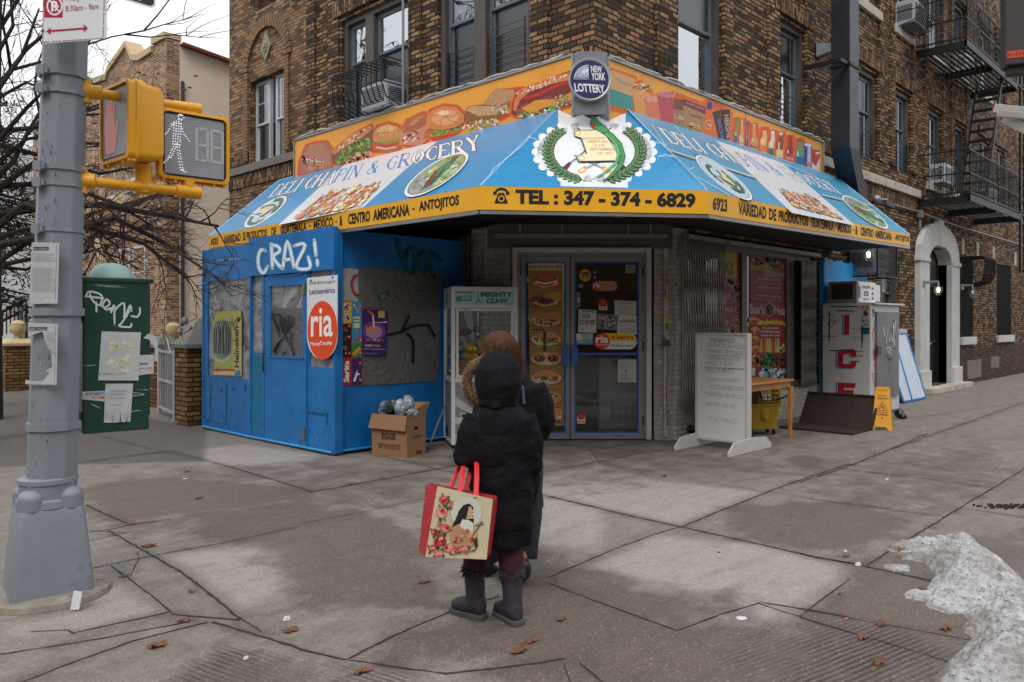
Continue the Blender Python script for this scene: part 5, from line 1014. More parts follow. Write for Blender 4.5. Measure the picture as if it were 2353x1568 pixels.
for i,(e1,e2)in enumerate((('·EGG,BACON, HOME FRIES','HUEVOS, TOCINO, PAPAS CASERAS'),('·EGG, HAM, HOME FRIES','HUEVOS, JAMON, PAPAS CASERAS'),('·EGG, SAUSAGE, HOME FRIES','HUEVOS, SALCHICHA, PAPAS CASERAS'))):
 y=345+i*52;A.text(e1,(675-i*5,y),(815+i*2,y+12),(675-i*5,y-15),'#b0a8a4',.02);A.text(e2,(648-i*5,y+20),(834+i*4,y+36),(648-i*5,y+6),'#a3701e',.02)
A.ell(745,530,27,44,'#a39c96');A.ell(745,530,24,40,'#1d1a18');specks(A,745,530,14,24,['#8a7a58','#5a4a34'],16,4,9)
A.text("Boar's",(625,558),(712,562),(625,492),'#a9a39e',.02);A.text('Head',(776,562),(866,570),(776,502),'#a9a39e',.02);A.text('Sandwiches',(667,626),(832,628),(667,588),'#c4c022',.03)
for i,q in enumerate(('HAM, EGG, CHEESE','SAUSAGE, EGG, CHEESE','BACON, EGG, CHEESE')):A.text(q,(702-i*4 if i!=1 else 690,655+i*23),(803+i*6 if i!=1 else 815,657+i*23),(702-i*4 if i!=1 else 690,640+i*23),'#b8b2ae',.03)
for x,y in((645,600),(658,665),(655,720),(660,780),(655,838)):A.ell(x,y,32,26,'#9a5a24');A.ell(x-3,y-10,27,14,'#b88240');specks(A,x,y+6,26,6,['#5a3018','#b8a068','#6a7a34'],12,4,8)
A.poly([(834,620),(872,622),(866,725),(843,722)],'#6a4030');A.ell(853,626,20,12,'#a89888')
for i in range(12):
 x=694+i*10;A.poly([(x-3,712),(x+3,712),(x+5,800),(x-5,800)],['#a8b82a','#b85a2a','#a83a3a','#8ab03a','#c8a83a','#b8b0a8'][i%6])
specks(A,745,850,58,48,['#1d4a2c','#2f7a3c','#14301e','#5a8a4a','#0f2418'],90,6,16);A.rect(690,880,745,930,'#1f6a34');A.poly([(738,872),(745,900),(730,930),(742,915),(754,928),(748,900)],'#a83028');specks(A,845,780,28,46,['#a89a3a','#4a5a3a','#8a3a2a','#c8b858'],40,6,12);specks(A,845,860,28,44,['#1d1512','#3a2018','#6a2a20'],30,7,14)
specks(A,775,935,96,32,['#7a98ac','#a8c0cc','#5a8098','#c8d4da'],110,8,20);A.rect(634,870,656,948,'#a85a22');A.rect(636,898,655,945,'#b8b2a8');specks(A,660,850,20,40,['#8a4a1c','#b87a34'],20,6,14)
A.done('window_poster',swo)
# --- folded scissor gates
steel=mat('gate_steel','#8b8681',.5,.5,var=.25,vs=12,dirt='#45392f',dt=.55)
def gate(Mx,u0,u1,v0,v1,n,k,lattice,label,name='folding_gate'):
 g_=MB(Mx)
 for i in range(k+1):x=u0+(u1-u0)*i/k;g_.bar((x,v0,n),(x,v1,n),.014 if not lattice else .01,.022,up=(0,0,1)if False else(1,0,0))
 s_=(u1-u0)/k
 m_=int((v1-v0)/(.28 if lattice else .5))
 for i in range(k):
  for j in range(m_):
   ya=v0+(v1-v0)*j/m_;yb=v0+(v1-v0)*(j+1)/m_;a=u0+i*s_
   g_.bar((a,ya,n+.012),(a+s_,yb,n+.012),.006,.01,up=(1,0,0));g_.bar((a+s_,ya,n+.018),(a,yb,n+.018),.006,.01,up=(1,0,0))
 o=g_.build(name,steel,None);return tag(o,label,'gate','folding steel gates')
gx0,_=u6(190,500);gx1,_=u6(432,500);gate(FR(),gx0-.1,gx1,.38,2.72,.09,17,False,'folded grey steel scissor gate left of the red window posters')
gx0,_=u6(918,500);gx1,_=u6(1004,500);gate(FR(),gx0,gx1,.5,2.66,.09,11,False,'narrow folded steel gate at the far end of the shop window, by the ice machine')
MB(FR()).box(9.35,2.74,.04,13.66,2.8,.13).build('gate_rail',steel,bld)
gate(FL(),-8.75,-7.95,.4,2.8,.07,10,True,'dark diamond-lattice folding gate between the blue booth and the entrance')
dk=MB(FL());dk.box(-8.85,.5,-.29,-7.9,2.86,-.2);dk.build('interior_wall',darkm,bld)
# tangled cable hanging at the gate top
tc_=MB();p0=ony(*Z6(205,130),5.8)
P_=[p0+Vector((.13*math.sin(i*1.7)+random.uniform(-.05,.05),random.uniform(-.04,.04),.13*math.cos(i*1.1)-.05+random.uniform(-.08,.08)))for i in range(26)];tc_.tube(P_,.006,5)
tag(tc_.build('cable_tangle',mat('cable_grey','#8a8378',.6),None,smooth='all'),'tangle of pale cable hanging at the top of the folded gate right of the entrance','cable')
# =====================================================================
# BLUE PLYWOOD BOOTH
# =====================================================================
bz=thing('plywood_booth','blue painted plywood booth with graffiti and plastic windows on the pavement','booth',(6.3,9.9,0))
blu=mat('blue_plywood','#0a69ab',.45,var=.2,vs=2.2,bump=.35,bs=9,dirt='#0c4a63',dt=.57)
XB=5.27
def ub(zx,zy,x=XB):q=onx(*Z1d(zx,zy),x);return-q.y,q.z
def bbox(mb,x0,y0,x1,y1,n0,n1,fl=True):
 a=ub(x0,y1,XB-n1);b=ub(x1,y0,XB-n1);mb.box(a[0],a[1]if fl else .03,n0,b[0],b[1],n1)
F_=FL(XB);e0=ub(40,600)[0];e1=ub(848,600)[0]
sec1=ub(322,600)[0];d0u,d1u=ub(408,900)[0],ub(660,900)[0];zdt=ub(540,385)[1];zlt=ub(50,236)[1]
wl1=(ub(48,700)[0],ub(318,700)[0],ub(180,1035)[1],ub(180,424)[1]);wl2=(ub(325,700)[0],d0u-.06,ub(370,882)[1],ub(370,400)[1]);wr=(d1u+.1,ub(838,700)[0],1.05,ub(760,362)[1])
p=MB(F_);p.wall(-11.64,d0u,.04,zlt,[wl1,wl2],.03);p.wall(d1u,e1,.04,2.62,[wr],.03);p.M=FL(XB+.03);
each(p,'front_panel',blu,bz)
p=MB(F_);p.box(sec1-.02,zdt,-.04,e1+.01,ub(600,110)[1]-.03,.03);p.build('header_panel',blu,bz,bevel=.004)
p=MB(F_);p.box(-11.68,.03,-.05,-11.64,zlt,.012);p.box(e1-.03,.03,-.1,e1+.008,2.72,.012);p.box(sec1-.02,.04,0,sec1+.015,zdt,.02);p.box(d0u-.05,.04,0,d0u,zdt,.016);p.box(d1u,.04,0,d1u+.05,zdt,.016);each(p,'corner_post',blu,bz)
dw=(ub(446,700)[0],ub(648,700)[0],ub(545,900)[1],ub(545,460)[1])
p=MB(FL(XB-.012));p.wall(d0u+.008,d1u-.008,.05,zdt-.02,[dw],.03);bd=p.build('booth_door',blu,bz);p=MB(FL(XB-.012));p.box(dw[0]-.02,dw[3],.001,dw[1]+.02,dw[3]+.03,.012);p.box(dw[0]-.03,dw[2]-.03,.001,dw[1]+.02,dw[2],.012);p.build('window_bead',blu,bd)
h_=MB(FL(XB-.02))
for y in(ub(650,480)[1],ub(645,1385)[1]):h_.box(d1u-.015,y-.07,0,d1u+.035,y+.07,.012)
each(h_,'hinge',mat('brass','#b08d4a',.4,.8),bd)
hh=MB(FL(XB-.02));a=ub(418,925);hh.tube([(a[0]-.01,a[1]-.16,.02),(a[0]+.03,a[1]-.08,.05),(a[0]+.03,a[1]+.1,.05),(a[0]-.01,a[1]+.16,.02)],.011,6);hh.build('handle',mat('dull_steel','#4c4845'),bd)
plast=bpy.data.materials.new('clouded_plastic');plast.use_nodes=True;tt=plast.node_tree;bb_=tt.nodes['Principled BSDF'];bb_.inputs['Base Color'].default_value=(.1,.1,.105,1);bb_.inputs['Roughness'].default_value=.3;bb_.inputs['Specular IOR Level'].default_value=.9
nz_=tt.nodes.new('ShaderNodeTexNoise');nz_.inputs['Scale'].default_value=3;nz_.inputs['Detail'].default_value=5;nz_.inputs['Distortion'].default_value=1.5;tcx=tt.nodes.new('ShaderNodeTexCoord');tt.links.new(tcx.outputs['Object'],nz_.inputs['Vector']);bpx=tt.nodes.new('ShaderNodeBump');bpx.inputs['Strength'].default_value=.6;bpx.inputs['Distance'].default_value=.04;tt.links.new(nz_.outputs['Fac'],bpx.inputs['Height']);tt.links.new(bpx.outputs[0],bb_.inputs['Normal'])
crx=tt.nodes.new('ShaderNodeValToRGB');crx.color_ramp.elements[0].color=(.09,.092,.1,1);crx.color_ramp.elements[0].position=.35;crx.color_ramp.elements[1].color=(.34,.34,.35,1);crx.color_ramp.elements[1].position=.7;tt.links.new(nz_.outputs['Fac'],crx.inputs['Fac']);tt.links.new(crx.outputs[0],bb_.inputs['Base Color'])
for w_ in(wl1,wl2,wr):MB(F_).box(w_[0]-.01,w_[2]-.01,-.028,w_[1]+.01,w_[3]+.01,-.02).build('plastic_window',plast,bz)
MB(FL(XB-.012)).box(dw[0]-.01,dw[2]-.01,-.025,dw[1]+.01,dw[3]+.01,-.018).build('plastic_window',plast,bd)
foilm=bpy.data.materials.new('foil_insulation');foilm.use_nodes=True;tt=foilm.node_tree;bb_=tt.nodes['Principled BSDF'];bb_.inputs['Base Color'].default_value=(.22,.215,.21,1);bb_.inputs['Metallic'].default_value=.75;bb_.inputs['Roughness'].default_value=.34
n1_=tt.nodes.new('ShaderNodeTexNoise');n1_.inputs['Scale'].default_value=90;n1_.inputs['Detail'].default_value=3;n2_=tt.nodes.new('ShaderNodeTexNoise');n2_.inputs['Scale'].default_value=4;n2_.inputs['Distortion'].default_value=2.5;ad=tt.nodes.new('ShaderNodeMath');ad.operation='MULTIPLY_ADD';ad.inputs[1].default_value=1.6
tcx=tt.nodes.new('ShaderNodeTexCoord');[tt.links.new(tcx.outputs['Object'],q.inputs['Vector'])for q in(n1_,n2_)];tt.links.new(n2_.outputs['Fac'],ad.inputs[0]);tt.links.new(n1_.outputs['Fac'],ad.inputs[2]);bpx=tt.nodes.new('ShaderNodeBump');bpx.inputs['Strength'].default_value=.7;bpx.inputs['Distance'].default_value=.02;tt.links.new(ad.outputs[0],bpx.inputs['Height']);tt.links.new(bpx.outputs[0],bb_.inputs['Normal'])
p=MB(FL(XB-.012));a=dw;p.quad((a[0],a[2],-.015),(a[1],a[2],-.015),(a[1],a[2]+(a[3]-a[2])*.68,-.015),(a[0],a[2]+(a[3]-a[2])*.68,-.015)).build('foil_sheet',foilm,bd)
# side wall facing the entrance
YB=8.14
p=MB(FR(0,YB));p.box(XB+.02,.05,-.03,7.42,2.72,0);p.build('side_panel',blu,bz)
def us(zx,zy):q=ony(*Z1d(zx,zy),YB);return q.x,q.z
P4=[us(990,345),us(1508,372),us(1488,1056),us(988,1090)]
p=MB(FR(0,YB));cols_=22;rws=20;vs_=[];
for j in range(rws+1):
 for i in range(cols_+1):
  u,v=i/cols_,j/rws;x=(P4[0][0]*(1-u)+P4[1][0]*u)*(1-v)+(P4[3][0]*(1-u)+P4[2][0]*u)*v;y=(P4[0][1]*(1-u)+P4[1][1]*u)*(1-v)+(P4[3][1]*(1-u)+P4[2][1]*u)*v;vs_.append((min(x,7.39),y+random.uniform(-.004,.004),.008+.003*random.random()))
p.add(vs_,[(j*(cols_+1)+i,(j+1)*(cols_+1)+i,(j+1)*(cols_+1)+i+1,j*(cols_+1)+i+1)for j in range(rws)for i in range(cols_)]);p.build('foil_sheet',foilm,bz,smooth='all')
p=MB(FR(0,YB));a=us(895,350);b=us(992,560);p.box(a[0],b[1],0.001,b[0],a[1],.006);p.build('white_board',mat('scuffed_white','#9a9a9a',.6,var=.2,dirt='#5b5b5a',dt=.56),bz)
sk=MB();sk.tube([(XB-.02,11.64,.035),(XB-.03,10.2,.03),(XB-.02,YB,.04)],.02,6);sk.tube([(XB,YB-.02,.05),(7.3,YB-.02,.05)],.018,6);sk.build('tarp_hem',mat('blue_tarp','#1d85bc',.4,var=.15),bz)
MB().box(XB+.02,YB+.02,.0,XB+.14,YB+.16,.05).build('foot_block',mat('scrap_wood','#8f7350',.8),bz)
MB().box(XB+.05,YB+.05,2.6,7.4,11.6,2.65).build('roof_sheet',blk,bz)
MB(FL(7.40)).box(-11.6,0,-.0,-8.2,2.6,.01).build('rear_panel',darkm,bz);MB(FR(0,11.64)).box(XB+.01,.03,-.03,7.4,2.62,0).build('side_panel',blu,bz)
# graffiti and stickers on the booth
A=Art(planemap((XB-.031,0,0),(-1,0,0),Z1d),(-1,0,0),off=.001);A.curved=True;spw='#dfe8ee';fz2='#6fa6cb'
for w_,c in((28,'#4d92c4'),(22,'#9cc4de'),(15,spw)):
 for pts in([(408,240),(385,235),(368,270),(366,330),(382,370),(402,378),(424,340)],[(448,200),(455,350)],[(448,205),(490,215),(500,245),(460,280),(512,352)],[(520,352),(548,180),(590,345)],[(528,300),(575,292)],[(592,210),(660,205),(604,340),(688,350),(680,280)],[(718,175),(728,270)],[(736,300),(738,332)]):A.line(pts,w_,c)
A.line([(425,400),(520,396),(600,388),(655,372)],9,'#0e4d80')
A.done('graffiti',bz)
A=Art(planemap((XB-.013,0,0),(-1,0,0),Z1d),(-1,0,0),off=.001);A.mp=planemap((XB-.001,0,0),(-1,0,0),Z1d)
# torn beer-bottle poster in the left window
A.poly([(102,618),(258,615),(262,1000),(262,1028),(86,1020),(90,900),(80,700)],'#a3a55a');A.ell(140,800,66,130,'#7f8d66',0,22);A.ell(138,860,60,80,'#8a9a86',0,20);A.ell(138,850,48,66,'#6d7f66',0,20)
for i in range(9):
 x=92+i*12;h=random.uniform(0,40);A.line([(x,690+h),(x+random.uniform(-6,6),760),(x+random.uniform(-5,9),900-h*.4)],[7,9,6],'#2b2338');A.line([(x,700+h),(x+12,680)],6,'#4a3568')
A.poly([(232,700),(262,660),(262,1010),(200,1010),(222,880)],'#b5a96a');A.text('Heineken',(247,975),(243,715),(216,973),'#22301c',.03);A.ell(243,672,14,17,'#22301c',0,5);A.rect(86,982,220,996,'#a4482f');A.rect(86,996,220,1020,'#c2b488');A.ell(240,1008,20,22,'#2b7aa8',0,14,jag=.3)
for pts in([(200,660),(208,720),(222,670)],[(212,690),(216,740)],[(222,670),(232,720),(240,680)]):A.line(pts,4,'#2a2a24')
A.line([(80,900),(110,930),(150,935),(190,905)],8,'#b9c2c0');A.line([(66,560),(90,558),(135,562)],6,'#a9b4bd')
A.line([(68,1060),(64,1300)],3,'#0c3a5e');A.line([(168,1070),(166,1330)],3,'#0c3a5e');A.line([(64,1310),(166,1332)],3,'#0c3a5e')
for x,y,dx,dy in((284,1080,0,42),(198,1108,18,3),(132,1105,5,20),(303,575,0,36),(212,588,16,2),(288,828,0,40)):A.line([(x,y),(x+dx,y+dy)],6,'#101418')
A.line([(100,300),(180,296),(262,288)],9,'#79a7c4');A.line([(150,298),(182,296)],14,'#2a4658');A.line([(50,312),(75,308)],8,'#79a7c4')
A.ell(382,950,32,48,'#cfd6da',0,16,jag=.12);A.ell(382,950,26,40,'#2a5f94',0,14,jag=.1);A.poly([(352,945),(400,900),(412,905),(400,960),(378,985),(362,962)],'#dbe1e4')
A.poly([(330,900),(402,900),(398,1425),(310,1405)],'#0c6a93')
for i in range(130):x,y=random.uniform(30,830),random.choice((random.uniform(900,1400),random.uniform(1250,1480)));y=min(y,1345+x*.16);q=random.uniform(1,4.5);A.line([(x,y),(x+random.uniform(-5,5),y+random.uniform(4,34))],q,random.choice(['#0b3f66','#2f86b8','#0a3150','#3a6f8c','#0d4e7a']),up=(i==0))
A.poly([(680,1245),(795,1262),(800,1275),(682,1262)],'#0d4e7a');A.poly([(790,1262),(800,1265),(798,1335),(792,1335)],'#0d4e7a')
A.done('printed_mark',bz)
A=Art(planemap((XB-.013,0,0),(-1,0,0),Z1d),(-1,0,0),off=.001);A.curved=True
for pts in([(458,632),(470,700),(498,775)],[(470,640),(500,650),(492,740),(478,700)],[(510,650),(520,760),(535,655),(548,755),(560,650)],[(445,655),(480,690)],[(555,655),(565,720),(582,690),(580,655)],[(545,720),(520,790),(465,850),(468,875),(505,800),(470,880),(500,905),(540,875)],[(572,755),(568,800),(588,900)],[(500,640),(505,700),(530,760),(560,830)]):A.line(pts,8,'#17151a')
A.done('graffiti',bd)
A=Art(planemap((0,YB-.02,0),(0,-1,0),Z1d),(0,-1,0),off=.001);A.curved=True
A.line([(985,395),(962,410),(950,445),(962,500),(990,520)],13,'#9c1d2c');A.line([(990,392),(960,402)],10,'#9c1d2c')
for pts in([(1235,170),(1260,260),(1300,370)],[(1300,250),(1290,340),(1340,380),(1350,240),(1310,230)],[(1385,260),(1370,340),(1410,380),(1430,270),(1390,240)],[(1460,250),(1440,330),(1470,410)],[(1470,260),(1510,300)]):A.line(pts,22,'#12565e')
for pts in([(1170,770),(1260,750),(1330,715),(1430,705)],[(1430,705),(1470,775)],[(1300,760),(1335,810),(1335,940)],[(1270,740),(1310,650)]):A.line(pts,17,'#1a1a1b')
A.line([(1120,540),(1180,510)],26,'#4f7a78')
A.done('graffiti',bz)
def flat_sign(name,label,cat,Mx,pts,n,m_,grp=None,th=.006):
 o=MB(Mx).prism(pts,n,n+th).build(name,m_,None);return tag(o,label,cat,grp)
 # round-footed money transfer sign
pp=[ub(673,412),ub(864,392)];q=[ub(673+(768-673)*(1-math.cos(math.pi*i/14)),770+150*math.sin(math.pi*i/14),)for i in range(15)]
cvt=lambda pts,x:[(lambda w_:(-w_.y,w_.z))(onx(*Z1d(*p_),x))for p_ in pts]
outl=[(864,392),(673,412)]+[(768-96*math.cos(math.pi*i/16),775+148*math.sin(math.pi*i/16))for i in range(17)]
sg=flat_sign('money_transfer_sign','white sign with an orange disc advertising money transfer, beside the blue booth door','sign',FL(XB-.03),cvt(outl,XB-.03),0,mat('sign_white','#d3d6d9',.4,var=.05))
A=Art(planemap((XB-.037,0,0),(-1,0,0),Z1d),(-1,0,0),off=.001);A.ell(768,740,94,184,'#d8461a',0,40)
A.text('ria',(695,782),(832,780),(695,604),'#e9e9e6',.015);A.text('MoneyTransfer',(692,845),(832,838),(692,812),'#e9e4de',.012);A.text('Envía dinero aquí a',(686,462),(846,450),(686,432),'#2b3a66',.0);A.text('Latinoamérica',(686,516),(846,504),(686,482),'#2b3a66',.01)
A.ell(697,428,5,8,'#3a2a22',0,8);A.ell(831,408,5,8,'#3a2a22',0,8);A.done('lettering',sg)
# two posters on the side wall
cvs=lambda pts,y:[(lambda w_:(w_.x,w_.z))(ony(*Z1d(*p_),y))for p_ in pts]
ps=flat_sign('ice_cream_poster','tall red, blue and yellow ice-lolly poster on the booth corner','poster',FR(0,YB-.012),cvs([(880,560),(1016,560),(1014,1078),(880,1084)],YB-.012),0,mat('sign_red','#a01e2c',.45,var=.06),th=.006)
A=Art(planemap((0,YB-.019,0),(0,-1,0),Z1d),(0,-1,0),off=.001,step=.00008)
A.rect(886,562,950,696,'#c9a91d');A.rect(888,704,948,910,'#2a1614');A.rect(952,562,1015,822,'#2a86b0');A.rect(952,826,1015,910,'#2f7f38');A.rect(952,914,1013,1076,'#3a2160');A.text('Sarita',(934,1066),(936,930),(898,1066),'#dcd8d6',.04)
for x,y in((915,595),(918,660)):A.ell(x,y,22,26,'#c8b6c0');specks(A,x,y,18,22,['#d8c8d0','#a8406a','#e0d0a0','#7a3a5a'],20,4,9)
for x,y,c in((975,600,'#d0c03a'),(985,610,'#c8403a')):A.line([(x-14,y-24),(x+18,y+20)],9,c)
A.rect(960,655,1000,685,'#d8c8a0');A.rect(962,665,998,676,'#b84a30');A.rect(962,695,1000,725,'#c8c898');A.poly([(958,815),(1005,770),(1008,800)],'#b8303a');A.line([(960,895),(1002,850)],22,'#d8862a');A.poly([(962,960),(975,930),(1008,918)],'#5a2a1a');A.line([(965,1060),(990,990),(995,1020)],14,'#d8d4d0')
for x,y in((910,735),(915,790),(905,850),(925,885)):A.ell(x,y,18,16,'#5a3424');specks(A,x,y,16,14,['#8a5a3c','#c89a7a','#3a1c14'],14,4,8)
for x,y in((940,575),(900,650),(1005,590),(935,712),(985,740),(1005,800),(935,780),(935,885),(1003,880),(1003,945),(1003,1050)):A.rect(x-6,y-9,x+6,y+9,'#b8202c');A.rect(x-4,y-3,x+4,y+3,'#e8d8d8')
A.done('printed_art',ps)
ps=flat_sign('theatre_poster','purple dance-show poster stuck on the silver foil wall of the booth','poster',FR(0,YB-.03),cvs([(1018,604),(1180,620),(1166,904),(1016,900)],YB-.03),0,mat('poster_purple','#3a1a5e',.4,var=.06),th=.004)
A=Art(planemap((0,YB-.035,0),(0,-1,0),Z1d),(0,-1,0),off=.001,step=.00008)
A.ell(1092,745,72,62,'#6a3a80');A.ell(1092,750,52,40,'#9a78b0');A.poly([(1035,720),(1080,728),(1128,730),(1118,750),(1090,758),(1050,748)],'#c8742a');A.line([(1050,615),(1082,640),(1088,690),(1076,720)],[8,10,8,12],'#c8622a');A.line([(1085,690),(1130,690),(1172,688)],[4,5,10],'#c8b8a8');A.line([(1084,645),(1090,720)],8,'#d8ccc0');A.rect(1118,618,1158,662,'#b8a84a')
specks(A,1092,800,56,8,['#d8a040','#e0b868'],24,3,6);A.text('SHEN YUN',(1034,842),(1128,844),(1034,828),'#d0c0c8',.01);A.text('25-MAY 10 | LINCOLN CENTER',(1020,862),(1160,865),(1020,853),'#c8bcc8',.01);A.text('ShenYun.com/NY  800-818-2393',(1022,888),(1118,890),(1022,881),'#a89cb0',.0);A.done('printed_art',ps)
# =====================================================================
# SIGNAL POLE, PEDESTRIAN SIGNALS, SIGNS
# =====================================================================
grp=mat('pole_grey','#7a828b',.5,var=.1,vs=3,bump=.15,bs=120,dirt='#565a5f',dt=.58);yel=mat('signal_yellow','#dd9d16',.42,var=.06,vs=2,bump=.08,bs=90,dirt='#a87412',dt=.68)
pole=thing('signal_pole','grey eight-sided steel signal pole with a boxy base','pole',ld(-2.73,4.65,0))
PB=FV(-2.73,4.65,0,.656)
def sq(mb,prof,r=.04,sd=4):
 rr=[]
 for h,z in prof:
  ring=[]
  for cx,cy,a0 in((h-r,h-r,0),(-(h-r),h-r,90),(-(h-r),-(h-r),180),(h-r,-(h-r),270)):
   for k in range(sd+1):a=R(a0+90*k/sd);ring.append((cx+r*math.cos(a),z,-(cy+r*math.sin(a))))
  rr.append(ring)
 return mb.rings(rr)
b_=MB(PB);sq(b_,[(.2,.03),(.212,.04),(.21,.1),(.172,.5),(.165,.525),(.155,.53)]);b_.build('base',grp,pole,smooth=True)
b_=MB(PB);b_.lathe([(.17,.53),(.165,.57),(.15,.58),(.15,.66),(.158,.665),(.158,.69),(.14,.7)],seg=24,axis=1)
for k in range(4):
 a=R(45+90*k);c,s_=math.cos(a)*.14,math.sin(a)*.14;b_.ball((c,.59,s_),(.07,.055,.07),16,8);b_.lathe([(.072,.525),(.072,.59)],(c,0,s_),16,1);b_.box(c*1.05-.012,.64,s_*1.05-.012,c*1.05+.012,.67,s_*1.05+.012)
b_.build('collar',grp,pole,smooth=True)
def pc(z):return ld(-2.73+.0325*z*.95,4.65,z)
p_=MB();rr=[]
for z,r_ in((.66,.138),(3,.125),(6.5,.108)):
 rr.append([pc(z)+(VR*math.cos(R(22.5-8+45*k))+VF*math.sin(R(22.5-8+45*k)))*r_ for k in range(8)])
p_.rings(rr);p_.build('shaft',grp,pole,bevel=.012)
b_=MB()
for py,h in((172,.012),(213,.012),(388,.012),(425,.012),(530,.01)):
 z=CAMH+(741-py)/1815*4.6;c=pc(z);b_.rings([[c+(VR*math.cos(R(14.5+45*k))+VF*math.sin(R(14.5+45*k)))*r_+Vector((0,0,dz))for k in range(8)]for r_,dz in((.128,-h),(.137,-h),(.137,h),(.128,h))],False)
 q=c-VF*.135-VR*.05;b_.bar(q-VR*.03,q+VR*.035,.03,.035);b_.bar(q-VR*.02-VF*.012,q+VR*.02-VF*.012,.02,.055)
for py in(717,980):
 z=CAMH+(741-py)/1815*4.6;c=pc(z);b_.rings([[c+(VR*math.cos(R(14.5+45*k))+VF*math.sin(R(14.5+45*k)))*r_+Vector((0,0,dz))for k in range(8)]for r_,dz in((.13,-.022),(.148,-.022),(.148,.022),(.13,.022))],False)
each(b_,'band',grp,pole)
fd=MB();fd.lathe([(.0,0),(.34,.0),(.33,.03),(.26,.045),(.0,.05)],ld(-2.73,4.65,0.002),26);tag(fd.build('pole_footing',mat('footing_concrete','#857d73',.9,var=.3,vs=6,bump=.6,bs=20,dirt='#453d36',dt=.55),None,smooth=True),'low round mortar footing under the grey pole base','footing')
# pasted notices
Zp=zconv(0,900,1.742)
pap=mat('weathered_paper','#aeb1b5',.8,var=.12,vs=8,bump=.4,bs=25,dirt='#8a8d92',dt=.6);ppn=(-(VF)*math.cos(.14)-VR*math.sin(.14))
def notice(pts,label,n0,draw,d=4.508,cv=Zp,nn=None,cat='notice',m_=None,name='paper_notice',th=.003,grp_=None):
 nn=Vector(nn or ppn);p0=ld(-2.68,d,1.5)if isinstance(d,float)else d
 mb=MB();a=[hit(*cv(*p),p0,nn)for p in pts];k=len(a);v=a+[p-nn*th for p in a];tr=tessellate_polygon([[Vector((p[0],p[1],0))for p in pts]])
 mb.add(v,[tuple(t)for t in tr]+[tuple(i+k for i in t)for t in tr]+[(i,(i+1)%k,(i+1)%k+k,i+k)for i in range(k)]);o=mb.build(name,m_ or pap,None);tag(o,label,cat,grp_)
 if draw:A=Art(planemap(p0,nn,cv),nn,off=.0008);draw(A);A.done('printed_text',o)
 return o
def d1(A):
 A.rect(232,154,340,178,'#2e2f38');A.text('viso público',(234,174),(335,176),(234,159),'#b5b7bb',.01);A.line([(396,140),(385,520)],2,'#3a3b42')
 for y in list(range(200,262,9))+list(range(300,470,9)):A.line([(226,y),(226+random.uniform(120,160),y+2)],1.6,'#7f8187')
notice([(222,122),(412,126),(400,548),(204,552)],'upper white public notice pasted on the grey pole',0,d1)
def d2(A):
 A.rect(205,713,330,736,'#2e2f38');A.text('ublic Notice',(208,732),(326,733),(208,718),'#b5b7bb',.01);A.line([(388,700),(380,1100)],2,'#3a3b42')
 for y in range(750,900,9):A.line([(318,y),(378,y)],1.6,'#7f8187')
notice([(196,682),(402,690),(392,1115),(176,1110),(178,1078),(215,1090),(300,1085),(345,1030),(318,1020),(362,990),(358,900),(318,830),(298,745),(240,760),(200,780)],'torn lower public notice pasted on the grey pole',0,d2,d=4.497)
A=Art(lambda x,y:pc(y)-VF*.14+VR*x,-VF,off=-.012);A.k=0
for i in range(90):x,y,h=random.uniform(-.06,.05),random.uniform(.72,3.1),random.uniform(.004,.03);A.line([(x,y),(x+random.uniform(-.004,.004),y+h)],random.uniform(.002,.007),random.choice(['#4f5357','#9aa0a6','#5f6468','#3c3f42']),up=(i==0))
A.done('scuff_mark',pole)
# control cabinet
cab=thing('control_cabinet','dark green control cabinet strapped to the grey pole, covered in graffiti and torn flyers','cabinet',ld(-2.45,4.9,.925))
CB=FV(-2.582,4.75,0,.66);grn=mat('cabinet_green','#163c2f',.35,var=.15,vs=4,dirt='#20483a',dt=.6)
c_=MB(CB);sq_=c_.box(0,.925,-.2,.374,1.86,0);c_.build('body',grn,cab,bevel=.012);c_=MB(CB);c_.box(-.004,1.845,-.27,.40,1.875,.008);c_.box(.376,1.0,-.25,.41,1.84,-.13);c_.build('lid',grn,cab,bevel=.006)
MB(CB).lathe([(.13,0),(.128,.02),(.11,.06),(.08,.088),(.04,.102),(.0,.106)],(.19,1.87,-.17),24,1).build('dome_cap',mat('pale_teal','#93b5b4',.6,var=.06),cab,smooth=True)
c_=MB(CB);c_.box(-.1,1.6,-.12,0,1.68,-.05);c_.box(-.1,1.0,-.12,0,1.06,-.05);c_.build('bracket',grp,cab)
cn=-(VF)*math.cos(.66)+VR*math.sin(.66);c0p=ld(-2.582,4.75,0)
A=Art(planemap(c0p,cn,Zp),cn,off=.002);A.curved=True;W8='#c3c8cc'
for pts in([(598,500),(620,465),(690,480),(712,510),(690,560),(640,520),(625,470)],[(595,498),(720,512)],[(670,540),(672,605)],[(700,560),(735,575),(765,545),(740,520),(715,560),(740,590),(775,580),(770,600)],[(775,610),(795,560),(798,690),(800,600),(862,545),(868,640),(905,560),(915,600)],[(860,640),(880,640),(900,570)],[(915,635),(955,640),(975,610),(972,580)],[(900,600),(850,680),(828,705),(905,712),(915,690)]):A.line(pts,13,W8)
for x,y,h in((672,560,50),(797,600,105),(770,580,28)):A.line([(x,y),(x+1,y+h)],5,W8)
for x0,y0,x1,y1 in((640,420,920,440),(570,985,700,975),(940,1145,1050,1155),(620,1240,700,1280),(900,1300,985,1290),(880,1170,1020,1175),(900,1200,1010,1180)):
 for k in range(7):a,b=sorted((random.random(),random.random()));A.line([(x0+(x1-x0)*a,y0+(y1-y0)*a+random.uniform(-7,7)),(x0+(x1-x0)*b,y0+(y1-y0)*b+random.uniform(-6,6))],random.uniform(1.5,5),random.choice(['#7f9a92','#a5b5b2','#5a766c']))
A.done('graffiti',cab)
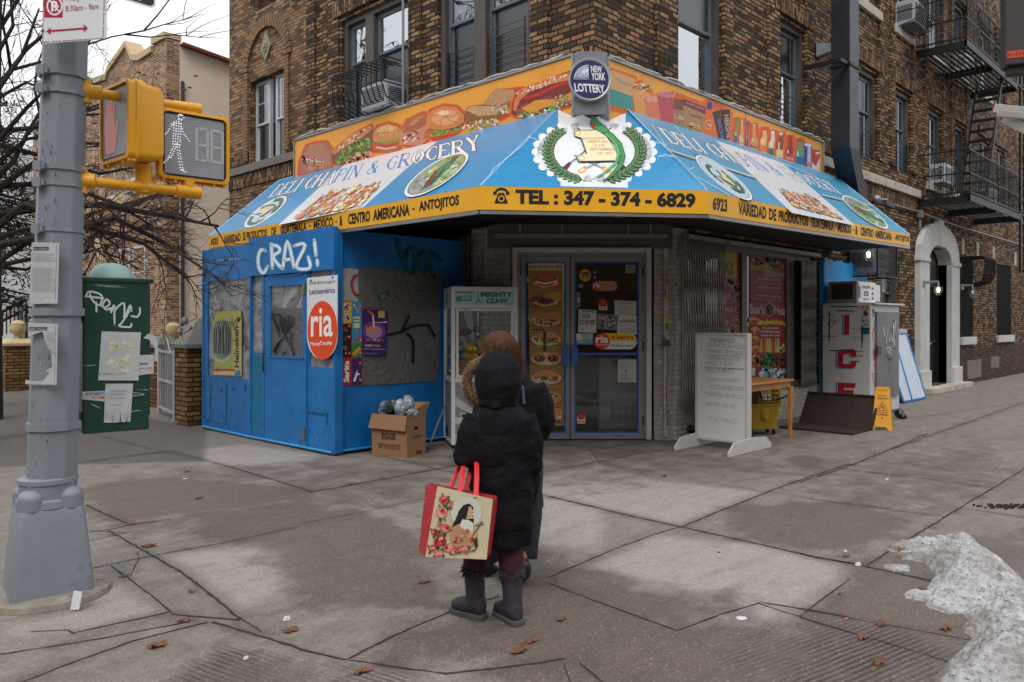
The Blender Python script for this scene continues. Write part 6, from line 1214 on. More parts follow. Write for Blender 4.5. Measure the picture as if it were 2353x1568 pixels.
flg='flyers taped on the green cabinet'
def f1(A):specks(A,835,900,110,140,['#c2bb9c','#c9c5b4','#bfb78f'],40,10,26);A.text('Bensonhurst Baptist Ch.',(690,1045),(880,1045),(690,1032),'#6a6c70')
notice([(708,742),(982,750),(965,1085),(684,1084)],'large blank yellowed flyer in the middle of the green cabinet',0,f1,d=c0p-cn*-.006,nn=cn,grp_=flg)
def f2(A):
 A.text('Se Renta',(775,1166),(872,1162),(775,1150),'#8a94b8',.01);A.text('2, 3, 4 cuartos',(752,1190),(875,1188),(752,1174),'#7f8ab0',.01);A.text('Apartmento',(762,1215),(872,1214),(762,1200),'#7f8ab0',.01);A.text('apartar',(775,1262),(850,1260),(775,1248),'#c98f6a',.01)
 for x in range(742,910,31):A.line([(x,1300),(x-2,1360)],5,'#9aa3bf')
notice([(735,1108),(928,1106),(908,1372),(888,1373),(884,1300),(880,1372),(842,1374),(845,1295),(832,1375),(788,1378),(790,1296),(782,1380),(724,1378)],'white room-for-rent flyer with tear-off tabs low on the green cabinet',0,f2,d=c0p+cn*.008,nn=cn,grp_=flg)
def f3(A):A.text('APARTAMENTO',(592,1190),(730,1186),(592,1168),'#2f6f9c',.03);A.text('917-86',(640,1214),(728,1212),(640,1194),'#b8384a',.03)
notice([(576,1163),(740,1156),(738,1232),(570,1216)],'narrow flyer with blue and red lettering on the lower left of the green cabinet',0,f3,d=c0p+cn*.004,nn=cn,grp_=flg)
def f4(A):A.text('Renta',(975,975),(1028,973),(975,960),'#3a3a40',.02);A.text('para renta',(968,1012),(1060,1006),(968,996),'#c0506a',.01)
notice([(966,908),(1072,905),(1070,1035),(960,1050)],'small for-rent flyer poking out on the right of the green cabinet',0,f4,d=c0p+cn*.003,nn=cn,grp_=flg)
notice([(1000,790),(1035,755),(1080,775),(1100,820),(1098,945),(1075,950),(1080,860),(1040,800)],'torn strip of paper curling off the right edge of the green cabinet',0,None,d=c0p-cn*-.005,nn=cn,grp_=flg)
notice([(470,648),(570,572),(594,620),(500,682)],'strip of torn clear tape between the pole and the green cabinet',0,None,d=c0p+cn*.02,nn=cn,m_=mat('tape','#8a9090',.3,var=.4,vs=30),name='tape_strip',cat='tape')
# pedestrian signals
lens=mat('signal_lens','#8b8e94',.35,var=.12,vs=6,bump=.5,bs=160);blk2=mat('lens_gasket','#17171a',.5)
def ped(label,M_,w_,z0,z1,faceA):
 s_=thing('pedestrian_signal',label,'signal',M_@Vector((w_/2,z0,-.1)),'yellow pedestrian signals on the pole');h=z1-z0
 def rr_(mb,prof,r=.035):
  L_=[]
  for ins_,n in prof:
   x0,x1,y0,y1=ins_,w_-ins_,z0+ins_,z1-ins_;ring=[]
   for cx,cy,a0 in((x1-r,y1-r,0),(x0+r,y1-r,90),(x0+r,y0+r,180),(x1-r,y0+r,270)):
    for k in range(5):a=R(a0+22.5*k);ring.append((cx+r*math.cos(a),cy+r*math.sin(a),n))
   L_.append(ring)
  mb.rings(L_)
 m1=MB(M_);rr_(m1,[(.05,-.235),(.03,-.23),(.012,-.2),(.006,-.07),(-.006,-.066),(-.006,-.05),(.0,-.046),(0,-.004),(.018,0),(.02,-.02)]);m1.build('housing',yel,s_,smooth=True)
 m1=MB(M_);m1.prism([(.02,z0+.02),(w_-.02,z0+.02),(w_-.02,z1-.02),(.02,z1-.02)],-.03,-.014);m1.build('gasket',blk2,s_)
 m1=MB(M_);m1.prism([(.034,z0+.034),(w_-.034,z0+.034),(w_-.034,z1-.034),(.034,z1-.034)],-.0135,-.011);ln_=m1.build('lens',lens,s_,bevel=.0015)
 m1=MB(M_)
 for x in(.03,.1,w_-.1,w_-.03):m1.box(x-.008,z0-.016,-.06,x+.008,z0+.002,-.01)
 for x in(.03,w_-.03):m1.lathe([(.009,0),(.009,.02)],(x,z1,-.03),10,1)
 m1.box(.01,z0-.014,-.05,w_-.01,z0-.004,-.03);each(m1,'door_latch',yel,s_);faceA(M_,ln_,w_,z0,z1);return s_
def led(M_,par,pts,m_,r_=.0042):
 mb=MB(M_);[mb.ball((x,y,-.009),(r_,r_,.002),6,3)for x,y in pts];mb.build('lit_figure',m_,par)
ledw=mat('led_white',(.9,.93,1),.3,emit=(.85,.92,1),es=.55);ledr=mat('led_red',(.42,.2,.19),.5,emit=(1,.3,.26),es=.12)
def walk(M_,par,w_,z0,z1):
 pts=[];segs=[((.3,.93),(.3,.93),2),((.3,.86),(.2,.78),2),((.27,.8),(.25,.5),4),((.22,.8),(.1,.62),1),((.3,.8),(.36,.66),1),((.36,.66),(.43,.58),1),((.24,.5),(.16,.3),2),((.16,.3),(.06,.2),1),((.27,.5),(.3,.3),2),((.3,.3),(.33,.14),2),((.33,.14),(.38,.12),1)]
 for(x0,y0),(x1,y1),k in segs:
  n=max(2,int(math.hypot(x1-x0,y1-y0)/.035))
  for i in range(n+1):
   for j in range(k):pts.append((w_*(.0+x0+(x1-x0)*i/n+(j-k/2)*.033),z0+(z1-z0)*(y0+(y1-y0)*i/n+random.uniform(-.006,.006))))
 led(M_,par,pts,ledw);led(M_,par,[(w_*(.3+.04*math.cos(a)),z0+(z1-z0)*(.9+.035*math.sin(a)))for a in range(6)],ledw)
 mb=MB(M_)
 for cx in(.6,.82):
  for a,b,c,d in((-.07,.32,.07,.32),(-.07,.54,.07,.54),(-.07,.78,.07,.78),(-.08,.3,-.08,.78),(.08,.3,.08,.78)):
   mb.bar((w_*(cx+a),z0+(z1-z0)*b,-.0105),(w_*(cx+c),z0+(z1-z0)*d,-.0105),.017,.002,up=(0,0,1))
 mb.build('unlit_digit',mat('unlit_digit','#a9acb0',.6,var=.3,vs=90),par)
def hand_(M_,par,w_,z0,z1):
 h=z1-z0;P=lambda pts:[(w_*x,z0+h*y)for x,y in pts];mb=MB(M_)
 mb.prism(P([(.2,.12),(.5,.12),(.56,.3),(.62,.48),(.58,.55),(.5,.46),(.5,.76),(.44,.78),(.42,.6),(.4,.84),(.33,.86),(.32,.62),(.29,.82),(.22,.8),(.22,.6),(.18,.68),(.13,.64),(.15,.4)]),-.0105,-.0095);mb.build('lit_hand',ledr,par)
s1=ped('yellow pedestrian signal facing left, showing a faint red hand',FV(-2.599,4.97,0,-.71),.414,2.585,3.06,hand_)
s2=ped('yellow pedestrian signal facing the camera, showing a white walking figure',FV(-2.208,4.95,0,.733),.447,2.51,2.955,walk)
m1=MB();m1.ball(ld(-2.33,4.93,3.075),(.05,.05,.035),14,8);m1.build('cap',yel,s1,smooth=True)
arm=MB();a0=pc(2.97)+VR*.1+VF*.03;arm.tube([a0,ld(-2.05,5.16,2.99)],.03,12);arm.tube([a0-VR*.01,a0+VR*.09+VF*.04],.043,12);arm.tube([a0-Vector((0,0,.07)),a0+Vector((0,0,.07))],.035,10);arm.tube([ld(-2.17,5.07,2.985),ld(-2.04,5.17,2.99)],.04,12);arm.tube([ld(-2.07,5.14,2.99),ld(-2.07,5.14,2.93)],.03,10)
tag(arm.build('pipe_bracket',yel,None,smooth=True),'upper yellow pipe arm holding the pedestrian signals to the pole','bracket','yellow signal arms')
arm=MB();a0=pc(2.44)+VR*.1+VF*.03;e_=ld(-2.03,5.14,2.44);mid_=ld(-2.3,4.93,2.44);arm.tube([a0,e_],.03,12);arm.tube([a0-VR*.01,a0+VR*.07+VF*.03],.044,12);arm.tube([a0-Vector((0,0,.075)),a0+Vector((0,0,.075))],.036,10);arm.tube([e_.lerp(a0,.22),e_],.042,12);arm.tube([mid_-Vector((0,0,.03)),mid_+Vector((0,0,.14))],[.045,.052],12);arm.tube([mid_.lerp(a0,.15),mid_.lerp(e_,.15)],.045,12);arm.tube([e_.lerp(a0,.1),e_.lerp(a0,.1)+Vector((0,0,.07))],.035,10)
tag(arm.build('pipe_bracket',yel,None,smooth=True),'lower yellow pipe arm with elbows, under the pedestrian signals','bracket','yellow signal arms')
# regulation signs at the top of the pole
Zs=zconv(0,0,1.742);sn=-(VF)*math.cos(.16)-VR*math.sin(.16);sp0=ld(-2.5,4.4,3.3);wsm=mat('sign_white','#d3d6d9')
def sd_(A):
 rd='#a01230'
 A.line([(302,0),(297,296),(718,268),(735,-250)],6,rd);A.rect(308,-140,437,124,rd);A.ell(381,44,56,66,'#dfe2e6',0,26);A.ell(381,44,45,54,rd,0,26);A.text('P',(358,82),(402,82),(358,8),'#dfe2e6',.05);A.line([(346,5),(412,82)],9,'#dfe2e6');A.line([(408,40),(384,78)],11,'#dfe2e6')
 A.text('Friday',(460,20),(558,15),(460,-30),rd,.0);A.text('8:30am - 9am',(458,82),(688,65),(458,42),rd,.0)
 A.line([(350,218),(590,200)],13,rd);A.poly([(322,220),(356,192),(350,218),(356,246)],rd);A.poly([(614,197),(580,172),(588,200),(582,226)],rd)
 for x,y in((312,32),(300,218)):A.ell(x,y,11,12,'#55504e',0,10)
 for x,y in((357,290),(432,286),(580,272),(655,265),(722,182),(730,88)):A.ell(x,y,6,6,'#e8eaee',0,8)
sgn=notice([(305,-330),(742,-330),(742,250),(728,272),(300,306),(294,300),(300,0)],'white and red no-parking sign with a double arrow on the grey pole',0,sd_,d=sp0,nn=sn,cv=Zs,cat='sign',m_=wsm,name='parking_sign')
n2_=-(VF)*math.cos(.45)+VR*math.sin(.45);q0=ld(-2.1,4.6,3.4)
def sd2(A):A.poly([(560,-160),(1075,-160),(1072,30),(1050,42),(1030,38),(560,-110)],'#22222a');A.text('CIRON',(920,-14),(978,14),(925,-28),'#c9cbd0',.0)
notice([(550,-170),(1090,-170),(1084,40),(1060,56),(1030,50),(550,-95)],'black and white street sign cut off at the top of the picture',0,sd2,d=q0,nn=n2_,cv=Zs,cat='sign',m_=wsm,name='street_sign')
# =====================================================================
# CLAW MACHINE
# =====================================================================
CM=FV(-.765,9.95,0,.22);W_,H_,D_=.86,2.04,.74;cm=thing('claw_machine','white claw machine full of yellow plush toys beside the shop doors','machine',CM@Vector((W_/2,0,-D_/2)))
wm=mat('machine_white','#c3c6c8',.35,var=.06,dirt='#8f9290',dt=.66);gry=mat('sticker_grey','#77777c',.45,var=.1)
m1=MB(CM)
for x in(0,W_-.05):
 for n in(0,-D_+.05):m1.box(x,.05,n-.05,x+.05,H_,n)
for z0_,z1_ in((H_-.05,H_),(1.78,1.83),(.84,.9),(.05,.1)):
 m1.box(.05,z0_,-.045,W_-.05,z1_,-.002);m1.box(.002,z0_,-D_,.045,z1_,-.05);m1.box(W_-.045,z0_,-D_,W_-.002,z1_,-.05)
m1.box(0,H_,-D_,W_,H_+.012,0);m1.build('frame',wm,cm,bevel=.004)
m1=MB(CM);m1.box(.05,.1,-.03,W_-.05,.84,-.01);m1.box(.012,.1,-D_+.05,.03,.84,-.05);m1.box(W_-.03,.1,-D_+.05,W_-.012,.84,-.05);m1.box(.05,.1,-D_+.01,W_-.05,H_-.05,-D_+.03);m1.build('cabinet_panel',gry,cm)
m1=MB(CM);m1.box(.05,1.83,-.03,W_-.05,H_-.05,-.012);m1.box(.012,1.83,-D_+.05,.03,H_-.05,-.05);m1.build('marquee',mat('marquee_teal','#9cc4c6',.4,var=.05),cm)
m1=MB(CM);m1.quad((.05,.9,-.02),(W_-.05,.9,-.02),(W_-.05,1.78,-.02),(.05,1.78,-.02));m1.quad((.02,.9,-D_+.05),(.02,.9,-.05),(.02,1.78,-.05),(.02,1.78,-D_+.05));m1.build('pane',GLD,cm)
m1=MB(CM);sash(m1,.06,W_-.06,.9,1.775,-.004,.032,.012);m1.build('door_frame',wm,cm,bevel=.003);MB(CM).box(.05,.88,-D_+.04,W_-.05,.9,-.03).build('toy_floor',gry,cm)
MB(CM).box(.1,1.765,-.2,W_-.1,1.775,-.16).build('light_strip',mat('case_light',(1,1,1),.4,emit=(.95,.97,1),es=7),cm)
lk=MB(CM);lk.box(.16,1.68,.009,.22,1.74,.03);lk.tube([(.17,1.73,.02),(.175,1.77,.02),(.205,1.77,.02),(.21,1.73,.02)],.006,6);lk.build('padlock',metal,cm)
cl=MB(CM);cl.tube([(.4,1.78,-.35),(.4,1.45,-.35)],.012,8);cl.ball((.4,1.43,-.35),.035,10,6)
for k in range(3):a=k*2.1;cl.tube([(.4,1.42,-.35),(.4+.09*math.cos(a),1.36,-.35+.09*math.sin(a)),(.4+.04*math.cos(a),1.27,-.35+.04*math.sin(a))],.007,5)
cl.build('claw',metal,cm)
cmn=-(VF)*math.cos(.22)+VR*math.sin(.22);A=Art(lambda x,y:CM@Vector((x,y,-.008)),cmn,off=.0,step=.00006)
def Zc(x,y):q=CM.inverted()@hit(*Z2d(x,y),CM@Vector((0,0,-.008)),cmn);return q.x,q.y
def zp(*p):return[Zc(*q)for q in p]
for q,a,b,c in(('MIGHTY',(388,503),(612,503),(388,465)),('CLAW',(426,548),(578,548),(426,513))):A.text(q,Zc(*a),Zc(*b),Zc(*c),'#2f6f78',.05)
A.line(zp((208,470),(330,470),(355,458)),.018,'#4a8088');A.poly(zp((215,500),(325,492),(328,530),(215,535)),'#4a8088');A.poly(zp((250,502),(320,498),(322,522),(252,524)),'#8fb9bb');A.line(zp((370,458),(370,520),(350,550)),.012,'#3f757c');A.line(zp((370,520),(392,550)),.012,'#3f757c')
def sunburst(x0,y0,x1,y1,cx,cy):
 A.rect(x0,y0,x1,y1,'#77777c')
 for k in range(15):
  a,b=R(k*24),R(k*24+10);L=1.2;pts=[(cx,cy),(cx+L*math.cos(a),cy+L*math.sin(a)),(cx+L*math.cos(b),cy+L*math.sin(b))]
  def clip(p,ax,v,s_):
   o=[]
   for i in range(len(p)):
    P_,Q_=p[i-1],p[i];ip,iq=(P_[ax]-v)*s_>=0,(Q_[ax]-v)*s_>=0
    if ip!=iq:t_=(v-P_[ax])/(Q_[ax]-P_[ax]);o.append(tuple(P_[j]+(Q_[j]-P_[j])*t_ for j in(0,1)))
    if iq:o.append(Q_)
   return o
  for ax,v,s_ in((0,x0,1),(0,x1,-1),(1,y0,1),(1,y1,-1)):pts=clip(pts,ax,v,s_)if pts else pts
  if len(pts)>2:A.poly(pts,'#a9a9ac',up=(k==0))
sunburst(.052,.102,W_-.052,.838,.55,.3)
A.rect(.12,.28,.3,.45,'#c8c8cc');A.rect(.13,.29,.29,.44,'#2a2a2e');A.text('MIGHTY',(.14,.36),(.28,.37),(.14,.4),'#c8c83a',.04);A.line([(.14,.33),(.28,.35)],.02,'#b8a422')
A.done('printed_art',cm)
A=Art(lambda x,y:CM@Vector((x,y,-D_+.034)),cmn,off=.0,step=.0001);sunburst(.055,.9,W_-.055,1.76,.45,1.1)
A.text('MIGHTY',(.12,1.38),(.62,1.5),(.1,1.46),'#2a2a2e',.05);A.poly([(.12,1.2),(.75,1.34),(.78,1.42),(.12,1.26)],'#c2ae1c');A.poly([(.22,1.0),(.56,1.0),(.56,1.2),(.26,1.22)],'#8f9096');A.poly([(.25,1.1),(.54,1.1),(.54,1.18),(.28,1.19)],'#3a3a40');A.rect(.28,1.0,.52,1.05,'#b8b8bc');A.rect(.75,1.2,.82,1.5,'#c8c4c4')
for k in range(5):A.poly([(.75,1.22+k*.055),(.82,1.25+k*.055),(.82,1.275+k*.055),(.75,1.245+k*.055)],'#a83240')
A.done('printed_art',cm)
ty=[mat('plush_'+n,c,.9,var=.1,bump=.3,bs=80)for n,c in(('yellow','#d9b512'),('teal','#4a7f8a'),('brown','#5a3c28'),('pink','#a8365a'),('orange','#b8702a'))]
for i in range(22):
 x,z,n=random.uniform(.1,W_-.12)*(.6 if i%2 else 1),random.choice((.98,1.07,1.16))if i<14 else .97,random.uniform(-.4,-.1);k=0 if i%3 else random.choice((1,2,3,4));T_=MB(CM)
 T_.ball((x,z,n),(.07,.06,.07),12,7);T_.ball((x+.01,z+.08,n+.02),.045,12,7);T_.ball((x+.02,z+.075,n+.065),(.02,.008,.02),8,4);T_.ball((x-.06,z+.01,n),(.03,.02,.03),8,5)
 tag(T_.build('plush_toy',ty[k],None,smooth='all'),{0:'yellow plush duck heaped inside the claw machine',1:'teal plush toy inside the claw machine',2:'brown plush toy inside the claw machine',3:'pink plush toy low inside the claw machine',4:'orange plush toy inside the claw machine'}[k],'plush toy','plush toys in the claw machine')
 # stand leg / strut leaning beside the machine and black bags behind
m1=MB();m1.tube([ld(-1.06,10.0,.01),ld(-.8,10.75,.75)],.014,8);tag(m1.build('metal_strut',metal,None),'thin grey metal strut leaning against the left side of the claw machine','strut')
def blob(c,r,n=9,seed=0,flat=1):
 rnd=random.Random(seed);mb=MB()
 for i in range(n):mb.ball((c[0]+rnd.uniform(-.6,.6)*r[0],c[1]+rnd.uniform(-.6,.6)*r[1],c[2]+rnd.uniform(.3,1.1)*r[2]),tuple(q*rnd.uniform(.4,.75)for q in r),12,8)
 return mb
def remesh(o,v=.01,sm=4,disp=0,ds=.08):
 m=o.modifiers.new('r','REMESH');m.mode='VOXEL';m.voxel_size=v;m.use_smooth_shade=True
 if sm:m=o.modifiers.new('s','SMOOTH');m.iterations=sm;m.factor=.6
 if disp:
  tx=bpy.data.textures.new('cl','CLOUDS');tx.noise_scale=ds;tx.noise_depth=3;m=o.modifiers.new('d','DISPLACE');m.texture=tx;m.strength=disp;m.mid_level=.5;m.texture_coords='LOCAL'
 return o
bagm=mat('black_plastic','#121213',.28,var=.2,bump=.5,bs=14,spec=.7)
g_=ony(1010,960,7.9);o=blob((7.02,7.75,0),(.2,.16,.3),9,3).build('rubbish_bag',bagm,None);remesh(o,.012,2,.04);tag(o,'black rubbish bag slumped in the dark between the carton and claw machine','rubbish bag')
o=blob(tuple(onz(1590,1005)),(.13,.1,.12),7,5).build('rubbish_bag',bagm,None);remesh(o,.01,2,.03);tag(o,'small black bag on the ground behind the left foot of the whiteboard','rubbish bag')
# =====================================================================
# RIGHT-HAND SIDE: whiteboard, table, bucket, ice machine, cages, sign
# =====================================================================
wb=thing('menu_board','white wooden sandwich-board with handwritten menu, standing on two splayed feet','board',(9.0,5.08,0));wpa=mat('white_paint_wood','#b9b8b4',.5,var=.06,vs=4,dirt='#8c867c',dt=.66)
F9=FL(9.0);m1=MB(F9);m1.box(-5.44,.12,-.06,-4.76,1.44,-.02);bd_=m1.build('panel',mat('whiteboard_face','#d0d1ce',.35,var=.05,vs=2),wb)
m1=MB(F9);m1.box(-5.47,.09,-.1,-5.44,1.46,.0);m1.box(-4.76,.09,-.1,-4.73,1.46,.0);m1.box(-5.44,1.44,-.1,-4.76,1.465,0);m1.box(-5.44,.09,-.1,-4.76,.12,0);m1.build('frame',wpa,wb,bevel=.003)
for y in(4.715,5.45):
 m1=MB(FR(0,y));m1.prism([(8.47,.002),(9.55,.002),(9.55,.06),(9.42,.15),(9.15,.17),(8.85,.17),(8.6,.15),(8.47,.05)],0,.025);m1.build('foot',wpa,wb,bevel=.003)
A=Art(planemap((9.02,0,0),(-1,0,0),Z6),(-1,0,0),off=.001);A.curved=True;pk='#6e6f70'
for q,x0,y0,x1,y1,h,c in(('TENEMOS',372,740,530,742,28,'#505153'),('CHUCHITOS DE POLLO',352,765,590,780,24,pk),('TAMALES DE POLLO',348,800,582,815,24,pk),('EMPANADAS DE',370,848,560,856,24,pk),('POLLO Y QUESO',356,880,530,888,26,pk),('POLLO FRITO-',352,925,530,932,26,'#5a5b5d'),('SOPA DE MARISCO',358,978,560,990,22,'#8f9091'),('FILETE DE PESCADO',370,1028,585,1045,26,'#858687'),('GUISADO DE POLLO',360,1072,582,1095,26,'#8d8e8f'),('BISTEC DE RES',356,1132,540,1155,24,'#969797'),('PLATANO',364,1230,540,1250,30,'#a3a4a3')):
 A.text(q,(x0,y0),(x1,y1),(x0+4,y0-h),c,-.006,shear=-.08)
for pts in([(340,812),(590,830)],[(340,825),(592,815)],[(338,888),(590,905)],[(340,895),(592,908)],[(335,925),(345,926)],[(338,1050),(350,1052)],[(338,1020),(348,1020)]):A.line(pts,2,pk)
A.line([(606,1040),(603,1090),(600,1130),(604,1165)],1.5,'#9a9a98');A.done('handwriting',bd_)
tb=thing('wooden_table','plain orange-brown wooden table behind the whiteboard','table',(9.9,5.2,0));wd=mat('orange_wood','#a8733a',.45,var=.2,vs=3,dirt='#6e4a26',dt=.6)
MB().box(9.2,4.83,.79,10.52,5.55,.82).build('tabletop',wd,tb,bevel=.006);m1=MB();m1.box(9.24,4.87,.71,10.48,4.89,.79);m1.box(10.46,4.89,.71,10.48,5.5,.79);m1.box(9.24,5.49,.71,10.48,5.51,.79);m1.build('apron',wd,tb)
for x,y in((9.25,4.86),(10.45,4.86),(9.25,5.48),(10.45,5.48)):MB().rings([[(x+sx*h,y+sy*h,z)for sx,sy in((-1,-1),(1,-1),(1,1),(-1,1))]for h,z in((.02,0),(.03,.72))]).build('leg',wd,tb,bevel=.004)
bk=thing('mop_bucket','dirty yellow wringer mop bucket with a black handle under the table','bucket',(10.95,5.4,0));ym=mat('bucket_yellow','#a98a1e',.45,var=.15,dirt='#5c4a1e',dt=.56)
BK=FV(3.55,11.35,0,.15)
def rr_box(mb,prof):
 mb.rings([[(x*hx+(0),z,y*hy)for x,y in((-1,-.8),(-.85,-1),(.85,-1),(1,-.8),(1,.8),(.85,1),(-.85,1),(-1,.8))]for hx,hy,z in prof])
m1=MB(BK);rr_box(m1,[(.2,.14,.08),(.24,.18,.4),(.27,.2,.44),(.26,.19,.45),(.23,.17,.42),(.18,.12,.12)]);m1.ball((0,.3,.17),(.07,.1,.03),10,6);m1.build('tub',ym,bk,bevel=.01)
m1=MB(BK)
for x in(-.05,.27):m1.box(x-.012,.42,-.14,x+.012,.78,.1)
for i in range(5):m1.box(-.05,.46+i*.06,.08,.27,.475+i*.06,.1)
for i in range(6):m1.box(-.03+i*.055,.45,.08,-.02+i*.055,.72,.1)
m1.box(-.05,.45,-.12,.27,.47,.1);m1.build('wringer',ym,bk)
MB(BK).tube([(.05,.3,.0),(-.02,.55,.1),(-.12,.78,.16)],.018,8).build('mop_handle',mat('black_rubber','#17171a',.6),bk)
MB(BK).tube([(.2,.5,.14),(.33,.56,.2),(.38,.55,.2)],.014,8).build('lever',mat('black_rubber','#17171a'),bk)
for x in(-.17,.17):
 for n in(-.1,.1):MB(BK).lathe([(.035,-.014),(.04,0),(.035,.014)],(x,.04,n),12,0).build('caster',mat('black_rubber','#17171a'),bk)
 # cellar hatch: raised steel flap and the flat frame in the pavement
st_r=mat('rusty_plate','#30231c',.7,.2,var=.3,vs=6,bump=.4,bs=30,dirt='#4a2c1c',dt=.58)
ht=thing('cellar_hatch','dark rusty steel cellar flap propped up in front of the ice machine','hatch',(12.1,4.9,0))
m1=MB();m1.rings([[(12.05+.34*t_,4.35,.01+.47*t_),(12.05+.34*t_,5.46,.01+.47*t_),(12.08+.34*t_,5.46,.0+.47*t_),(12.08+.34*t_,4.35,0+.47*t_)]for t_ in(0,1)]);m1.build('flap',st_r,ht,bevel=.004)
m1=MB()
for y in(4.36,4.72,5.1,5.44):m1.bar((12.04,y,.02),(12.375,y,.49),.03,.02)
m1.bar((12.375,4.35,.48),(12.375,5.46,.48),.03,.03);m1.build('rib',st_r,ht);MB().box(11.35,4.36,.004,12.04,5.46,.03).build('floor_plate',st_r,ht,bevel=.004)
# ice machine
ic=thing('ice_machine','white ice storage machine with red and blue ICE lettering and graffiti','machine',(14.4,5.37,0));iw=mat('ice_machine_white','#c2c3c1',.45,var=.07,vs=3,bump=.1,bs=8,dirt='#7e7d79',dt=.63)
MB().box(13.71,4.97,.04,15.1,5.79,1.9).build('cabinet',iw,ic,bevel=.015);MB().box(13.75,4.9,1.9,15.18,5.79,1.93).build('lid',iw,ic,bevel=.006)
m1=MB();m1.box(13.9,4.93,.3,14.96,4.969,1.78);d_=m1.build('door',mat('galvanised_door','#77787a',.5,.3,var=.2,vs=4,dirt='#5a5856',dt=.6),ic,bevel=.006)
MB().box(13.84,4.9,1.05,14.02,4.928,1.2).build('latch',mat('dull_steel','#4c4845'),d_,bevel=.004)
A=Art(planemap((13.709,0,0),(-1,0,0),Z7),(-1,0,0),off=.001);A.rd='#a8202e'
B2='#2f7fb5';O2='#d8d6d2'
for off,c in(((-11,5),B2),((0,0),O2),((3,3),A.rd)):
 dx,dy=off;e=0 if c!=A.rd else 3
 A.poly([(302+dx,626+dy),(343+dx-e,624+dy),(341+dx-e,765+dy-e),(300+dx,767+dy-e)],c)
 A.poly([(258+dx,880+dy),(275+dx,864+dy),(370+dx-e,862+dy),(390+dx-e,878+dy),(392+dx-e,918+dy-e),(350+dx,920+dy-e),(348+dx,896+dy),(300+dx-e,898+dy),(298+dx-e,966+dy),(348+dx,964+dy),(350+dx,945+dy),(390+dx-e,944+dy),(388+dx-e,985+dy-e),(372+dx-e,1000+dy-e),(270+dx,998+dy-e),(252+dx,978+dy-e)],c)
 A.poly([(258+dx,1095+dy),(386+dx-e,1100+dy),(384+dx-e,1136+dy-e),(300+dx,1132+dy-e),(300+dx,1146+dy),(372+dx-e,1148+dy),(370+dx-e,1182+dy-e),(300+dx,1180+dy-e),(298+dx,1230+dy),(376+dx,1232+dy),(376+dx,1268+dy),(256+dx,1264+dy)],c)
for x0,y0,x1,y1,w_ in((205,570,200,870,10),(200,572,420,568,8),(245,598,395,602,8),(432,600,430,880,12),(200,875,450,882,8),(155,775,270,778,5),(350,725,420,727,4),(395,915,440,912,10),(360,785,400,788,4),(360,950,430,956,5)):
 for k in range(8):
  a,b=sorted((random.random(),random.random()));A.line([(x0+(x1-x0)*a,y0+(y1-y0)*a+random.uniform(-2,2)),(x0+(x1-x0)*b,y0+(y1-y0)*b)],w_*random.uniform(.5,1.1),random.choice(['#8d8a84','#7a766f','#9c9993']),up=(k==0))
for pts in([(164,625),(170,655),(185,650)],[(180,615),(200,640)],[(190,630),(210,600)],[(200,610),(235,645)],[(190,690),(215,655),(240,690),(215,708),(192,690)],[(200,668),(225,680)],[(225,690),(258,665)],[(235,660),(250,690)]):A.line(pts,3,'#26252a')
A.rect(426,560,475,592,'#b8963a');specks(A,450,576,20,12,['#dcd8cc','#2a2a2a'],14,3,7);A.ell(455,618,15,18,'#3a2c22',0,10,jag=.2);A.rect(428,662,478,705,'#d0d0d0');A.text('MUTZ',(431,680),(475,680),(431,663),'#1a1a1a',.04);A.text('TRES',(431,703),(475,703),(431,686),'#1a1a1a',.04);A.rect(434,716,482,762,'#1d5a7c');specks(A,458,740,20,18,['#16303c','#3a86a8'],20,4,9);A.done('printed_mark',ic)
A=Art(planemap((0,4.927,0),(0,-1,0),Z7),(0,-1,0),off=.001)
A.line([(578,710),(588,770),(596,832),(612,720),(622,830),(630,690),(640,835),(648,660),(655,870),(662,680)],6,'#c9ccd0');A.line([(600,862),(625,852),(632,870),(610,888),(632,895),(628,915)],6,'#d3d6d8')
for pts in([(585,930),(600,885),(612,940)],[(600,945),(632,930)],[(618,905),(620,960)],[(632,900),(628,950),(640,935)],[(612,985),(622,1025),(630,980)]):A.line(pts,2.6,'#2b2b2f')
A.done('graffiti',ic)
A=Art(planemap((0,4.969,0),(0,-1,0),Z7),(0,-1,0),off=.001);og='#d8661c'
for pts in([(520,735),(512,722),(502,760),(508,810),(528,825),(530,790)],[(536,775),(536,840)],[(512,835),(528,850),(508,880),(530,890)],[(512,890),(518,950),(532,970)],[(508,930),(528,960),(510,985)],[(520,980),(522,1030)],[(495,1040),(540,1032)],[(500,1042),(524,1140),(528,1060)]):A.line(pts,6,og)
for x,y,c in((508,600,'#3a4a6a'),(508,630,'#9a9ca2'),(518,655,'#c8c8c8'),(522,700,'#3a8ab8'),(672,640,'#b8862a'),(672,690,'#2a7ab0'),(672,820,'#8a2a3a'),(672,780,'#2a2a3a')):A.rect(x-6,y-14,x+7,y+14,c)
A.done('graffiti',ic)
ac=thing('compressor_unit','boxy grey compressor with an ICE label on top of the ice machine','machine',(14.2,5.47,1.93));MB().box(13.8,5.23,1.932,14.65,5.72,2.31).build('casing',mat('compressor_grey','#8b8780',.5,.2,var=.1,dirt='#5f5b55',dt=.62),ac,bevel=.008)
m1=MB(FL(13.8));m1.box(-5.66,2.0,-.01,-5.3,2.26,.003);gr_=m1.build('grille',mat('grille_dark','#1d1b1a',.6),ac);m1=MB(FL(13.8))
for i in range(10):m1.box(-5.66+i*.04-.004,2.0,.004,-5.66+i*.04+.004,2.26,.009)
for i in range(14):m1.box(-5.66,2.0+i*.02,.0035,-5.3,2.004+i*.02,.007)
m1.build('grille_bars',mat('grille_bar','#55514c',.5,.4),ac)
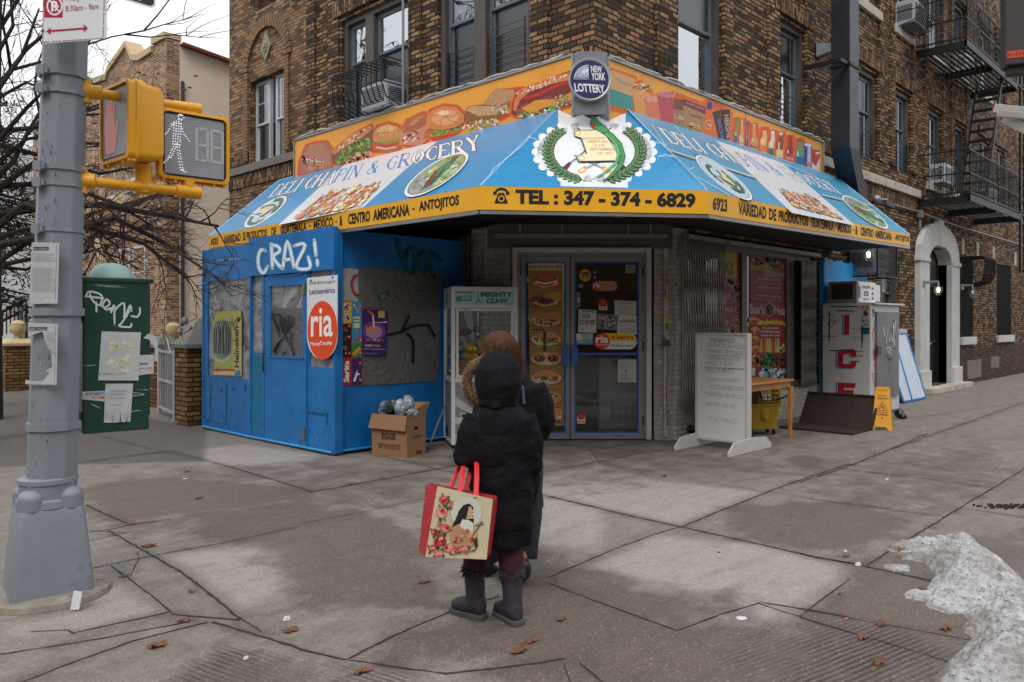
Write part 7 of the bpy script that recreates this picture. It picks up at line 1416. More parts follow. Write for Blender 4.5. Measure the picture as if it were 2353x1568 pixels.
MB().box(13.86,5.222,1.95,14.64,5.229,2.3).build('label_panel',mat('sign_white','#d3d6d9'),ac);A=Art(planemap((0,5.221,0),(0,-1,0),Z7),(0,-1,0),off=.001)
A.rect(406,425,412,510,'#2f86b8');A.rect(412,428,420,508,'#b8283a');A.text('THOMAS ICE CREAM INC.',(432,444),(488,446),(432,424),'#2a2a2c',.02);A.text('ICE',(446,495),(475,498),(446,460),'#1f3f86',.05);A.text('718-643-3218',(438,525),(482,527),(438,510),'#b8384a',.02)
for y in(435,470,502):A.rect(497,y,510,y+20,'#3a8ab8');A.rect(500,y+3,512,y+18,'#c83a4c')
A.done('lettering',ac)
# blue draped box, wire cage, security sign, lights, conduit
m1=MB();vs_=[];n_=26
for j in range(9):
 for i in range(n_+1):
  x=13.85+1.98*i/n_;z=2.72-.9*j/8+(.03*math.sin(i*.9)+.02*math.sin(i*2.1)if j==0 else 0)-.05*(i/n_ if j==0 else 0);vs_.append((x,5.80+.012*math.sin(i*1.3+j*.7),z))
m1.add(vs_,[(j*(n_+1)+i,(j+1)*(n_+1)+i,(j+1)*(n_+1)+i+1,j*(n_+1)+i+1)for j in range(8)for i in range(n_)]);m1.box(13.83,5.815,.0,15.83,5.9,2.7)
tag(m1.build('draped_panel',mat('blue_drape','#2a98dc',.5,var=.08,vs=3,bump=.2,bs=9),None,smooth=True),'bright blue cloth-covered panel against the wall behind the ice machine','panel')
cgm=mat('cage_mesh','#2a2a2c',.5,.3,var=.2);cg=thing('window_cage','black expanded-metal cage around an air conditioner above the ice machine','cage',(15.6,5.6,2.46));m1=MB()
for a,b in(((15.1,5.35),(16.1,5.35)),((15.1,5.35),(15.1,5.9)),((16.1,5.35),(16.1,5.9))):
 for z in(2.46,3.1):m1.bar((*a,z),(*b,z),.03,.03)
for x,y in((15.1,5.35),(16.1,5.35),(15.1,5.88),(16.1,5.88)):m1.bar((x,y,2.46),(x,y,3.1),.035,.035)
m1.build('frame',blackiron,cg);m1=MB()
def meshp(mb,o,u,L,z0,z1,st=.05):
 o=Vector(o);u=Vector(u);h=z1-z0;k=-h
 while k<L:
  for s_ in(1,-1):
   a0,a1=max(0,k),min(L,k+h);za,zb=(z0+(a0-k),z0+(a1-k))if s_>0 else(z1-(a0-k),z1-(a1-k))
   if a1-a0>.02:mb.bar(o+u*a0+Vector((0,0,za)),o+u*a1+Vector((0,0,zb)),.006,.006)
  k+=st
meshp(m1,(15.1,5.35,0),(1,0,0),1.0,2.46,3.1);meshp(m1,(15.1,5.35,0),(0,1,0),.55,2.46,3.1);m1.build('mesh_screen',cgm,cg)
def aircon(name,label,Mx,x0,y0,x1,y1,n0,n1,grp_='window air conditioners'):
 t_=thing(name,label,'air conditioner',Mx@Vector(((x0+x1)/2,y0,n1)),grp_);MB(Mx).box(x0,y0,n0,x1,y1,n1).build('casing',mat('ac_white','#a9adb4',.45,var=.08,dirt='#77777a',dt=.66),t_,bevel=.01)
 g_=MB(Mx);[g_.box(x0+.04,y0+.05+i*.03,n1,x1-.04,y0+.06+i*.03,n1+.006)for i in range(int((y1-y0-.08)/.03))];[g_.box(x0-.004,y0+.08+i*.03,n0+.1,x0,y0+.095+i*.03,n1-.05)for i in range(int((y1-y0-.14)/.03))];[g_.box(x1,y0+.08+i*.03,n0+.1,x1+.004,y0+.095+i*.03,n1-.05)for i in range(int((y1-y0-.14)/.03))];g_.build('grille',mat('grille_dark','#1d1b1a'),t_);return t_
aircon('air_conditioner','grey window air conditioner inside the black mesh cage',FR(),15.25,2.56,15.95,3.0,-.1,.48)
aircon('air_conditioner','white air conditioner behind a black basket grille, above the sandwich signboard',FL(),-10.25,4.88,-9.62,5.25,-.2,.28)
aircon('air_conditioner','white air conditioner in the window by the lower fire escape',FR(),20.1,4.86,20.75,5.3,-.1,.3);aircon('air_conditioner','white air conditioner in a black basket high at the upper right',FR(),17.85,7.95,18.55,8.45,-.1,.35);aircon('air_conditioner','small white air conditioner seen through the rails of the lower fire escape',FR(),24.4,4.86,25.0,5.25,-.1,.25);aircon('air_conditioner','white air conditioner below the upper fire escape grating',FR(),22.1,7.95,22.7,8.35,-.1,.25)
def basket(label,Mx,x0,x1,y0,y1,n,k=11):
 b_=MB(Mx)
 for i in range(k):x=x0+(x1-x0)*i/(k-1);b_.tube([(x,y1,.0),(x,y1,n*.85),(x,y1-.05,n),(x,y0+.3,n),(x,y0+.1,n*.8),(x,y0,0)],.011,5)
 for y in(y0+.32,y1-.08):b_.tube([(x0,y,0),(x0,y,n),(x1,y,n),(x1,y,0)],.011,5)
 tag(b_.build('basket_grille',blackiron,None),label,'grille','black basket grilles')
basket('black iron basket grille bulging from the window above the sandwich signboard',FL(),-10.84,-9.54,4.86,5.55,.42);basket('black iron basket grille around the air conditioner at the upper right',FR(),17.7,18.7,7.85,8.9,.5);basket('black iron basket grille over the ground-floor window right of the arched door',FR(),22.9,23.9,2.55,3.3,.45)
nt_=MB(FR()).box(16.33,2.02,.002,16.83,2.36,.01).build('security_notice',mat('sign_white','#d3d6d9'),None);tag(nt_,'small white security cameras notice on the bricks above the ice machine','notice')
A=Art(planemap((0,5.908,0),(0,-1,0),Z7),(0,-1,0),off=.001);A.text('Security',(582,392),(606,394),(582,380),'#3a3c40',.01);A.text('Cameras In Use',(582,418),(622,421),(582,406),'#3a3c40',.01);A.ell(615,388,6,5,'#3a3c40');A.done('lettering',nt_)
def lamp(label,P,lit,cage=True):
 t_=thing('wall_light',label,'light',P,'caged wall lights');x,y,z=P;m1=MB();m1.box(x-.06,5.9,z,x+.06,5.76,z+.14);m1.tube([(x,5.8,z+.1),(x,y,z+.1),(x,y,z)],.03,8);m1.build('bracket',metal,t_)
 MB().ball((x,y,z-.08),(.035,.035,.06),12,8).build('bulb',mat('bulb_lit',(1,.95,.85),.3,emit=(1,.88,.68),es=5)if lit else mat('bulb_off','#b8bcc0',.2),t_,smooth='all')
 m1=MB();[m1.tube([(x+.07*math.cos(a),y+.07*math.sin(a),z),(x+.08*math.cos(a),y+.08*math.sin(a),z-.1),(x+.03*math.cos(a),y+.03*math.sin(a),z-.2)],.005,4)for a in range(6)];m1.build('guard',metal,t_)
lamp('lit caged lamp on the left of the white arched doorway',(19.2,5.5,2.05+.35),True);lamp('unlit caged lamp on the right of the white arched doorway',(22.1,5.55,2.42),False)
lamp('small lit lamp hanging at the right end under the awning',tuple(ony(1983+12,588,5.5)+Vector((0,0,.1))),True)
fl_=thing('floodlight','grey twin floodlight on the brick wall just right of the awning','light',tuple(ony(2013,458,5.85)));q=ony(2013,458,5.85);m1=MB();m1.ball(q,.09,12,8);m1.tube([q,q+Vector((.25,-.12,.0))],.025,8);m1.build('mount',metal,fl_,smooth=True)
m1=MB();[m1.rings([[q+Vector((a,-.1+b*s_,c-.04-a*.12))for b,c in((-.06,-.05),(.06,-.05),(.06,.05),(-.06,.05))]for a,s_ in((.2+o_,.6),(.55+o_,1.3))])for o_ in(0,)];m1.build('lamp_head',mat('flood_grey','#3f4145',.5),fl_,bevel=.006)
cdt=MB();cdt.tube([ony(*p,5.87)for p in((2036,466),(2110,487),(2200,520),(2353,565))],.02,8);cdt.tube([ony(2113,490,5.86),ony(2113,526,5.86)],.03,8);q=ony(2112,492,5.86);cdt.box(q.x-.09,5.8,q.z-.08,q.x+.09,5.9,q.z+.08);tag(cdt.build('conduit',metal,None),'thin grey conduit running along the brick wall above the arched doorway','conduit')
for lab,pts in(('pale vertical pipe beside the basket-grille window on the left wall',[(926,0),(926,240)]),('thin black cable down the bricks right of the first left-hand window',[(941,0),(941,235)])):tag(MB().tube([onx(*p,7.36)for p in pts],.02 if 'pipe' in lab else .008,6).build('wall_pipe' if 'pipe' in lab else 'wall_cable',mat('pipe_grey','#7c7f82',.5)if 'pipe' in lab else blackiron,None),lab,'pipe' if 'pipe' in lab else 'cable')
ww=MB();ww.tube([onx(900+14*math.cos(t_*.8)-t_*1.2,215+8*math.sin(t_*1.1)-18+t_*5,7.2)for t_ in range(-6,12)],.006,4);tag(ww.build('loose_cable',blackiron,None),'loose loops of black cable hanging in front of the basket grille','cable')
ey=MB();q=ony(1906,112,5.7);ey.rings([[q+Vector((a*s_,b,c*s_))for a,c in((-.1,-.12),(.1,-.12),(.1,.16),(-.1,.12))]for s_,b in((1.0,.2),(.5,-.1))]);tag(ey.build('vent_hood',metal,None),'small grey metal vent hood on the bricks left of the black duct','vent')
# black exhaust duct
dkm=mat('duct_steel','#2b2f38',.42,.3,var=.25,vs=2,dirt='#59626e',dt=.66);du=thing('exhaust_duct','black square exhaust duct rising past the right end of the awning','duct',(14.9,5.3,3.6));D0,D1=14.56,15.22
m1=MB();m1.box(13.52,5.24,4.56,13.92,5.56,13);m1.rings([[(13.52,5.24,4.56),(13.92,5.24,4.56),(13.92,5.56,4.56),(13.52,5.56,4.56)],[(14.6,5.45,3.7),(15.0,5.45,3.7),(15.0,5.8,3.7),(14.6,5.8,3.7)]]);m1.build('shaft',dkm,du,bevel=.006)
m1=MB()
for z in(5.95,9.5):m1.box(13.5,5.22,z,13.94,5.58,z+.05);m1.box(13.2,5.26,z-.01,13.5,5.3,z+.05);m1.box(13.2,5.3,z-.02,13.25,5.9,z+.05);m1.bar((13.22,5.88,z-.6),(13.45,5.3,z-.03),.04,.04)
m1.build('bracket',blackiron,du);m1=MB();m1.box(14.56,5.42,3.3,15.04,5.84,3.76);m1.build('flange',dkm,du,bevel=.004)
# leaning framed panels
for i,(x0,x1,y0,y1,lab)in enumerate(((16.5,17.85,5.34,5.78,'blue-framed white panel leaning on the wall left of the arched door'),(16.12,16.5,5.44,5.8,'second blue-framed panel leaning beside the ice machine, half hidden'))):
 t_=thing('leaning_panel',lab,'panel',((x0+x1)/2,y0,0),'old framed panels leaning on the wall');P_=lambda x,z:Vector((x,y0+(y1-y0)*z/1.36,z));bt=mat('blue_tape','#2273b8',.5,var=.15,dirt='#45505a',dt=.6);m1=MB()
 for a,b in((P_(x0,.03),P_(x1,.03)),(P_(x0,1.36),P_(x1+.12,1.36)),(P_(x0,.03),P_(x0,1.36)),(P_(x1,.03),P_(x1+.12,1.36)),(P_(x0+.36*(x1-x0),.03),P_(x0+.5*(x1-x0),1.36))):m1.bar(a,b,.03,.03)
 m1.build('frame',bt,t_);MB().add([P_(x0+.02,.05),P_(x1-.0,.05),P_(x1+.1,1.34),P_(x0+.02,1.34)],[(0,1,2,3)]).build('sheet',mat('clouded_sheet','#a9b8c6',.35,var=.12,vs=3),t_)
 # wet floor sign
wf_=thing('wet_floor_sign','yellow folding wet-floor caution sign beside the steel hatch','sign',ld(5.47,11.75,0));yw=mat('sign_yellow','#d99e0e',.4,var=.05);WF=FV(5.35,11.76,0,-.49)
for k,(nb,nt2)in enumerate(((0,-.17),(-.36,-.2))):
 m1=MB();lo=lambda x,y,n=0:WF@Vector((x,y,nb+(nt2-nb)*y/.63+n))
 pts=[(0,0),(.03,.0),(.06,.05),(.2,.05),(.225,0),(.28,0),(.235,.6),(.22,.63),(.06,.63),(.045,.6)];hole=[(.09,.565),(.19,.565),(.19,.6),(.09,.6)]
 quads=[[(0,0),(.03,0),(.06,.05),(.005,.05)],[(.2,.05),(.225,0),(.28,0),(.275,.05)],[(.005,.05),(.275,.05),(.238,.565),(.042,.565)],[(.042,.565),(.09,.565),(.09,.6),(.045,.6)],[(.19,.565),(.238,.565),(.235,.6),(.19,.6)],[(.045,.6),(.235,.6),(.22,.63),(.06,.63)]]
 for qd in quads:m1.rings([[lo(x,y,.006)for x,y in qd],[lo(x,y,-.006)for x,y in qd]])
 pn_=m1.build('panel',yw,wf_,weld=True)
 if k==0:
  A=Art(lambda x,y:lo(x,y,.007),WF.to_3x3()@Vector((0,.26,.96)),off=.001);A.text('CAUTION',(.08,.49),(.2,.49),(.08,.515),'#b8321e',.03);A.text('Wet Floor',(.07,.45),(.215,.45),(.07,.478),'#1d1a14',.03);A.poly([(.065,.285),(.215,.285),(.14,.43)],'#b8321e');A.poly([(.08,.294),(.2,.294),(.14,.41)],'#d99e0e')
  A.ell(.125,.37,.01,.01,'#1d1a14');A.line([(.13,.355),(.15,.33),(.165,.3)],.014,'#1d1a14');A.line([(.15,.345),(.175,.35)],.008,'#1d1a14');A.line([(.14,.34),(.11,.325),(.1,.305)],.008,'#1d1a14');A.text('CUIDADO',(.06,.25),(.215,.25),(.06,.272),'#b8321e',.03);A.text('Piso Mojado',(.045,.21),(.22,.21),(.045,.24),'#1d1a14',.03);A.poly([(.12,.165),(.16,.165),(.14,.2)],'#b8321e');A.done('printed_face',pn_)
MB(WF).box(.04,.56,-.22,.24,.6,-.15).build('hinge',yw,wf_)
for n_2,(px,py)in enumerate(((2078,985),)):o=blob(tuple(onz(2072,962)),(.12,.1,.1),6,11).build('cloth_scrap',bagm,None);remesh(o,.012,2,.02);tag(o,'small crumpled black scrap on the pavement right of the wet-floor sign','scrap')
# ---- fire escapes
def fire_escape(label,z,x0,x1,y0=4.88,hole=None):
 t_=thing('fire_escape',label,'fire escape',((x0+x1)/2,5.4,z),'black iron fire escapes');m1=MB()
 for x in(x0,(x0+x1)/2-.05,x1):m1.box(x,y0,z-.16,x+.06,5.92,z)
 m1.box(x0,y0-.02,z-.12,x1+.06,y0+.03,z+.02);m1.build('bearer',blackiron,t_);m1=MB();y=y0+.06
 while y<5.9:m1.box(x0,y,z-.02,x1,y+.045,z+.005);y+=.11
 m1.build('grating',blackiron,t_);m1=MB()
 for a,b in(((x0,5.92),(x0,y0)),((x0,y0),(x1,y0)),((x1,y0),(x1,5.92))):
  for h in(.08,.5,1.0):m1.bar((*a,z+h),(*b,z+h),.02,.03)
  L_=math.hypot(b[0]-a[0],b[1]-a[1]);n=int(L_/.11)
  for i in range(n+1):f=i/n;x,y=a[0]+(b[0]-a[0])*f,a[1]+(b[1]-a[1])*f;m1.bar((x,y,z+.0),(x,y,z+1.0),.013,.013)
 for cx in(x0,):
  for k in range(7):m1.tube([(x0-.01,5.45+.07*math.cos(a),z+.15+k*.12+.06*math.sin(a))for a in[j*.8 for j in range(8)]],.008,4)
 for x in(x0+1.0,x0+2.4,x0+3.6):
  for k in range(7):m1.tube([(x+.07*math.cos(a),y0-.01,z+.15+k*.12+.06*math.sin(a))for a in[j*.8 for j in range(8)]],.008,4)
 m1.build('railing',blackiron,t_);return t_
f1_=fire_escape('lower black iron fire escape balcony with scrolled railings',4.36,19.2,23.7);f2_=fire_escape('upper black iron fire escape balcony with scrolled railings',7.66,18.95,23.4);f3_=fire_escape('top fire escape balcony mostly above the picture',10.8,18.95,23.4)
la=thing('fire_ladder','steep black iron stair joining the two fire escape balconies','ladder',(20.5,5.2,4.36));m1=MB();A0,A1=ony(2206,432,5.5),ony(2246,195,5.5);A0.z=4.38;A1.z=7.62
for y in(5.5,4.98):m1.bar((A0.x,y,A0.z),(A1.x,y,A1.z),.05,.09)
m1.build('stringer',blackiron,la);m1=MB();n=12
for i in range(1,n):f=i/n;x,z=A0.x+(A1.x-A0.x)*f,A0.z+(A1.z-A0.z)*f;m1.box(x-.1,4.99,z-.015,x+.1,5.49,z+.015)
m1.build('tread',blackiron,la)
m1=MB()
for x in(23.9,24.35):m1.bar((x,4.9,2.9),(x,4.9,8.4),.05,.05)
for i in range(18):m1.bar((23.9,4.9,3.0+i*.3),(24.35,4.9,3.0+i*.3),.025,.025)
m1.bar((23.7,4.9,4.4),(24.4,4.9,4.4),.05,.05);m1.bar((23.4,4.9,7.7),(24.4,4.9,7.7),.05,.05);tag(m1.build('drop_ladder',blackiron,None),'vertical black drop ladder at the far end of the fire escapes, by the right edge','ladder')
# ---- traffic housing and white arm entering at the upper right, carried by a mast outside the picture
ms=thing('street_mast','dark brown street cabinet with an orange number tag, high at the right edge','cabinet',ld(5.2,5.2,0));dP=5.6;fb=FV((2308-1176.5)/1815*dP,dP,0,-.35)
zb_=CAMH+(741-152)/1815*dP;m1=MB(fb);m1.box(0,zb_,-.14,.55,4.7,0);m1.build('housing',mat('mast_brown','#2c2524',.5,var=.1),ms,bevel=.012);m1=MB(fb);m1.box(.03,zb_-.05,-.13,.5,zb_,-.03);m1.build('base_plate',blackiron,ms)
MB(fb).box(.012,zb_+.05,.001,.125,zb_+.1,.004).build('number_tag',mat('tag_orange','#c8401c',.5),ms);A=Art(lambda x,y:fb@Vector((x,y,.004)),-VF,off=.001);A.text('H 1 0 4 9',(.017,zb_+.06),(.12,zb_+.06),(.017,zb_+.09),'#26120c',.02);A.done('lettering',ms)
m1=MB(fb);m1.tube([(.7,0,-.2),(.7,6.5,-.2)],.09,14);m1.bar((.5,4.2,-.2),(.7,4.2,-.2),.05,.05);m1.build('mast',grp,ms)
wr_=thing('white_arm','rusty-edged white steel arm poking in from the right edge','arm',ld(4.6,6.6,3));m1=MB();rwm=mat('white_rusty_steel','#c3c0b8',.5,var=.05,vs=4,dirt='#8a4f2c',dt=.66)
e=lambda x,y,d=6.6:atd(x,y,d);m1.bar(e(2283,250),e(2410,262,6.4),.05,.07);m1.bar(e(2290,262,6.5),e(2410,272,6.35),.05,.05);m1.bar(e(2308,272,6.55),e(2420,330,6.3),.05,.08);m1.build('channel',rwm,wr_,bevel=.004)
m1=MB();m1.add([e(2278,247),e(2292,243),e(2304,264),e(2312,270,6.5),e(2300,272),e(2280,256)],[(0,1,2,3,4,5)]);m1.build('broken_cap',mat('rust_plate','#8a4a22',.8,var=.3),wr_);m1=MB();m1.bar(e(2410,262,6.4),fb@Vector((.7,3.5,-.2)),.05,.05);m1.bar(e(2410,300,6.32),fb@Vector((.7,3.3,-.2)),.05,.05);m1.build('mount',blackiron,wr_)
# ---- egg carton
eg=thing('egg_carton_box','open brown cardboard egg box stuffed with plastic bags, beside the booth','box',ld(-1.3,9.45,0));cb=mat('cardboard','#8b684a',.8,var=.08,vs=4,bump=.1,bs=30);EB=FV(-1.694,9.546,0,-.51);LW,DW,HH=.524,.376,.50
m1=MB(EB);t2=.006
m1.box(0,.0,-t2,LW,HH,0);m1.box(0,0,-DW,LW,HH,-DW+t2);m1.box(0,0,-DW+t2,t2,HH,-t2);m1.box(LW-t2,0,-DW+t2,LW,HH,-t2);m1.box(t2,.002,-DW+t2,LW-t2,.01,-t2);cbx=m1.build('carton',cb,eg)
m1=MB(EB);m1.rings([[(0,HH,0),(LW,HH,0),(LW,HH,-.005),(0,HH,-.005)],[(-.02,HH-.17,.045),(LW-.0,HH-.18,.04),(LW,HH-.18,.035),(-.02,HH-.17,.04)]]);m1.build('flap',cb,cbx);m1=MB(EB);m1.rings([[(LW,HH,-.01),(LW,HH,-DW),(LW-.005,HH,-DW),(LW-.005,HH,-.01)],[(LW+.01,HH+.0,-.0),(LW+.0,HH+.13,-DW-.05),(LW-.006,HH+.13,-DW-.05),(LW,HH+.0,0)]]);m1.rings([[(0,HH,-DW),(LW,HH,-DW),(LW,HH,-DW-.005),(0,HH,-DW-.005)],[(0,HH+.1,-DW-.1),(LW,HH+.12,-DW-.08),(LW,HH+.12,-DW-.085),(0,HH+.1,-DW-.105)]]);m1.build('flap',cb,cbx)
A=Art(lambda x,y:EB@Vector((x,y,0)),EB.to_3x3()@Vector((0,0,1)),off=.001);bkn='#2f2620';A.text('EGGS',(.15,.2),(.36,.2),(.15,.28),bkn,.05);A.text('KEEP REFRIGERATED',(.1,.09),(.43,.09),(.1,.15),bkn,.02);A.done('lettering',cbx)
A=Art(lambda x,y:EB@Vector((LW,y,-x)),EB.to_3x3()@Vector((1,0,0)),off=.001);A.text('EGGS',(.18,.02),(.3,.02),(.18,.06),bkn,.05);A.text('KEEP REFRIGERATED',(.1,.22),(.3,.22),(.1,.25),bkn,.01);A.ell(.18,.335,.045,.022,'#171310',0,14);A.done('lettering',cbx)
clr=mat('clear_plastic','#8e96a0',.2,var=.35,vs=7,bump=.6,bs=18,spec=.9);
for i,(x,y,n,r_,mt_,lab)in enumerate(((.1,.53,-.15,.1,mat('print_plastic','#5f6f86',.3,var=.6,vs=14,bump=.5,bs=20),'printed purple and white plastic wrapper in the egg box'),(.24,.57,-.12,.09,mat('dark_print_plastic','#2c3a38',.3,var=.8,vs=16,bump=.5,bs=20),'dark green printed plastic bag in the middle of the egg box'),(.42,.57,-.12,.11,clr,'crumpled clear plastic bag on the right of the egg box'))):
 o=blob(EB@Vector((x,y-.1,n)),(r_,r_,r_*1.4),9,20+i).build('plastic_bag',mt_,None);remesh(o,.008,1,.03,.05);tag(o,lab,'bag','plastic bags in the egg box')
 # =====================================================================
 # PEOPLE
 # =====================================================================
skin=mat('skin','#a87a60',.55,var=.08)
def figure(M_,name,label,head,hr,neck,sh,hip,legs,arms,hands):
 """one continuous body: head with a face, neck, torso, limbs and five-fingered hands, fused by remeshing"""
 t_=thing(name,label,'person',M_@Vector((0,0,0)));m1=MB(M_);hx,hy,hn=head
 m1.ball(head,(hr*.74,hr*1.05,hr*.85),18,12);m1.ball((hx,hy-.02,hn-hr*.98),(.014,.02,.02),8,6);m1.ball((hx,hy-.07,hn-hr*.8),(.03,.02,.02),8,6)
 for s_ in(-1,1):m1.ball((hx+s_*hr*.8,hy-.01,hn),(.012,.03,.018),8,6);m1.ball((hx+s_*.03,hy+.01,hn-hr*.86),(.014,.009,.01),8,6)
 m1.tube([(hx,hy-.08,hn),neck],.045,12);m1.tube([neck,(sh[0],sh[1],sh[2])],[.05,.07],12);m1.tube([(sh[0]-sh[3]*.8,sh[1]-.05,sh[2]),(sh[0],sh[1]-.05,sh[2]),(sh[0]+sh[3]*.8,sh[1]-.05,sh[2])],[.035,.07,.035],12);m1.tube([sh[:3],((sh[0]+hip[0])/2,(sh[1]+hip[1])/2,hip[2]),hip],[.07,.08,.1],14)
 for L_ in legs:m1.tube(L_,[.085,.055,.04],10);e_=L_[-1];m1.ball((e_[0],e_[1]-.02,e_[2]-.05),(.04,.04,.1),10,6)
 for a_ in arms:m1.tube(a_,[.035,.032,.026],10)
 for(p_,d_,up_)in hands:
  p_,d_,up_=Vector(p_),Vector(d_).normalized(),Vector(up_).normalized();si=d_.cross(up_);m1.tube([p_,p_+d_*.08],[.03,.036],8,flat=.5)
  for k,ln_ in enumerate((.06,.07,.065,.05)):q=p_+d_*.08+si*(.018*(k-1.5));m1.tube([q,q+d_*ln_*.55,q+d_*ln_*.75-up_*.025],[.0095,.009,.0075],6)
  m1.tube([p_+d_*.03-si*.03,p_+d_*.06-si*.055-up_*.01,p_+d_*.075-si*.045-up_*.03],[.012,.011,.009],6)
 remesh(m1.build('body',skin,t_),.007,2);return t_
def pz(zx,zy,d):return atd((zx/1.2743+1600)/1.7407,(zy/1.2743+1300)/1.7407,d)
def ell_rings(prof,n=32,quilt=.0,seed=0):
 """prof: (x centre, height, n centre, half width, half depth)"""
 out=[];rnd=random.Random(seed);P=[]
 for a,b in zip(prof[:-1],prof[1:]):
  for i in range(6):P.append([p+(q-p)*i/6 for p,q in zip(a,b)])
 P.append(list(prof[-1]));ph=rnd.uniform(0,6)
 for x,z,nn,hw,hd in P:
  out.append([(x+hw*math.cos(t)*(1+.02*math.sin(5*t+z*9+ph)),z,nn+hd*math.sin(t)*(1+.03*math.sin(4*t+z*7)))for t in[2*math.pi*j/n for j in range(n)]])
 return out
def quilted(name,col,hz):
 m=mat(name,col,.65,var=.12,vs=7,bump=.25,bs=35,spec=.08);t=m.node_tree;N=t.nodes;L=t.links;g=N.new('ShaderNodeNewGeometry');s_=N.new('ShaderNodeSeparateXYZ');L.new(g.outputs['Position'],s_.inputs[0])
 nz=N.new('ShaderNodeTexNoise');nz.inputs['Scale'].default_value=5;nz.inputs['Detail'].default_value=3;L.new(g.outputs['Position'],nz.inputs['Vector']);a=N.new('ShaderNodeMath');a.operation='MULTIPLY_ADD';a.inputs[1].default_value=.03;L.new(nz.outputs['Fac'],a.inputs[0]);L.new(s_.outputs[2],a.inputs[2])
 b=N.new('ShaderNodeMath');b.operation='PINGPONG';b.inputs[1].default_value=hz/2;L.new(a.outputs[0],b.inputs[0]);c=N.new('ShaderNodeMath');c.operation='POWER';c.inputs[1].default_value=.4;L.new(b.outputs[0],c.inputs[0]);d=N.new('ShaderNodeMath');d.operation='ADD';L.new(c.outputs[0],d.inputs[0])
 n2=N.new('ShaderNodeTexNoise');n2.inputs['Scale'].default_value=9;n2.inputs['Detail'].default_value=6;n2.inputs['Distortion'].default_value=1.5;L.new(g.outputs['Position'],n2.inputs['Vector']);L.new(n2.outputs['Fac'],d.inputs[1])
 bp=N.new('ShaderNodeBump');bp.inputs['Strength'].default_value=.7;bp.inputs['Distance'].default_value=.02;L.new(d.outputs[0],bp.inputs['Height']);L.new(bp.outputs[0],N['Principled BSDF'].inputs['Normal']);return m
Wm=FV(-.085,4.27,0)@Matrix.Diagonal((.85,1,.9,1))
w1_=figure(Wm,'person','person in a long black hooded parka with fur trim, seen from behind, carrying a tote',(.0,1.3,-.06),.095,(.0,1.2,-.02),(.02,1.1,0,.15),(.02,.72,0),[[(-.09,.7,0),(-.12,.4,-.02),(-.14,.1,-.02)],[(.1,.7,0),(.09,.4,.02),(.1,.08,.06)]],[[(-.14,1.08,0),(-.19,.87,.0),(-.14,1.02,-.17)],[(.18,1.08,0),(.22,.84,-.02),(.19,.64,-.1)]],[((-.14,1.02,-.17),(.2,.5,-.5),(0,.3,.5)),((.19,.64,-.1),(0,-1,-.2),(1,0,0))])
cm1=quilted('black_puffer','#17151a',.17);fur=mat('fur_brown','#7a5f44',.95,var=.35,vs=20)
m1=MB(Wm);m1.rings(ell_rings([(.03,.40,.01,.19,.14),(.03,.52,.01,.205,.15),(.035,.75,0,.2,.145),(.03,.92,0,.195,.14),(.03,1.04,0,.195,.125),(.025,1.12,-.01,.165,.11),(.015,1.17,-.02,.11,.1),(.01,1.19,-.02,.1,.1)]))
m1.tube([(-.12,1.08,0),(-.17,.98,.02),(-.19,.88,.03),(-.175,.87,-.04),(-.16,.96,-.14)],[.085,.085,.082,.075,.06],14);m1.tube([(.17,1.08,0),(.215,.96,.01),(.225,.84,.0),(.2,.7,-.07)],[.085,.08,.075,.058],14)
remesh(m1.build('coat',cm1,w1_),.012,4,.035,.1)
m1=MB(Wm);m1.rings(ell_rings([(.01,1.15,-.02,.105,.105),(.012,1.19,-.025,.135,.13),(.014,1.27,-.04,.158,.15),(.014,1.35,-.05,.145,.14),(.016,1.41,-.06,.112,.11),(.018,1.45,-.05,.045,.045)]));m1.tube([(-.11,1.165,.02),(0,1.155,.1),(.13,1.165,.02)],.022,8)
remesh(m1.build('hood',quilted('black_puffer_hood','#17151a',.4),w1_),.01,5,.012,.1)
def tufts(name,m_,par,M_,path,r,n,ln,seed=1,jit=.35):
 rnd=random.Random(seed);mb=MB(M_)
 for i in range(n):
  f=rnd.random()*(len(path)-1);k=min(int(f),len(path)-2);p=Vector(path[k]).lerp(Vector(path[k+1]),f-k);t=(Vector(path[k+1])-Vector(path[k])).normalized();v=Vector((rnd.gauss(0,1),rnd.gauss(0,1),rnd.gauss(0,1)));v=(v-t*v.dot(t)*.7).normalized();q=p+v*r*rnd.uniform(.3,1);e_=q+v*ln*rnd.uniform(.5,1)+t*rnd.gauss(0,jit*ln)+Vector((0,-.3*ln,0));s_=v.cross(t).normalized()*ln*.1;mb.add([q-s_,q+s_,e_],[(0,1,2)])
 return mb.build(name,m_,par)
cir=[(-.045+.148*math.cos(a),1.265+.125*math.sin(a),-.13+.03*math.cos(a))for a in[R(q)for q in range(-60,245,8)]]
MB(Wm).tube(cir,.03,8).build('fur_base',fur,w1_);tufts('fur_trim',fur,w1_,Wm,[(x*1.04,y,n_)for x,y,n_ in cir],.034,4800,.03,2)
par_=mat('trousers_maroon','#3a1520',.9,var=.2,bump=.4,bs=25)
m1=MB(Wm);m1.tube([(-.09,.6,0),(-.12,.42,-.01),(-.14,.27,-.01)],[.1,.088,.078],14);remesh(m1.build('trousers',par_,w1_),.01,3,.018,.06);m1=MB(Wm);m1.tube([(.1,.6,0),(.09,.4,.02),(.1,.2,.05)],[.1,.086,.072],14);remesh(m1.build('trousers',par_,w1_),.01,3,.018,.06)
btm=mat('boot_grey','#3a393f',.6,var=.15,bump=.3,bs=20,spec=.3);slm=mat('boot_sole','#4c4c4a',.8,var=.2,bump=.4,bs=40)
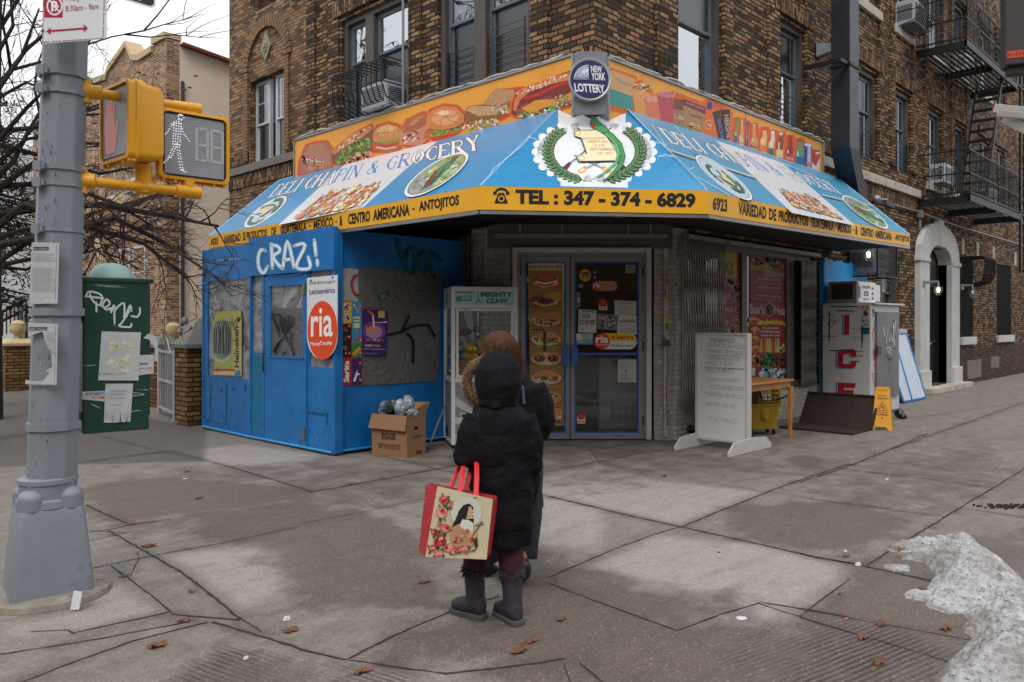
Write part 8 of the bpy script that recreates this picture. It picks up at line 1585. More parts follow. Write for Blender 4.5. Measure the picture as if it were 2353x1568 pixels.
for(bx,bn,bz_,yaw)in((-.14,-.02,.0,-1.0),(.1,.06,0,-.62)):
 B_=Wm@Matrix.Translation((bx,bz_,bn))@Matrix.Rotation(-yaw,4,'Y') # toe points along -n then yaws to the left
 m1=MB(B_);m1.tube([(0,.26,0),(0,.2,.0),(0,.1,0.01),(0,.07,-.0)],[.07,.066,.06,.062],16);m1.rings([[(w_*math.cos(t),z+h*math.sin(t),nn)for t in[2*math.pi*j/14 for j in range(14)]]for nn,w_,z,h in((.075,.02,.06,.03),(.065,.045,.07,.055),(0,.052,.075,.06),(-.08,.05,.06,.045),(-.14,.048,.05,.032),(-.175,.025,.045,.02))]);remesh(m1.build('boot',btm,w1_),.007,4,.008,.05)
 m1=MB(B_);m1.prism([(.052*math.cos(R(a)),0)for a in(0,)]or[],0,0)if False else m1.rings([[(w_*s1_,z1_,nn)for s1_,z1_ in((-1,.0),(1,.0),(1.05,.028),(-1.05,.028))]for nn,w_ in((.085,.03),(.07,.048),(0,.05),(-.03,.044),(-.09,.052),(-.15,.048),(-.185,.022))]);m1.build('sole',slm,w1_,bevel=.004)
 tufts('boot_cuff',mat('cuff_fur','#454452',.95,var=.3),w1_,B_,[(.064*math.cos(a),.262,.062*math.sin(a))for a in[j*.7 for j in range(10)]],.018,900,.03,5)
 # --- the tote bag
tb_=thing('tote_bag','red and cream tote bag printed with roses and a veiled woman','bag',pz(290,1200,4.05));c4={k:pz(*v)for k,v in dict(tl=(190,822,4.02),tr=(473,888,3.98),br=(440,1196,3.98),bl=(128,1182,4.02),ltl=(132,812,4.16),lbl=(94,1150,4.14),rtr=(500,880,4.12),rbr=(466,1150,4.12),btl=(150,806,4.17),btr=(495,872,4.13)).items()}
def sheet(mb,a,b,c,d,nu=14,nv=16,amp=.006,seed=0,bulge=0):
 rnd=random.Random(seed);nn=(b-a).cross(d-a).normalized();vs_=[]
 for j in range(nv+1):
  for i in range(nu+1):u,v=i/nu,j/nv;p=(a*(1-u)+b*u)*(1-v)+(d*(1-u)+c*u)*v;vs_.append(p+nn*(amp*(math.sin(u*7+seed+v*3)+.7*math.sin(v*9+u*4))*(1-abs(2*u-1)**4)+bulge*math.sin(u*math.pi)*math.sin(v*math.pi)))
 mb.add(vs_,[(j*(nu+1)+i,j*(nu+1)+i+1,(j+1)*(nu+1)+i+1,(j+1)*(nu+1)+i)for j in range(nv)for i in range(nu)]);return vs_
m1=MB();sheet(m1,c4['bl'],c4['br'],c4['tr'],c4['tl'],bulge=0,amp=.002);crm=m1.build('front_panel',mat('tote_cream','#c9bd9e',.35,var=.06,vs=6,bump=.3,bs=12),tb_,smooth='all');tred=mat('tote_red','#b0262e',.5,var=.12,vs=14,bump=.8,bs=90)
m1=MB();sheet(m1,c4['lbl'],c4['bl'],c4['tl'],c4['ltl'],6,14,.005,3);sheet(m1,c4['br'],c4['rbr'],c4['rtr'],c4['tr'],6,14,.004,2);sheet(m1,c4['rbr'],c4['lbl'],c4['btl'],c4['btr'],8,8,.003,1);sheet(m1,c4['lbl'],c4['rbr'],c4['br'],c4['bl'],6,4,.001);m1.build('gusset',tred,tb_,smooth='all')
nb_=(c4['br']-c4['bl']).cross(c4['tl']-c4['bl']).normalized();nb_=nb_ if nb_.dot(VF)<0 else-nb_
def bmap(x,y): # authored in the close-up's pixels, mapped bilinearly on to the panel
 v=(y-822-(x-190)*.22)/360;v=max(0,min(1,v));xl=190-62*v;xr=473-33*v;u=max(0,min(1,(x-xl)/(xr-xl)));return(c4['tl']*(1-u)+c4['tr']*u)*(1-v)+(c4['bl']*(1-u)+c4['br']*u)*v
A=Art(bmap,nb_,off=.005,step=.00004)
A.ell(340,960,78,84,'#c5cabf',0,26);[A.ell(340+66*math.cos(a),960+74*math.sin(a),3,3,'#a89c78',0,6,up=False)for a in[j*.2 for j in range(32)]]
A.poly([(262,1035),(285,990),(300,950),(325,918),(355,910),(375,930),(378,1030),(330,1050)],'#1a1d22');A.poly([(262,1035),(250,1075),(262,1120),(300,1150),(370,1150),(385,1090),(378,1040),(330,1010),(300,1020)],'#b58a62');A.poly([(306,1030),(318,995),(350,1000),(376,1020),(372,1075),(340,1065)],'#d0d0ca');A.ell(352,962,20,34,'#c9a07c',4);A.poly([(330,930),(352,926),(340,990),(326,1000)],'#1a1d22');A.ell(347,958,3,2,'#3a2a20',0,6);A.ell(361,958,3,2,'#3a2a20',0,6);A.line([(348,982),(360,982)],2.4,'#9a4a42');A.line([(344,950),(351,949)],1.6,'#4a3426')
A.poly([(345,1080),(375,1060),(398,1075),(385,1110),(355,1105)],'#c8a078');A.line([(372,1090),(420,1010)],9,'#6f5f40');A.line([(385,1035),(428,1026)],8,'#6f5f40');A.poly([(372,1110),(385,1165),(350,1178),(380,1178),(398,1150),(395,1100)],'#3a2a1c')
rnd=random.Random(4)
for x,y,r_ in((222,890,24),(258,918,15),(212,955,30),(204,1012,13),(232,1035,26),(178,1050,20),(205,1098,32),(165,1130,20),(250,1140,28),(300,1108,18),(318,1085,12),(300,1155,18),(330,1160,20),(345,1060,10),(366,1112,13),(200,1165,22),(275,1165,16)):
 for k in range(5):a=rnd.uniform(0,6.3);A.ell(x+math.cos(a)*r_*1.1,y+math.sin(a)*r_*1.1,r_*.45,r_*.25,rnd.choice(['#4a5a2c','#6f7a3c','#33432a']),math.degrees(a),8,up=(k==0))
 c=rnd.choice(['#b0343c','#c45a5a','#c86a68','#a82a34','#cf8a72'])
 A.ell(x,y,r_,r_*.9,c,0,12,jag=.1)
 for k in range(4):a=k*1.7;A.ell(x+math.cos(a)*r_*.4,y+math.sin(a)*r_*.36,r_*.42,r_*.3,rnd.choice(['#d98a84','#c05058','#8f2028','#d8a08c']),k*50,8,up=(k==0))
A.done('printed_art',crm)
hp=Wm@Vector((-.18,.84,.0));sr=mat('strap_red','#c01c20',.5,var=.08)
for i,(bp_,off)in enumerate(((pz(302,838,4.01),(-.02,0)),(pz(386,852,3.99),(.05,-.01)),(pz(250,822,4.16),(-.04,0)),(pz(330,830,4.15),(.03,0)))):
 tpp=hp+VR*off[0]*1.0+VF*(-.085 if i<2 else .04)+Vector((0,0,.02 if i%2 else .0));MB().tube([bp_+Vector((0,0,-.03)),bp_.lerp(tpp,.5)+VR*.003,tpp,tpp+VF*(.05 if i<2 else-.03)+Vector((0,0,.05))],.013,6,flat=.25,up=VF).build('strap',sr,tb_)
 # --- second woman
W2=FV(.035,4.97,0);xx=lambda zx:(zx-620)*.00123
w2_=figure(W2,'person','person with auburn hair in a plain black coat, half hidden behind the parka',(-.115,1.42,-.03),.098,(-.09,1.3,0),(-.02,1.2,0,.15),(0,.8,0),[[(-.08,.78,0),(-.13,.45,.0),(-.2,.1,-.02)],[(.05,.78,0),(.05,.45,.03),(.03,.16,.16)]],[[(-.16,1.2,0),(-.22,.98,-.02),(-.2,.8,-.1)],[(.12,1.19,0),(.15,.98,.0),(.11,.84,-.1)]],[((-.2,.8,-.1),(0,-1,-.2),(1,0,0)),((.1,.84,-.1),(-.2,-.6,-.7),(1,0,0))])
ct2=quilted('black_wool_coat','#17171b',3.0);m1=MB(W2);m1.rings(ell_rings([(-.03,.43,0,.19,.15),(-.03,.6,0,.185,.15),(-.03,.85,0,.18,.14),(-.03,1.05,0,.18,.13),(-.03,1.18,0,.17,.12),(-.05,1.25,-.01,.12,.09),(-.08,1.29,-.01,.075,.075)]));m1.tube([(.1,1.2,0),(.15,1.08,.0),(.17,.98,.0),(.13,.87,-.05)],[.08,.078,.072,.06],14);m1.tube([(-.18,1.18,0),(-.22,1.0,-.02),(-.2,.82,-.1)],[.08,.075,.06],12)
remesh(m1.build('coat',ct2,w2_),.012,6,.016,.12)
hair=mat('hair_auburn','#422818',.65,var=.35,vs=18,spec=.2);hair2=mat('hair_light','#573622',.6,var=.3,spec=.25)
m1=MB(W2);m1.ball((-.115,1.425,-.02),(.122,.125,.14),18,12);m1.tube([(-.13,1.36,.04),(-.06,1.3,.07),(.0,1.22,.07)],[.1,.085,.05],12);m1.tube([(-.03,1.33,.02),(.01,1.22,.03)],[.06,.04],10);remesh(m1.build('hair',hair,w2_),.01,3,.012,.03)
for mt_,sd_2 in((hair,1),(hair2,2)):
 rnd=random.Random(sd_2);m1=MB(W2)
 for i in range(230):
  a=rnd.uniform(0,6.28);e_=rnd.uniform(.2,1.3);p=Vector((-.115+.125*math.cos(e_)*math.cos(a),1.42+.118*math.sin(e_),-.005+.125*math.cos(e_)*math.sin(a)));
  if p.z<-.06:continue
  q=Vector((-.06+rnd.uniform(-.09,.1),1.25+rnd.uniform(-.06,.04),.05+rnd.uniform(-.02,.09)));md=(p+q)/2;md+=(md-Vector((-.1,md.y,0))).normalized()*.03;md.z=max(md.z,.06);m1.tube([p,md,q],[.004,.0035,.001],3)
 m1.build('hair_strands',mt_,w2_)
MB(W2).tube([(-.03,1.28,.06),(.03,1.2,.12),(.04,1.1,.135)],.008,6,flat=.4).build('shoulder_strap',mat('strap_blue','#33465a',.6),w2_)
jn=mat('jeans_grey','#22242c',.85,var=.2,bump=.3,bs=40)
for L_,r_ in(([(-.1,.7,0),(-.13,.42,.0),(-.19,.1,-.02)],[.1,.08,.065]),([(.05,.7,0),(.06,.42,.03),(.045,.15,.12)],[.11,.095,.075])):m1=MB(W2);m1.tube(L_,r_,14);remesh(m1.build('jeans',jn,w2_),.01,3,.014,.06)
shm=mat('shoe_black','#17171a',.45,var=.2);m1=MB(W2);m1.ball((-.23,.045,-.01),(.12,.045,.05),14,8);m1.ball((-.19,.07,-.01),(.05,.05,.05),12,8);remesh(m1.build('shoe',shm,w2_),.008,2)
m1=MB(W2);m1.ball((.035,.1,.17),(.05,.07,.055),14,8);m1.ball((.02,.045,.09),(.05,.045,.1),14,8);remesh(m1.build('shoe',shm,w2_),.008,2)
# =====================================================================
# LEFT BACKGROUND: row houses, yard, trees
# =====================================================================
XH=8.5;rh=thing('row_house','brown brick row house with cream coping, gable and a beige stuccoed side wall','house',(8.5,21.0,0));HF=FL(XH)
hp_=lambda x,y:(lambda q:(-q.y,q.z))(onx(x,y,XH));top=[hp_(*p)for p in((382,86),(352,102),(352,118),(321,138),(306,137),(292,106),(250,165),(246,182),(212,192))];ue=top[-1][0]
m1=MB(HF);m1.prism([(top[0][0],0)]+top+[(ue-.01,top[-1][1]-.3),(-33,top[-1][1]-.3),(-33,0)],-.35,0);m1.build('wall',MBR,rh)
cream=mat('cream_trim','#b5a07c',.75,var=.1,vs=4,dirt='#8a7a60',dt=.64);m1=MB(HF)
for a,b in zip(top[:-1],top[1:]):
 if abs(a[0]-b[0])>.03:m1.rings([[(a[0],a[1]-.03,-.4),(a[0],a[1]+.14,-.4),(b[0],b[1]+.14,-.4),(b[0],b[1]-.03,-.4)],[(a[0],a[1]-.03,.07),(a[0],a[1]+.14,.07),(b[0],b[1]+.14,.07),(b[0],b[1]-.03,.07)]])
m1.box(-33,top[-1][1]-.34,-.4,ue,top[-1][1]-.16,.07);zz=hp_(400,432);m1.box(-33,zz[1]-.05,.002,-20.98,zz[1]+.22,.1);u_=hp_(240,560);m1.box(u_[0]-.45,0,.002,u_[0]+.35,u_[1]+.6,.16);m1.box(u_[0]-.6,u_[1]+.55,.002,u_[0]+.5,u_[1]+.8,.25);m1.build('cream_trim',cream,rh)
st=MB(FR(0,21.0));st.rings([[(XH+.351,0,n),(30,0,n),(30,6.7,n),(XH+.351,8.95,n)]for n in(0,-.3)]);st.build('side_wall',mat('stucco_beige','#d6c9b8',.85,var=.05,vs=2,bump=.2,bs=40,dirt='#c2b4a2',dt=.66),rh);m1=MB();m1.bar((XH+.36,20.95,8.98),(30,20.95,6.73),.3,.07);m1.build('tile_coping',mat('terracotta','#7a3a2c',.8,var=.3,vs=12),rh);MB().tube([(XH+.4,20.94,0),(XH+.4,20.94,8)],.05,8).build('downpipe',mat('downpipe_dark','#33302e',.6),rh)
for a,b,sp in((hp_(231,461),hp_(264,388),None),(hp_(290,452),hp_(346,396),True),(hp_(272,690),hp_(334,562),True),(hp_(190,700),hp_(176,560),None)):
 if a[0]>b[0]:continue
 window(FL(XH-.14),a[0],b[0],a[1],b[1],whitef,GL,GL,back_d,cur_g,surround=False,mull=(a[0]+b[0])/2 if sp else None,par=rh,split=.5)
aircon('air_conditioner','white air conditioner in the upper window of the brick row house',FL(XH-.2),*hp_(310,450),*hp_(332,426),-.1,.15)
h2=thing('neighbour_house','pale house front with white siding far left behind the bare branches','house',(8.7,38,0));m1=MB(FL(8.7));m1.wall(-60,-33.02,0,8.3,[(-36.5,-34.2,.0,2.6),(-39.5,-37.6,3.6,5.2),(-43,-41.4,3.6,5.2)],.2);m1.build('wall',mat('white_siding','#a9a9a8',.7,var=.06),h2);m1=MB(FL(8.6));m1.box(-42,0,0,-39.8,8.6,.5);m1.box(-58,0,0,-46,8.6,.3);m1.build('brick_bay',MBR,h2)
m1=MB(FL(8.9));m1.box(-36.5,0,0,-34.2,2.6,.02);m1.box(-39.5,3.6,0,-37.6,5.2,.02);m1.box(-43,3.6,0,-41.4,5.2,.02);m1.build('window',GLS,h2)
BRY=brick('brick_pier',[(0,'#5a4224'),(.5,'#7d6036'),(1,'#93724a')],'#2f2820',bh=.075,bw=.24,ms=.012,soot=.4);gran=mat('granite','#77736f',.8,var=.3,vs=60,bump=.3)
def pier(label,c,s_,h,capm,ball=False,cap=.24):
 t_=thing('gate_pier',label,'pier',(*c,0),'brick garden piers');x,y=c;MB().box(x-s_/2,y-s_/2,0,x+s_/2,y+s_/2,h).build('shaft',BRY,t_);m1=MB();e=s_/2+.05;m1.box(x-e,y-e,h,x+e,y+e,h+.06);m1.rings([[(x+a*e*k,y+b*e*k,h+.06+dz)for a,b in((-1,-1),(1,-1),(1,1),(-1,1))]for k,dz in((1,0),(.12 if not ball else .55,cap if not ball else .1))]);m1.build('cap',capm,t_)
 if ball:MB().lathe([(.07,h+.14),(.05,h+.2),(.07,h+.24),(.15,h+.31),(.175,h+.42),(.15,h+.53),(.07,h+.59),(0.01,h+.6)],(x,y,0),20).build('ball_finial',cream,t_,smooth=True)
pier('brick garden pier with a grey pyramid cap, touching the blue booth',(5.42,12.28),.46,1.2,gran);pier('brick pier with a grey pyramid cap behind the green cabinet',tuple(onz(378,934))[:2],.42,1.12,gran,cap=.2);pier('cream ball-topped pier behind the white gate',tuple(onz(398,905))[:2],.5,1.0,cream,True);pier('cream ball-topped brick pier at the far left edge',tuple(onz(42,896))[:2],.7,1.05,cream,True)
gt=thing('garden_gate','low white painted iron garden gate left of the brick pier','gate',(5.5,13.2,0));q0,q1=onz(366,950),onz(402,968);whm=mat('white_iron','#b0b0b4',.5,var=.1);m1=MB()
for f in(0,1):q=q0.lerp(q1,f);m1.bar(q,q+Vector((0,0,1.15)),.05,.05)
for h in(.12,.6,1.1):m1.bar(q0+Vector((0,0,h)),q1+Vector((0,0,h)),.03,.04)
m1.build('frame',whm,gt);m1=MB();[m1.bar(q0.lerp(q1,i/9)+Vector((0,0,.12)),q0.lerp(q1,i/9)+Vector((0,0,1.1)),.014,.014)for i in range(1,9)];[m1.tube([q0.lerp(q1,.3+.4*s_)+Vector((0,0,1.12)),q0.lerp(q1,.5)+Vector((0,0,1.34))],.014,5)for s_ in(0,1)];m1.build('bars',whm,gt)
an=atd(431,741,14.2);an.z=0;m1=MB();m1.box(an.x-.28,an.y-.28,0,an.x+.28,an.y+.28,1.16);ap=thing('statue_plinth','low stone plinth under the angel statue','plinth',(an.x,an.y,0));m1.build('block',gran,ap)
AM=FV(0,0,0);AM=frame(Vector((an.x,an.y,1.16)),VR,(0,0,1),-VF);m1=MB(AM);m1.tube([(0,.0,0),(0,.2,0),(0,.34,0),(0,.4,0)],[.13,.1,.085,.05],14);m1.ball((-.04,.47,.02),(.06,.075,.065),14,8);m1.tube([(-.09,.36,.03),(-.13,.28,.09),(-.06,.26,.13)],.03,8);m1.tube([(.07,.36,.03),(.02,.26,.12)],.03,8)
for s_,o_ in((1,.0),(.6,.06)):m1.prism([(.04,.3),(.1,.42),(.2,.54),(.27,.52),(.28,.38),(.24,.24),(.16,.14),(.08,.18)],-.1-o_,-.06-o_)
o=m1.build('angel_statue',mat('statue_stone','#8a8783',.85,var=.2,bump=.4),None);remesh(o,.012,2);tag(o,'grey stone angel statue with a raised wing behind the brick pier','statue')
sr_=MB();[sr_.bar(atd(-40,740+k*22,21),atd(62,688+k*20,22),.07,.07)for k in(0,1)];[sr_.bar(atd(x,740-(x+40)*.5,21.5),atd(x,790-(x+40)*.4,21.5),.03,.03)for x in range(-30,62,9)];q=atd(60,700,22);sr_.bar(q,(q.x,q.y,0),.06,.06);q=atd(-38,740,21);sr_.bar(q,(q.x,q.y,0),.06,.06);tag(sr_.build('stair_railing',mat('railing_brown','#33221c',.5),None),'dark stair railing climbing behind the far-left brick pier','railing')
# trees
bark=mat('bark_dark','#2a211d',.95,var=.4,vs=9,bump=.4,bs=30);rnd=random.Random(11)
def limb(mb,p,d,L,r,dep,drop=.0):
 n=4;pts=[p];dd=Vector(d).normalized()
 for i in range(n):dd=(dd+Vector((rnd.gauss(0,.16),rnd.gauss(0,.16),rnd.gauss(0,.14)-drop))).normalized();pts.append(pts[-1]+dd*L/n)
 mb.tube(pts,[r*(1-.75*i/n)for i in range(n+1)],4 if r<.012 else 6,cap=False)
 if dep==0:return
 for k in range(3 if dep>1 else 4):
  f=rnd.uniform(.3,1);i=min(int(f*n),n-1);q=pts[i].lerp(pts[i+1],f*n-i);nd_=(dd+Vector((rnd.gauss(0,.6),rnd.gauss(0,.6),rnd.gauss(.1,.5)))).normalized();limb(mb,q,nd_,L*rnd.uniform(.5,.75),r*.55,dep-1,drop)
tr_=thing('bare_tree','leafless street tree spreading dark branches behind the grey pole','tree',ld(-7.2,10.5,0));m1=MB();T0=ld(-7.2,10.5,0);m1.tube([T0,T0+Vector((.05,0,2)),T0+Vector((0,.1,4)),T0+Vector((.1,0,7))],[.22,.18,.15,.08],10);m1.build('trunk',bark,tr_)
m1=MB()
for pts,r_,d in(([(-60,420),(60,320),(190,300)],.04,10.2),([(-70,480),(40,400),(150,330),(240,330)],.055,10.4),([(-60,560),(60,470),(200,520),(330,560),(430,640)],.055,10),([(-60,500),(80,480),(230,470),(400,500),(500,520)],.06,10.3),([(-50,380),(60,250),(130,180)],.04,10),([(-60,300),(50,130),(90,20)],.04,10.6),([(-40,560),(120,540),(260,500),(380,560),(470,620)],.05,9.6),([(0,440),(130,420),(270,470),(350,520)],.045,10.8),([(-40,640),(60,560),(170,530),(240,590)],.04,9.8),([(-30,330),(100,360),(230,400),(330,380)],.04,10.9),([(-40,600),(60,620),(110,600)],.03,10),([(-60,220),(30,60),(20,-60)],.035,10.2),([(-60,260),(60,190),(180,230)],.03,10.5)):
 P_=[T0+Vector((0,0,CAMH+(741-pts[0][1])/1815*d))]+[atd(x,y,d+.5*math.sin(x*.02))for x,y in pts[1:]];m1.tube(P_,[r_*(1-.7*i/(len(P_)-1))for i in range(len(P_))],7,cap=False)
 for a,b in zip(P_[:-1],P_[1:]):
  for k in range(5):q=a.lerp(b,rnd.random());limb(m1,q,(b-a).normalized()+Vector((rnd.gauss(0,.6),rnd.gauss(0,.6),rnd.gauss(0,.5))),rnd.uniform(.5,1.0),r_*.2,2,.02)
m1.build('branches',bark,tr_)
m1=MB();[m1.ball(atd(rnd.uniform(0,480),rnd.uniform(150,620),10.2+rnd.uniform(-.5,.5)),(.03,.03,.012),5,3)for i in range(46)];m1.build('dead_leaves',mat('dead_leaf','#6f4030',.8),tr_)
for(tx,td,tl_,zz_)in((-8.6,13,'second leafless tree further back at the upper left',8),):
 T1_=ld(tx,td,0);t2_=thing('bare_tree',tl_,'tree',T1_);MB().tube([T1_,T1_+Vector((0,0,4)),T1_+Vector((.2,.3,8))],[.2,.15,.06],8).build('trunk',bark,t2_);m1=MB()
 for k in range(14):limb(m1,T1_+Vector((0,0,2.5+k*.45)),(rnd.gauss(0,1),rnd.gauss(0,1),.5),rnd.uniform(2,3),.05,3)
 m1.build('branches',bark,t2_)
evn=mat('needles_dark','#1c231a',.9,var=.4,vs=12);ev=thing('evergreen_tree','dark evergreen with drooping boughs at the left edge','tree',ld(-9.9,14.6,0));q=ld(-9.9,14.6,0);MB().tube([q,q+Vector((0,0,7))],[.2,.05],8).build('trunk',bark,ev);m1=MB()
for i in range(46):
 z=rnd.uniform(2.0,6.2);a=rnd.uniform(0,6.28);L_=rnd.uniform(.7,1.5)*(1.1-(z-2)/9);t_=Vector((math.cos(a),math.sin(a),-.25));o=q+Vector((0,0,z));m1.tube([o,o+t_*L_],[.03,.008],4)
 for k in range(130):
  f=rnd.uniform(.15,1);p=o+t_*L_*f+Vector((rnd.gauss(0,.16),rnd.gauss(0,.16),rnd.gauss(-.1,.1)));v=Vector((rnd.gauss(0,1),rnd.gauss(0,1),rnd.gauss(-.5,.6))).normalized()*rnd.uniform(.08,.16);s_=Vector((rnd.gauss(0,1),rnd.gauss(0,1),rnd.gauss(0,1))).normalized()*.022;m1.add([p-s_,p+s_,p+v],[(0,1,2)])
m1.build('foliage',evn,ev)
# buildings across the crossing, behind the camera: they shade the pavement and show in the glass
for nm,P0,P1,h in(('brick block across the street to the left, outside the picture',(-24,-14),(-12,26),9),('brick block across the street to the right, outside the picture',(-10,-26),(40,-15),10)):tag(MB().box(*P0,0,*P1,h).build('opposite_building',MBL,None),nm,'building')
# =====================================================================
# SNOW, LEAVES, LITTER
# =====================================================================
sp_=[(q.x,q.y)for q in(onz(*ZE(*p))for p in[(575,655),(660,640),(740,620),(880,625),(940,612),(1020,600),(1170,610),(1240,680),(1350,740),(1500,880),(1600,1000),(1750,1300),(1800,1700),(880,1700),(905,1540),(960,1480),(1040,1400),(1100,1330),(1170,1270),(1095,1230),(1110,1190),(1150,1160),(1090,1100),(1000,1110),(930,1085),(850,1060),(830,1020),(700,1000),(690,970),(830,965),(870,905),(930,850),(870,800),(860,770),(740,740),(670,740),(730,705),(790,690),(590,685)])]
def snow(poly,hmax,name='snow_pile',st=.018,seed=0.0):
 xs=[p[0]for p in poly];ys=[p[1]for p in poly];X,Y=np.meshgrid(np.arange(min(xs),max(xs),st),np.arange(min(ys),max(ys),st));d=np.full(X.shape,1e9);ins=np.zeros(X.shape,bool);n=len(poly)
 for i in range(n):
  (x0,y0),(x1,y1)=poly[i],poly[(i+1)%n];ex,ey=x1-x0,y1-y0;t=np.clip(((X-x0)*ex+(Y-y0)*ey)/(ex*ex+ey*ey+1e-9),0,1);d=np.minimum(d,np.hypot(X-x0-t*ex,Y-y0-t*ey));ins^=((y0>Y)!=(y1>Y))&(X<(x1-x0)*(Y-y0)/(y1-y0+1e-12)+x0)
 rs=np.random.RandomState(3);H=np.zeros(X.shape)
 for f,a in((5,.5),(11,.34),(23,.26),(47,.22),(83,.17)):
  p=rs.uniform(0,6.28,4);H+=a*np.sin(X*f*.8+Y*f*.6+p[0]+1.3*np.sin(Y*f*.7+p[1]))*np.sin(Y*f*.9-X*f*.4+p[2]+1.2*np.sin(X*f*.6+p[3]))
 H+=rs.normal(0,.09,X.shape);dd=np.where(ins,d,0)+.02*H;Z=np.where(ins,hmax*(1-np.exp(-np.maximum(dd,0)/.16))*(1+.38*H)+.006,-.02);k=np.where(Z>0,1,0);mb=MB();ny,nx=X.shape;V=np.stack([X,Y,np.maximum(Z,-.01)],-1).reshape(-1,3);vs_=[Vector(v)for v in V];fs=[(j*nx+i,j*nx+i+1,(j+1)*nx+i+1,(j+1)*nx+i)for j in range(ny-1)for i in range(nx-1)if k[j:j+2,i:i+2].any()];mb.v=vs_;mb.f=fs;mb.c=[None]*len(fs);return mb
snm=mat('dirty_snow','#a8a8aa',.65,var=.3,vs=9,bump=.6,bs=40,spec=.3,dirt='#2c241e',ds=34,dt=.52);nt2=snm.node_tree
a_=[n for n in nt2.nodes if n.type=='MIX'][0];bb2=nt2.nodes['Principled BSDF'];n9=nt2.nodes.new('ShaderNodeTexNoise');n9.inputs['Scale'].default_value=3.2;n9.inputs['Detail'].default_value=8;n9.inputs['Roughness'].default_value=.7;r9=nt2.nodes.new('ShaderNodeMapRange');r9.inputs[1].default_value=.42;r9.inputs[2].default_value=.6;r9.inputs[4].default_value=.85;m9=nt2.nodes.new('ShaderNodeMix');m9.data_type='RGBA';nt2.links.new(n9.outputs['Fac'],r9.inputs[0]);nt2.links.new(r9.outputs[0],m9.inputs[0]);nt2.links.new(a_.outputs[2],m9.inputs[6]);m9.inputs[7].default_value=(*S('#6f675e'),1);nt2.links.new(m9.outputs[2],bb2.inputs['Base Color'])
so_=snow(sp_,.13).build('snow_pile',snm,None);tag(so_,'heap of dirty melting snow in the bottom right corner','snow')
so_=snow([(q.x,q.y)for q in(onz(*ZE(*p))for p in[(545,778),(600,775),(660,772),(735,785),(742,822),(690,815),(620,830),(580,795)])],.04).build('snow_patch',snm,None);tag(so_,'small strip of snow left of the big heap','snow')
m1=MB();
for i in range(150):x,y=ZE(rnd.uniform(700,1511),rnd.uniform(640,1560));q=onz(x,y,.1);m1.ball(q,(rnd.uniform(.004,.012),rnd.uniform(.003,.008),.004),5,3)
lfm=mat('oak_leaf','#6a432b',.7,var=.35,vs=30,dirt='#3f2818',dt=.58);ltm=mat('litter_white','#bfc2c6',.7,var=.08)
def leaf(P,s_,seed,lab,m_=lfm):
 r2=random.Random(seed);pts=[];a0=r2.uniform(0,6.28)
 for i in range(22):t=2*math.pi*i/22;r_=s_*(.5+.5*abs(math.cos(t*3.5))**.8)*(1 if abs(math.cos(t/1))>.3 else .7);pts.append((r_*math.cos(t+a0)*1.3,r_*.7*math.sin(t+a0),.006+abs(r2.gauss(0,s_*.16))))
 mb=MB();mb.add([P+Vector((0,0,.012))]+[P+Vector(p)for p in pts],[(0,i+1,(i+1)%22+1)for i in range(22)]);mb.tube([P+Vector((0,0,.01)),P+Vector((math.cos(a0)*s_*1.9,math.sin(a0)*s_*1.6,.006))],.0015,4);tag(mb.build('fallen_leaf',m_,None),lab,'leaf','fallen brown leaves')
for i,(zc,x,y,s_)in enumerate([(ZA,1000,655,.05),(ZA,840,858,.03),(ZA,1235,1160,.035),(ZA,1060,1330,.05),(ZA,1960,1225,.045),(ZA,1340,330,.04),(ZA,1260,150,.035),(ZA,880,505,.04),(ZA,1295,960,.025),(ZC,425,1500,.045),(ZC,1480,1360,.05),(ZC,1560,1295,.04),(ZC,840,895,.04),(ZC,1760,1150,.035),(ZD,770,180,.035),(ZE,670,685,.045),(ZE,310,720,.035),(ZE,820,945,.04),(ZE,545,1180,.04),(ZE,420,1270,.04),(ZE,980,1210,.045),(ZE,530,1440,.04)]):P_=onz(*zc(x,y),.05 if(zc is ZE and x in(670,))else 0);leaf(P_,s_,i,'curled brown oak leaf lying on the pavement')
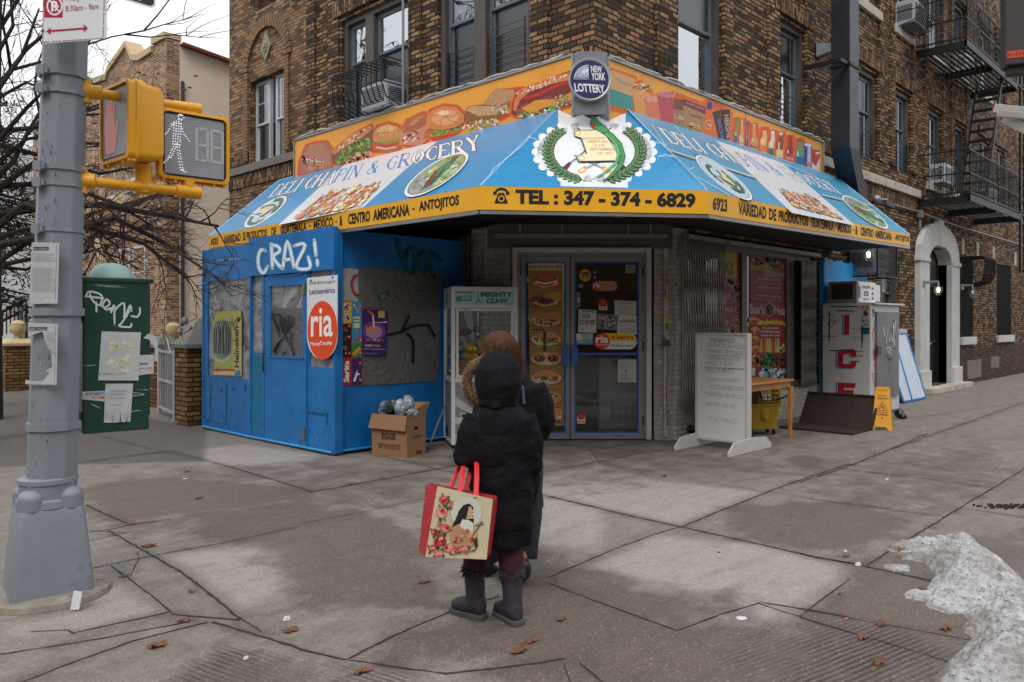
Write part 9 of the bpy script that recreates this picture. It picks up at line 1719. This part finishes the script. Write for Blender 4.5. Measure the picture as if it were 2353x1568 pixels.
def scrap(zc,x,y,sx,sy,lab,cat='litter',m_=ltm,flat=False):
 P_=onz(*zc(x,y));r2=random.Random(int(x));mb=MB();pts=[(sx*math.cos(t)*r2.uniform(.8,1.1),sy*math.sin(t)*r2.uniform(.8,1.1))for t in[j*math.pi/5 for j in range(10)]];h=.004 if flat else min(sx,sy)*.8
 mb.add([P_+Vector((a,b,.003))for a,b in pts]+[P_+Vector((a*.7,b*.7,h*r2.uniform(.6,1.2)+.003))for a,b in pts]+[P_+Vector((0,0,h+.003))],[(i,(i+1)%10,(i+1)%10+10,i+10)for i in range(10)]+[(i+10,(i+1)%10+10,20)for i in range(10)]);tag(mb.build('litter',m_,None),lab,cat)
org_=mat('litter_orange','#c8602a',.6)
for a in((ZD,1288,1137,.035,.03,'round white scrap of paper in the lower centre right','litter',ltm,True),(ZE,388,778,.03,.02,'white crumpled scrap at the end of the wide pavement joint'),(ZA,1657,1412,.014,.014,'tiny white scrap near the bottom left'),(ZA,1935,1148,.028,.02,'chewed white scrap on the patched pavement line'),(ZE,585,198,.05,.012,'flat white and yellow wrapper on the right-hand pavement','litter',ltm,True),(ZE,312,1142,.025,.006,'orange-tipped cigarette end in the lower right','cigarette end',org_),(ZE,1310,288,.03,.008,'orange cigarette end near the right edge','cigarette end',org_),(ZA,1250,197,.03,.014,'pale flat scrap left of the booth corner','litter',ltm,True),(ZE,305,688,.012,.012,'tiny white crumb beside the brown leaf'),(ZE,990,676,.02,.035,'small dark pebble on the snow heap','pebble',bagm),(ZD,1138,693,.012,.01,'dark gum spot in the middle of the pale slab','gum',bagm,True),(ZD,1950,975,.016,.012,'dark gum spot near the snow','gum',bagm,True)):scrap(*a)
rc=MB();q=ld(-2.42,4.37,0);rc.rings([[q+VR*a+VF*b+Vector((0,0,c))for a,b,c in((-.024,0,.01),(.024,0,.01),(.026,.03,.1),(-.022,.03,.105))],[q+VR*a+VF*(b+.002)+Vector((0,0,c))for a,b,c in((-.024,0,.01),(.024,0,.01),(.026,.03,.1),(-.022,.03,.105))]]);tag(rc.build('paper_slip',ltm,None),'small white paper slip leaning on the footing of the grey pole','litter')
m1=MB();q=onz(*ZE(1420,385))
for i in range(70):m1.ball(q+VR*rnd.gauss(0,.13)+VF*rnd.gauss(0,.035)+Vector((0,0,.006)),(rnd.uniform(.008,.03),rnd.uniform(.008,.02),rnd.uniform(.006,.02)),6,4)
tag(m1.build('mud_clump',mat('mud','#2a211b',.95,bump=.6,var=.4),None),'scattered dark mud crumbs on the pavement at the right edge','mud')
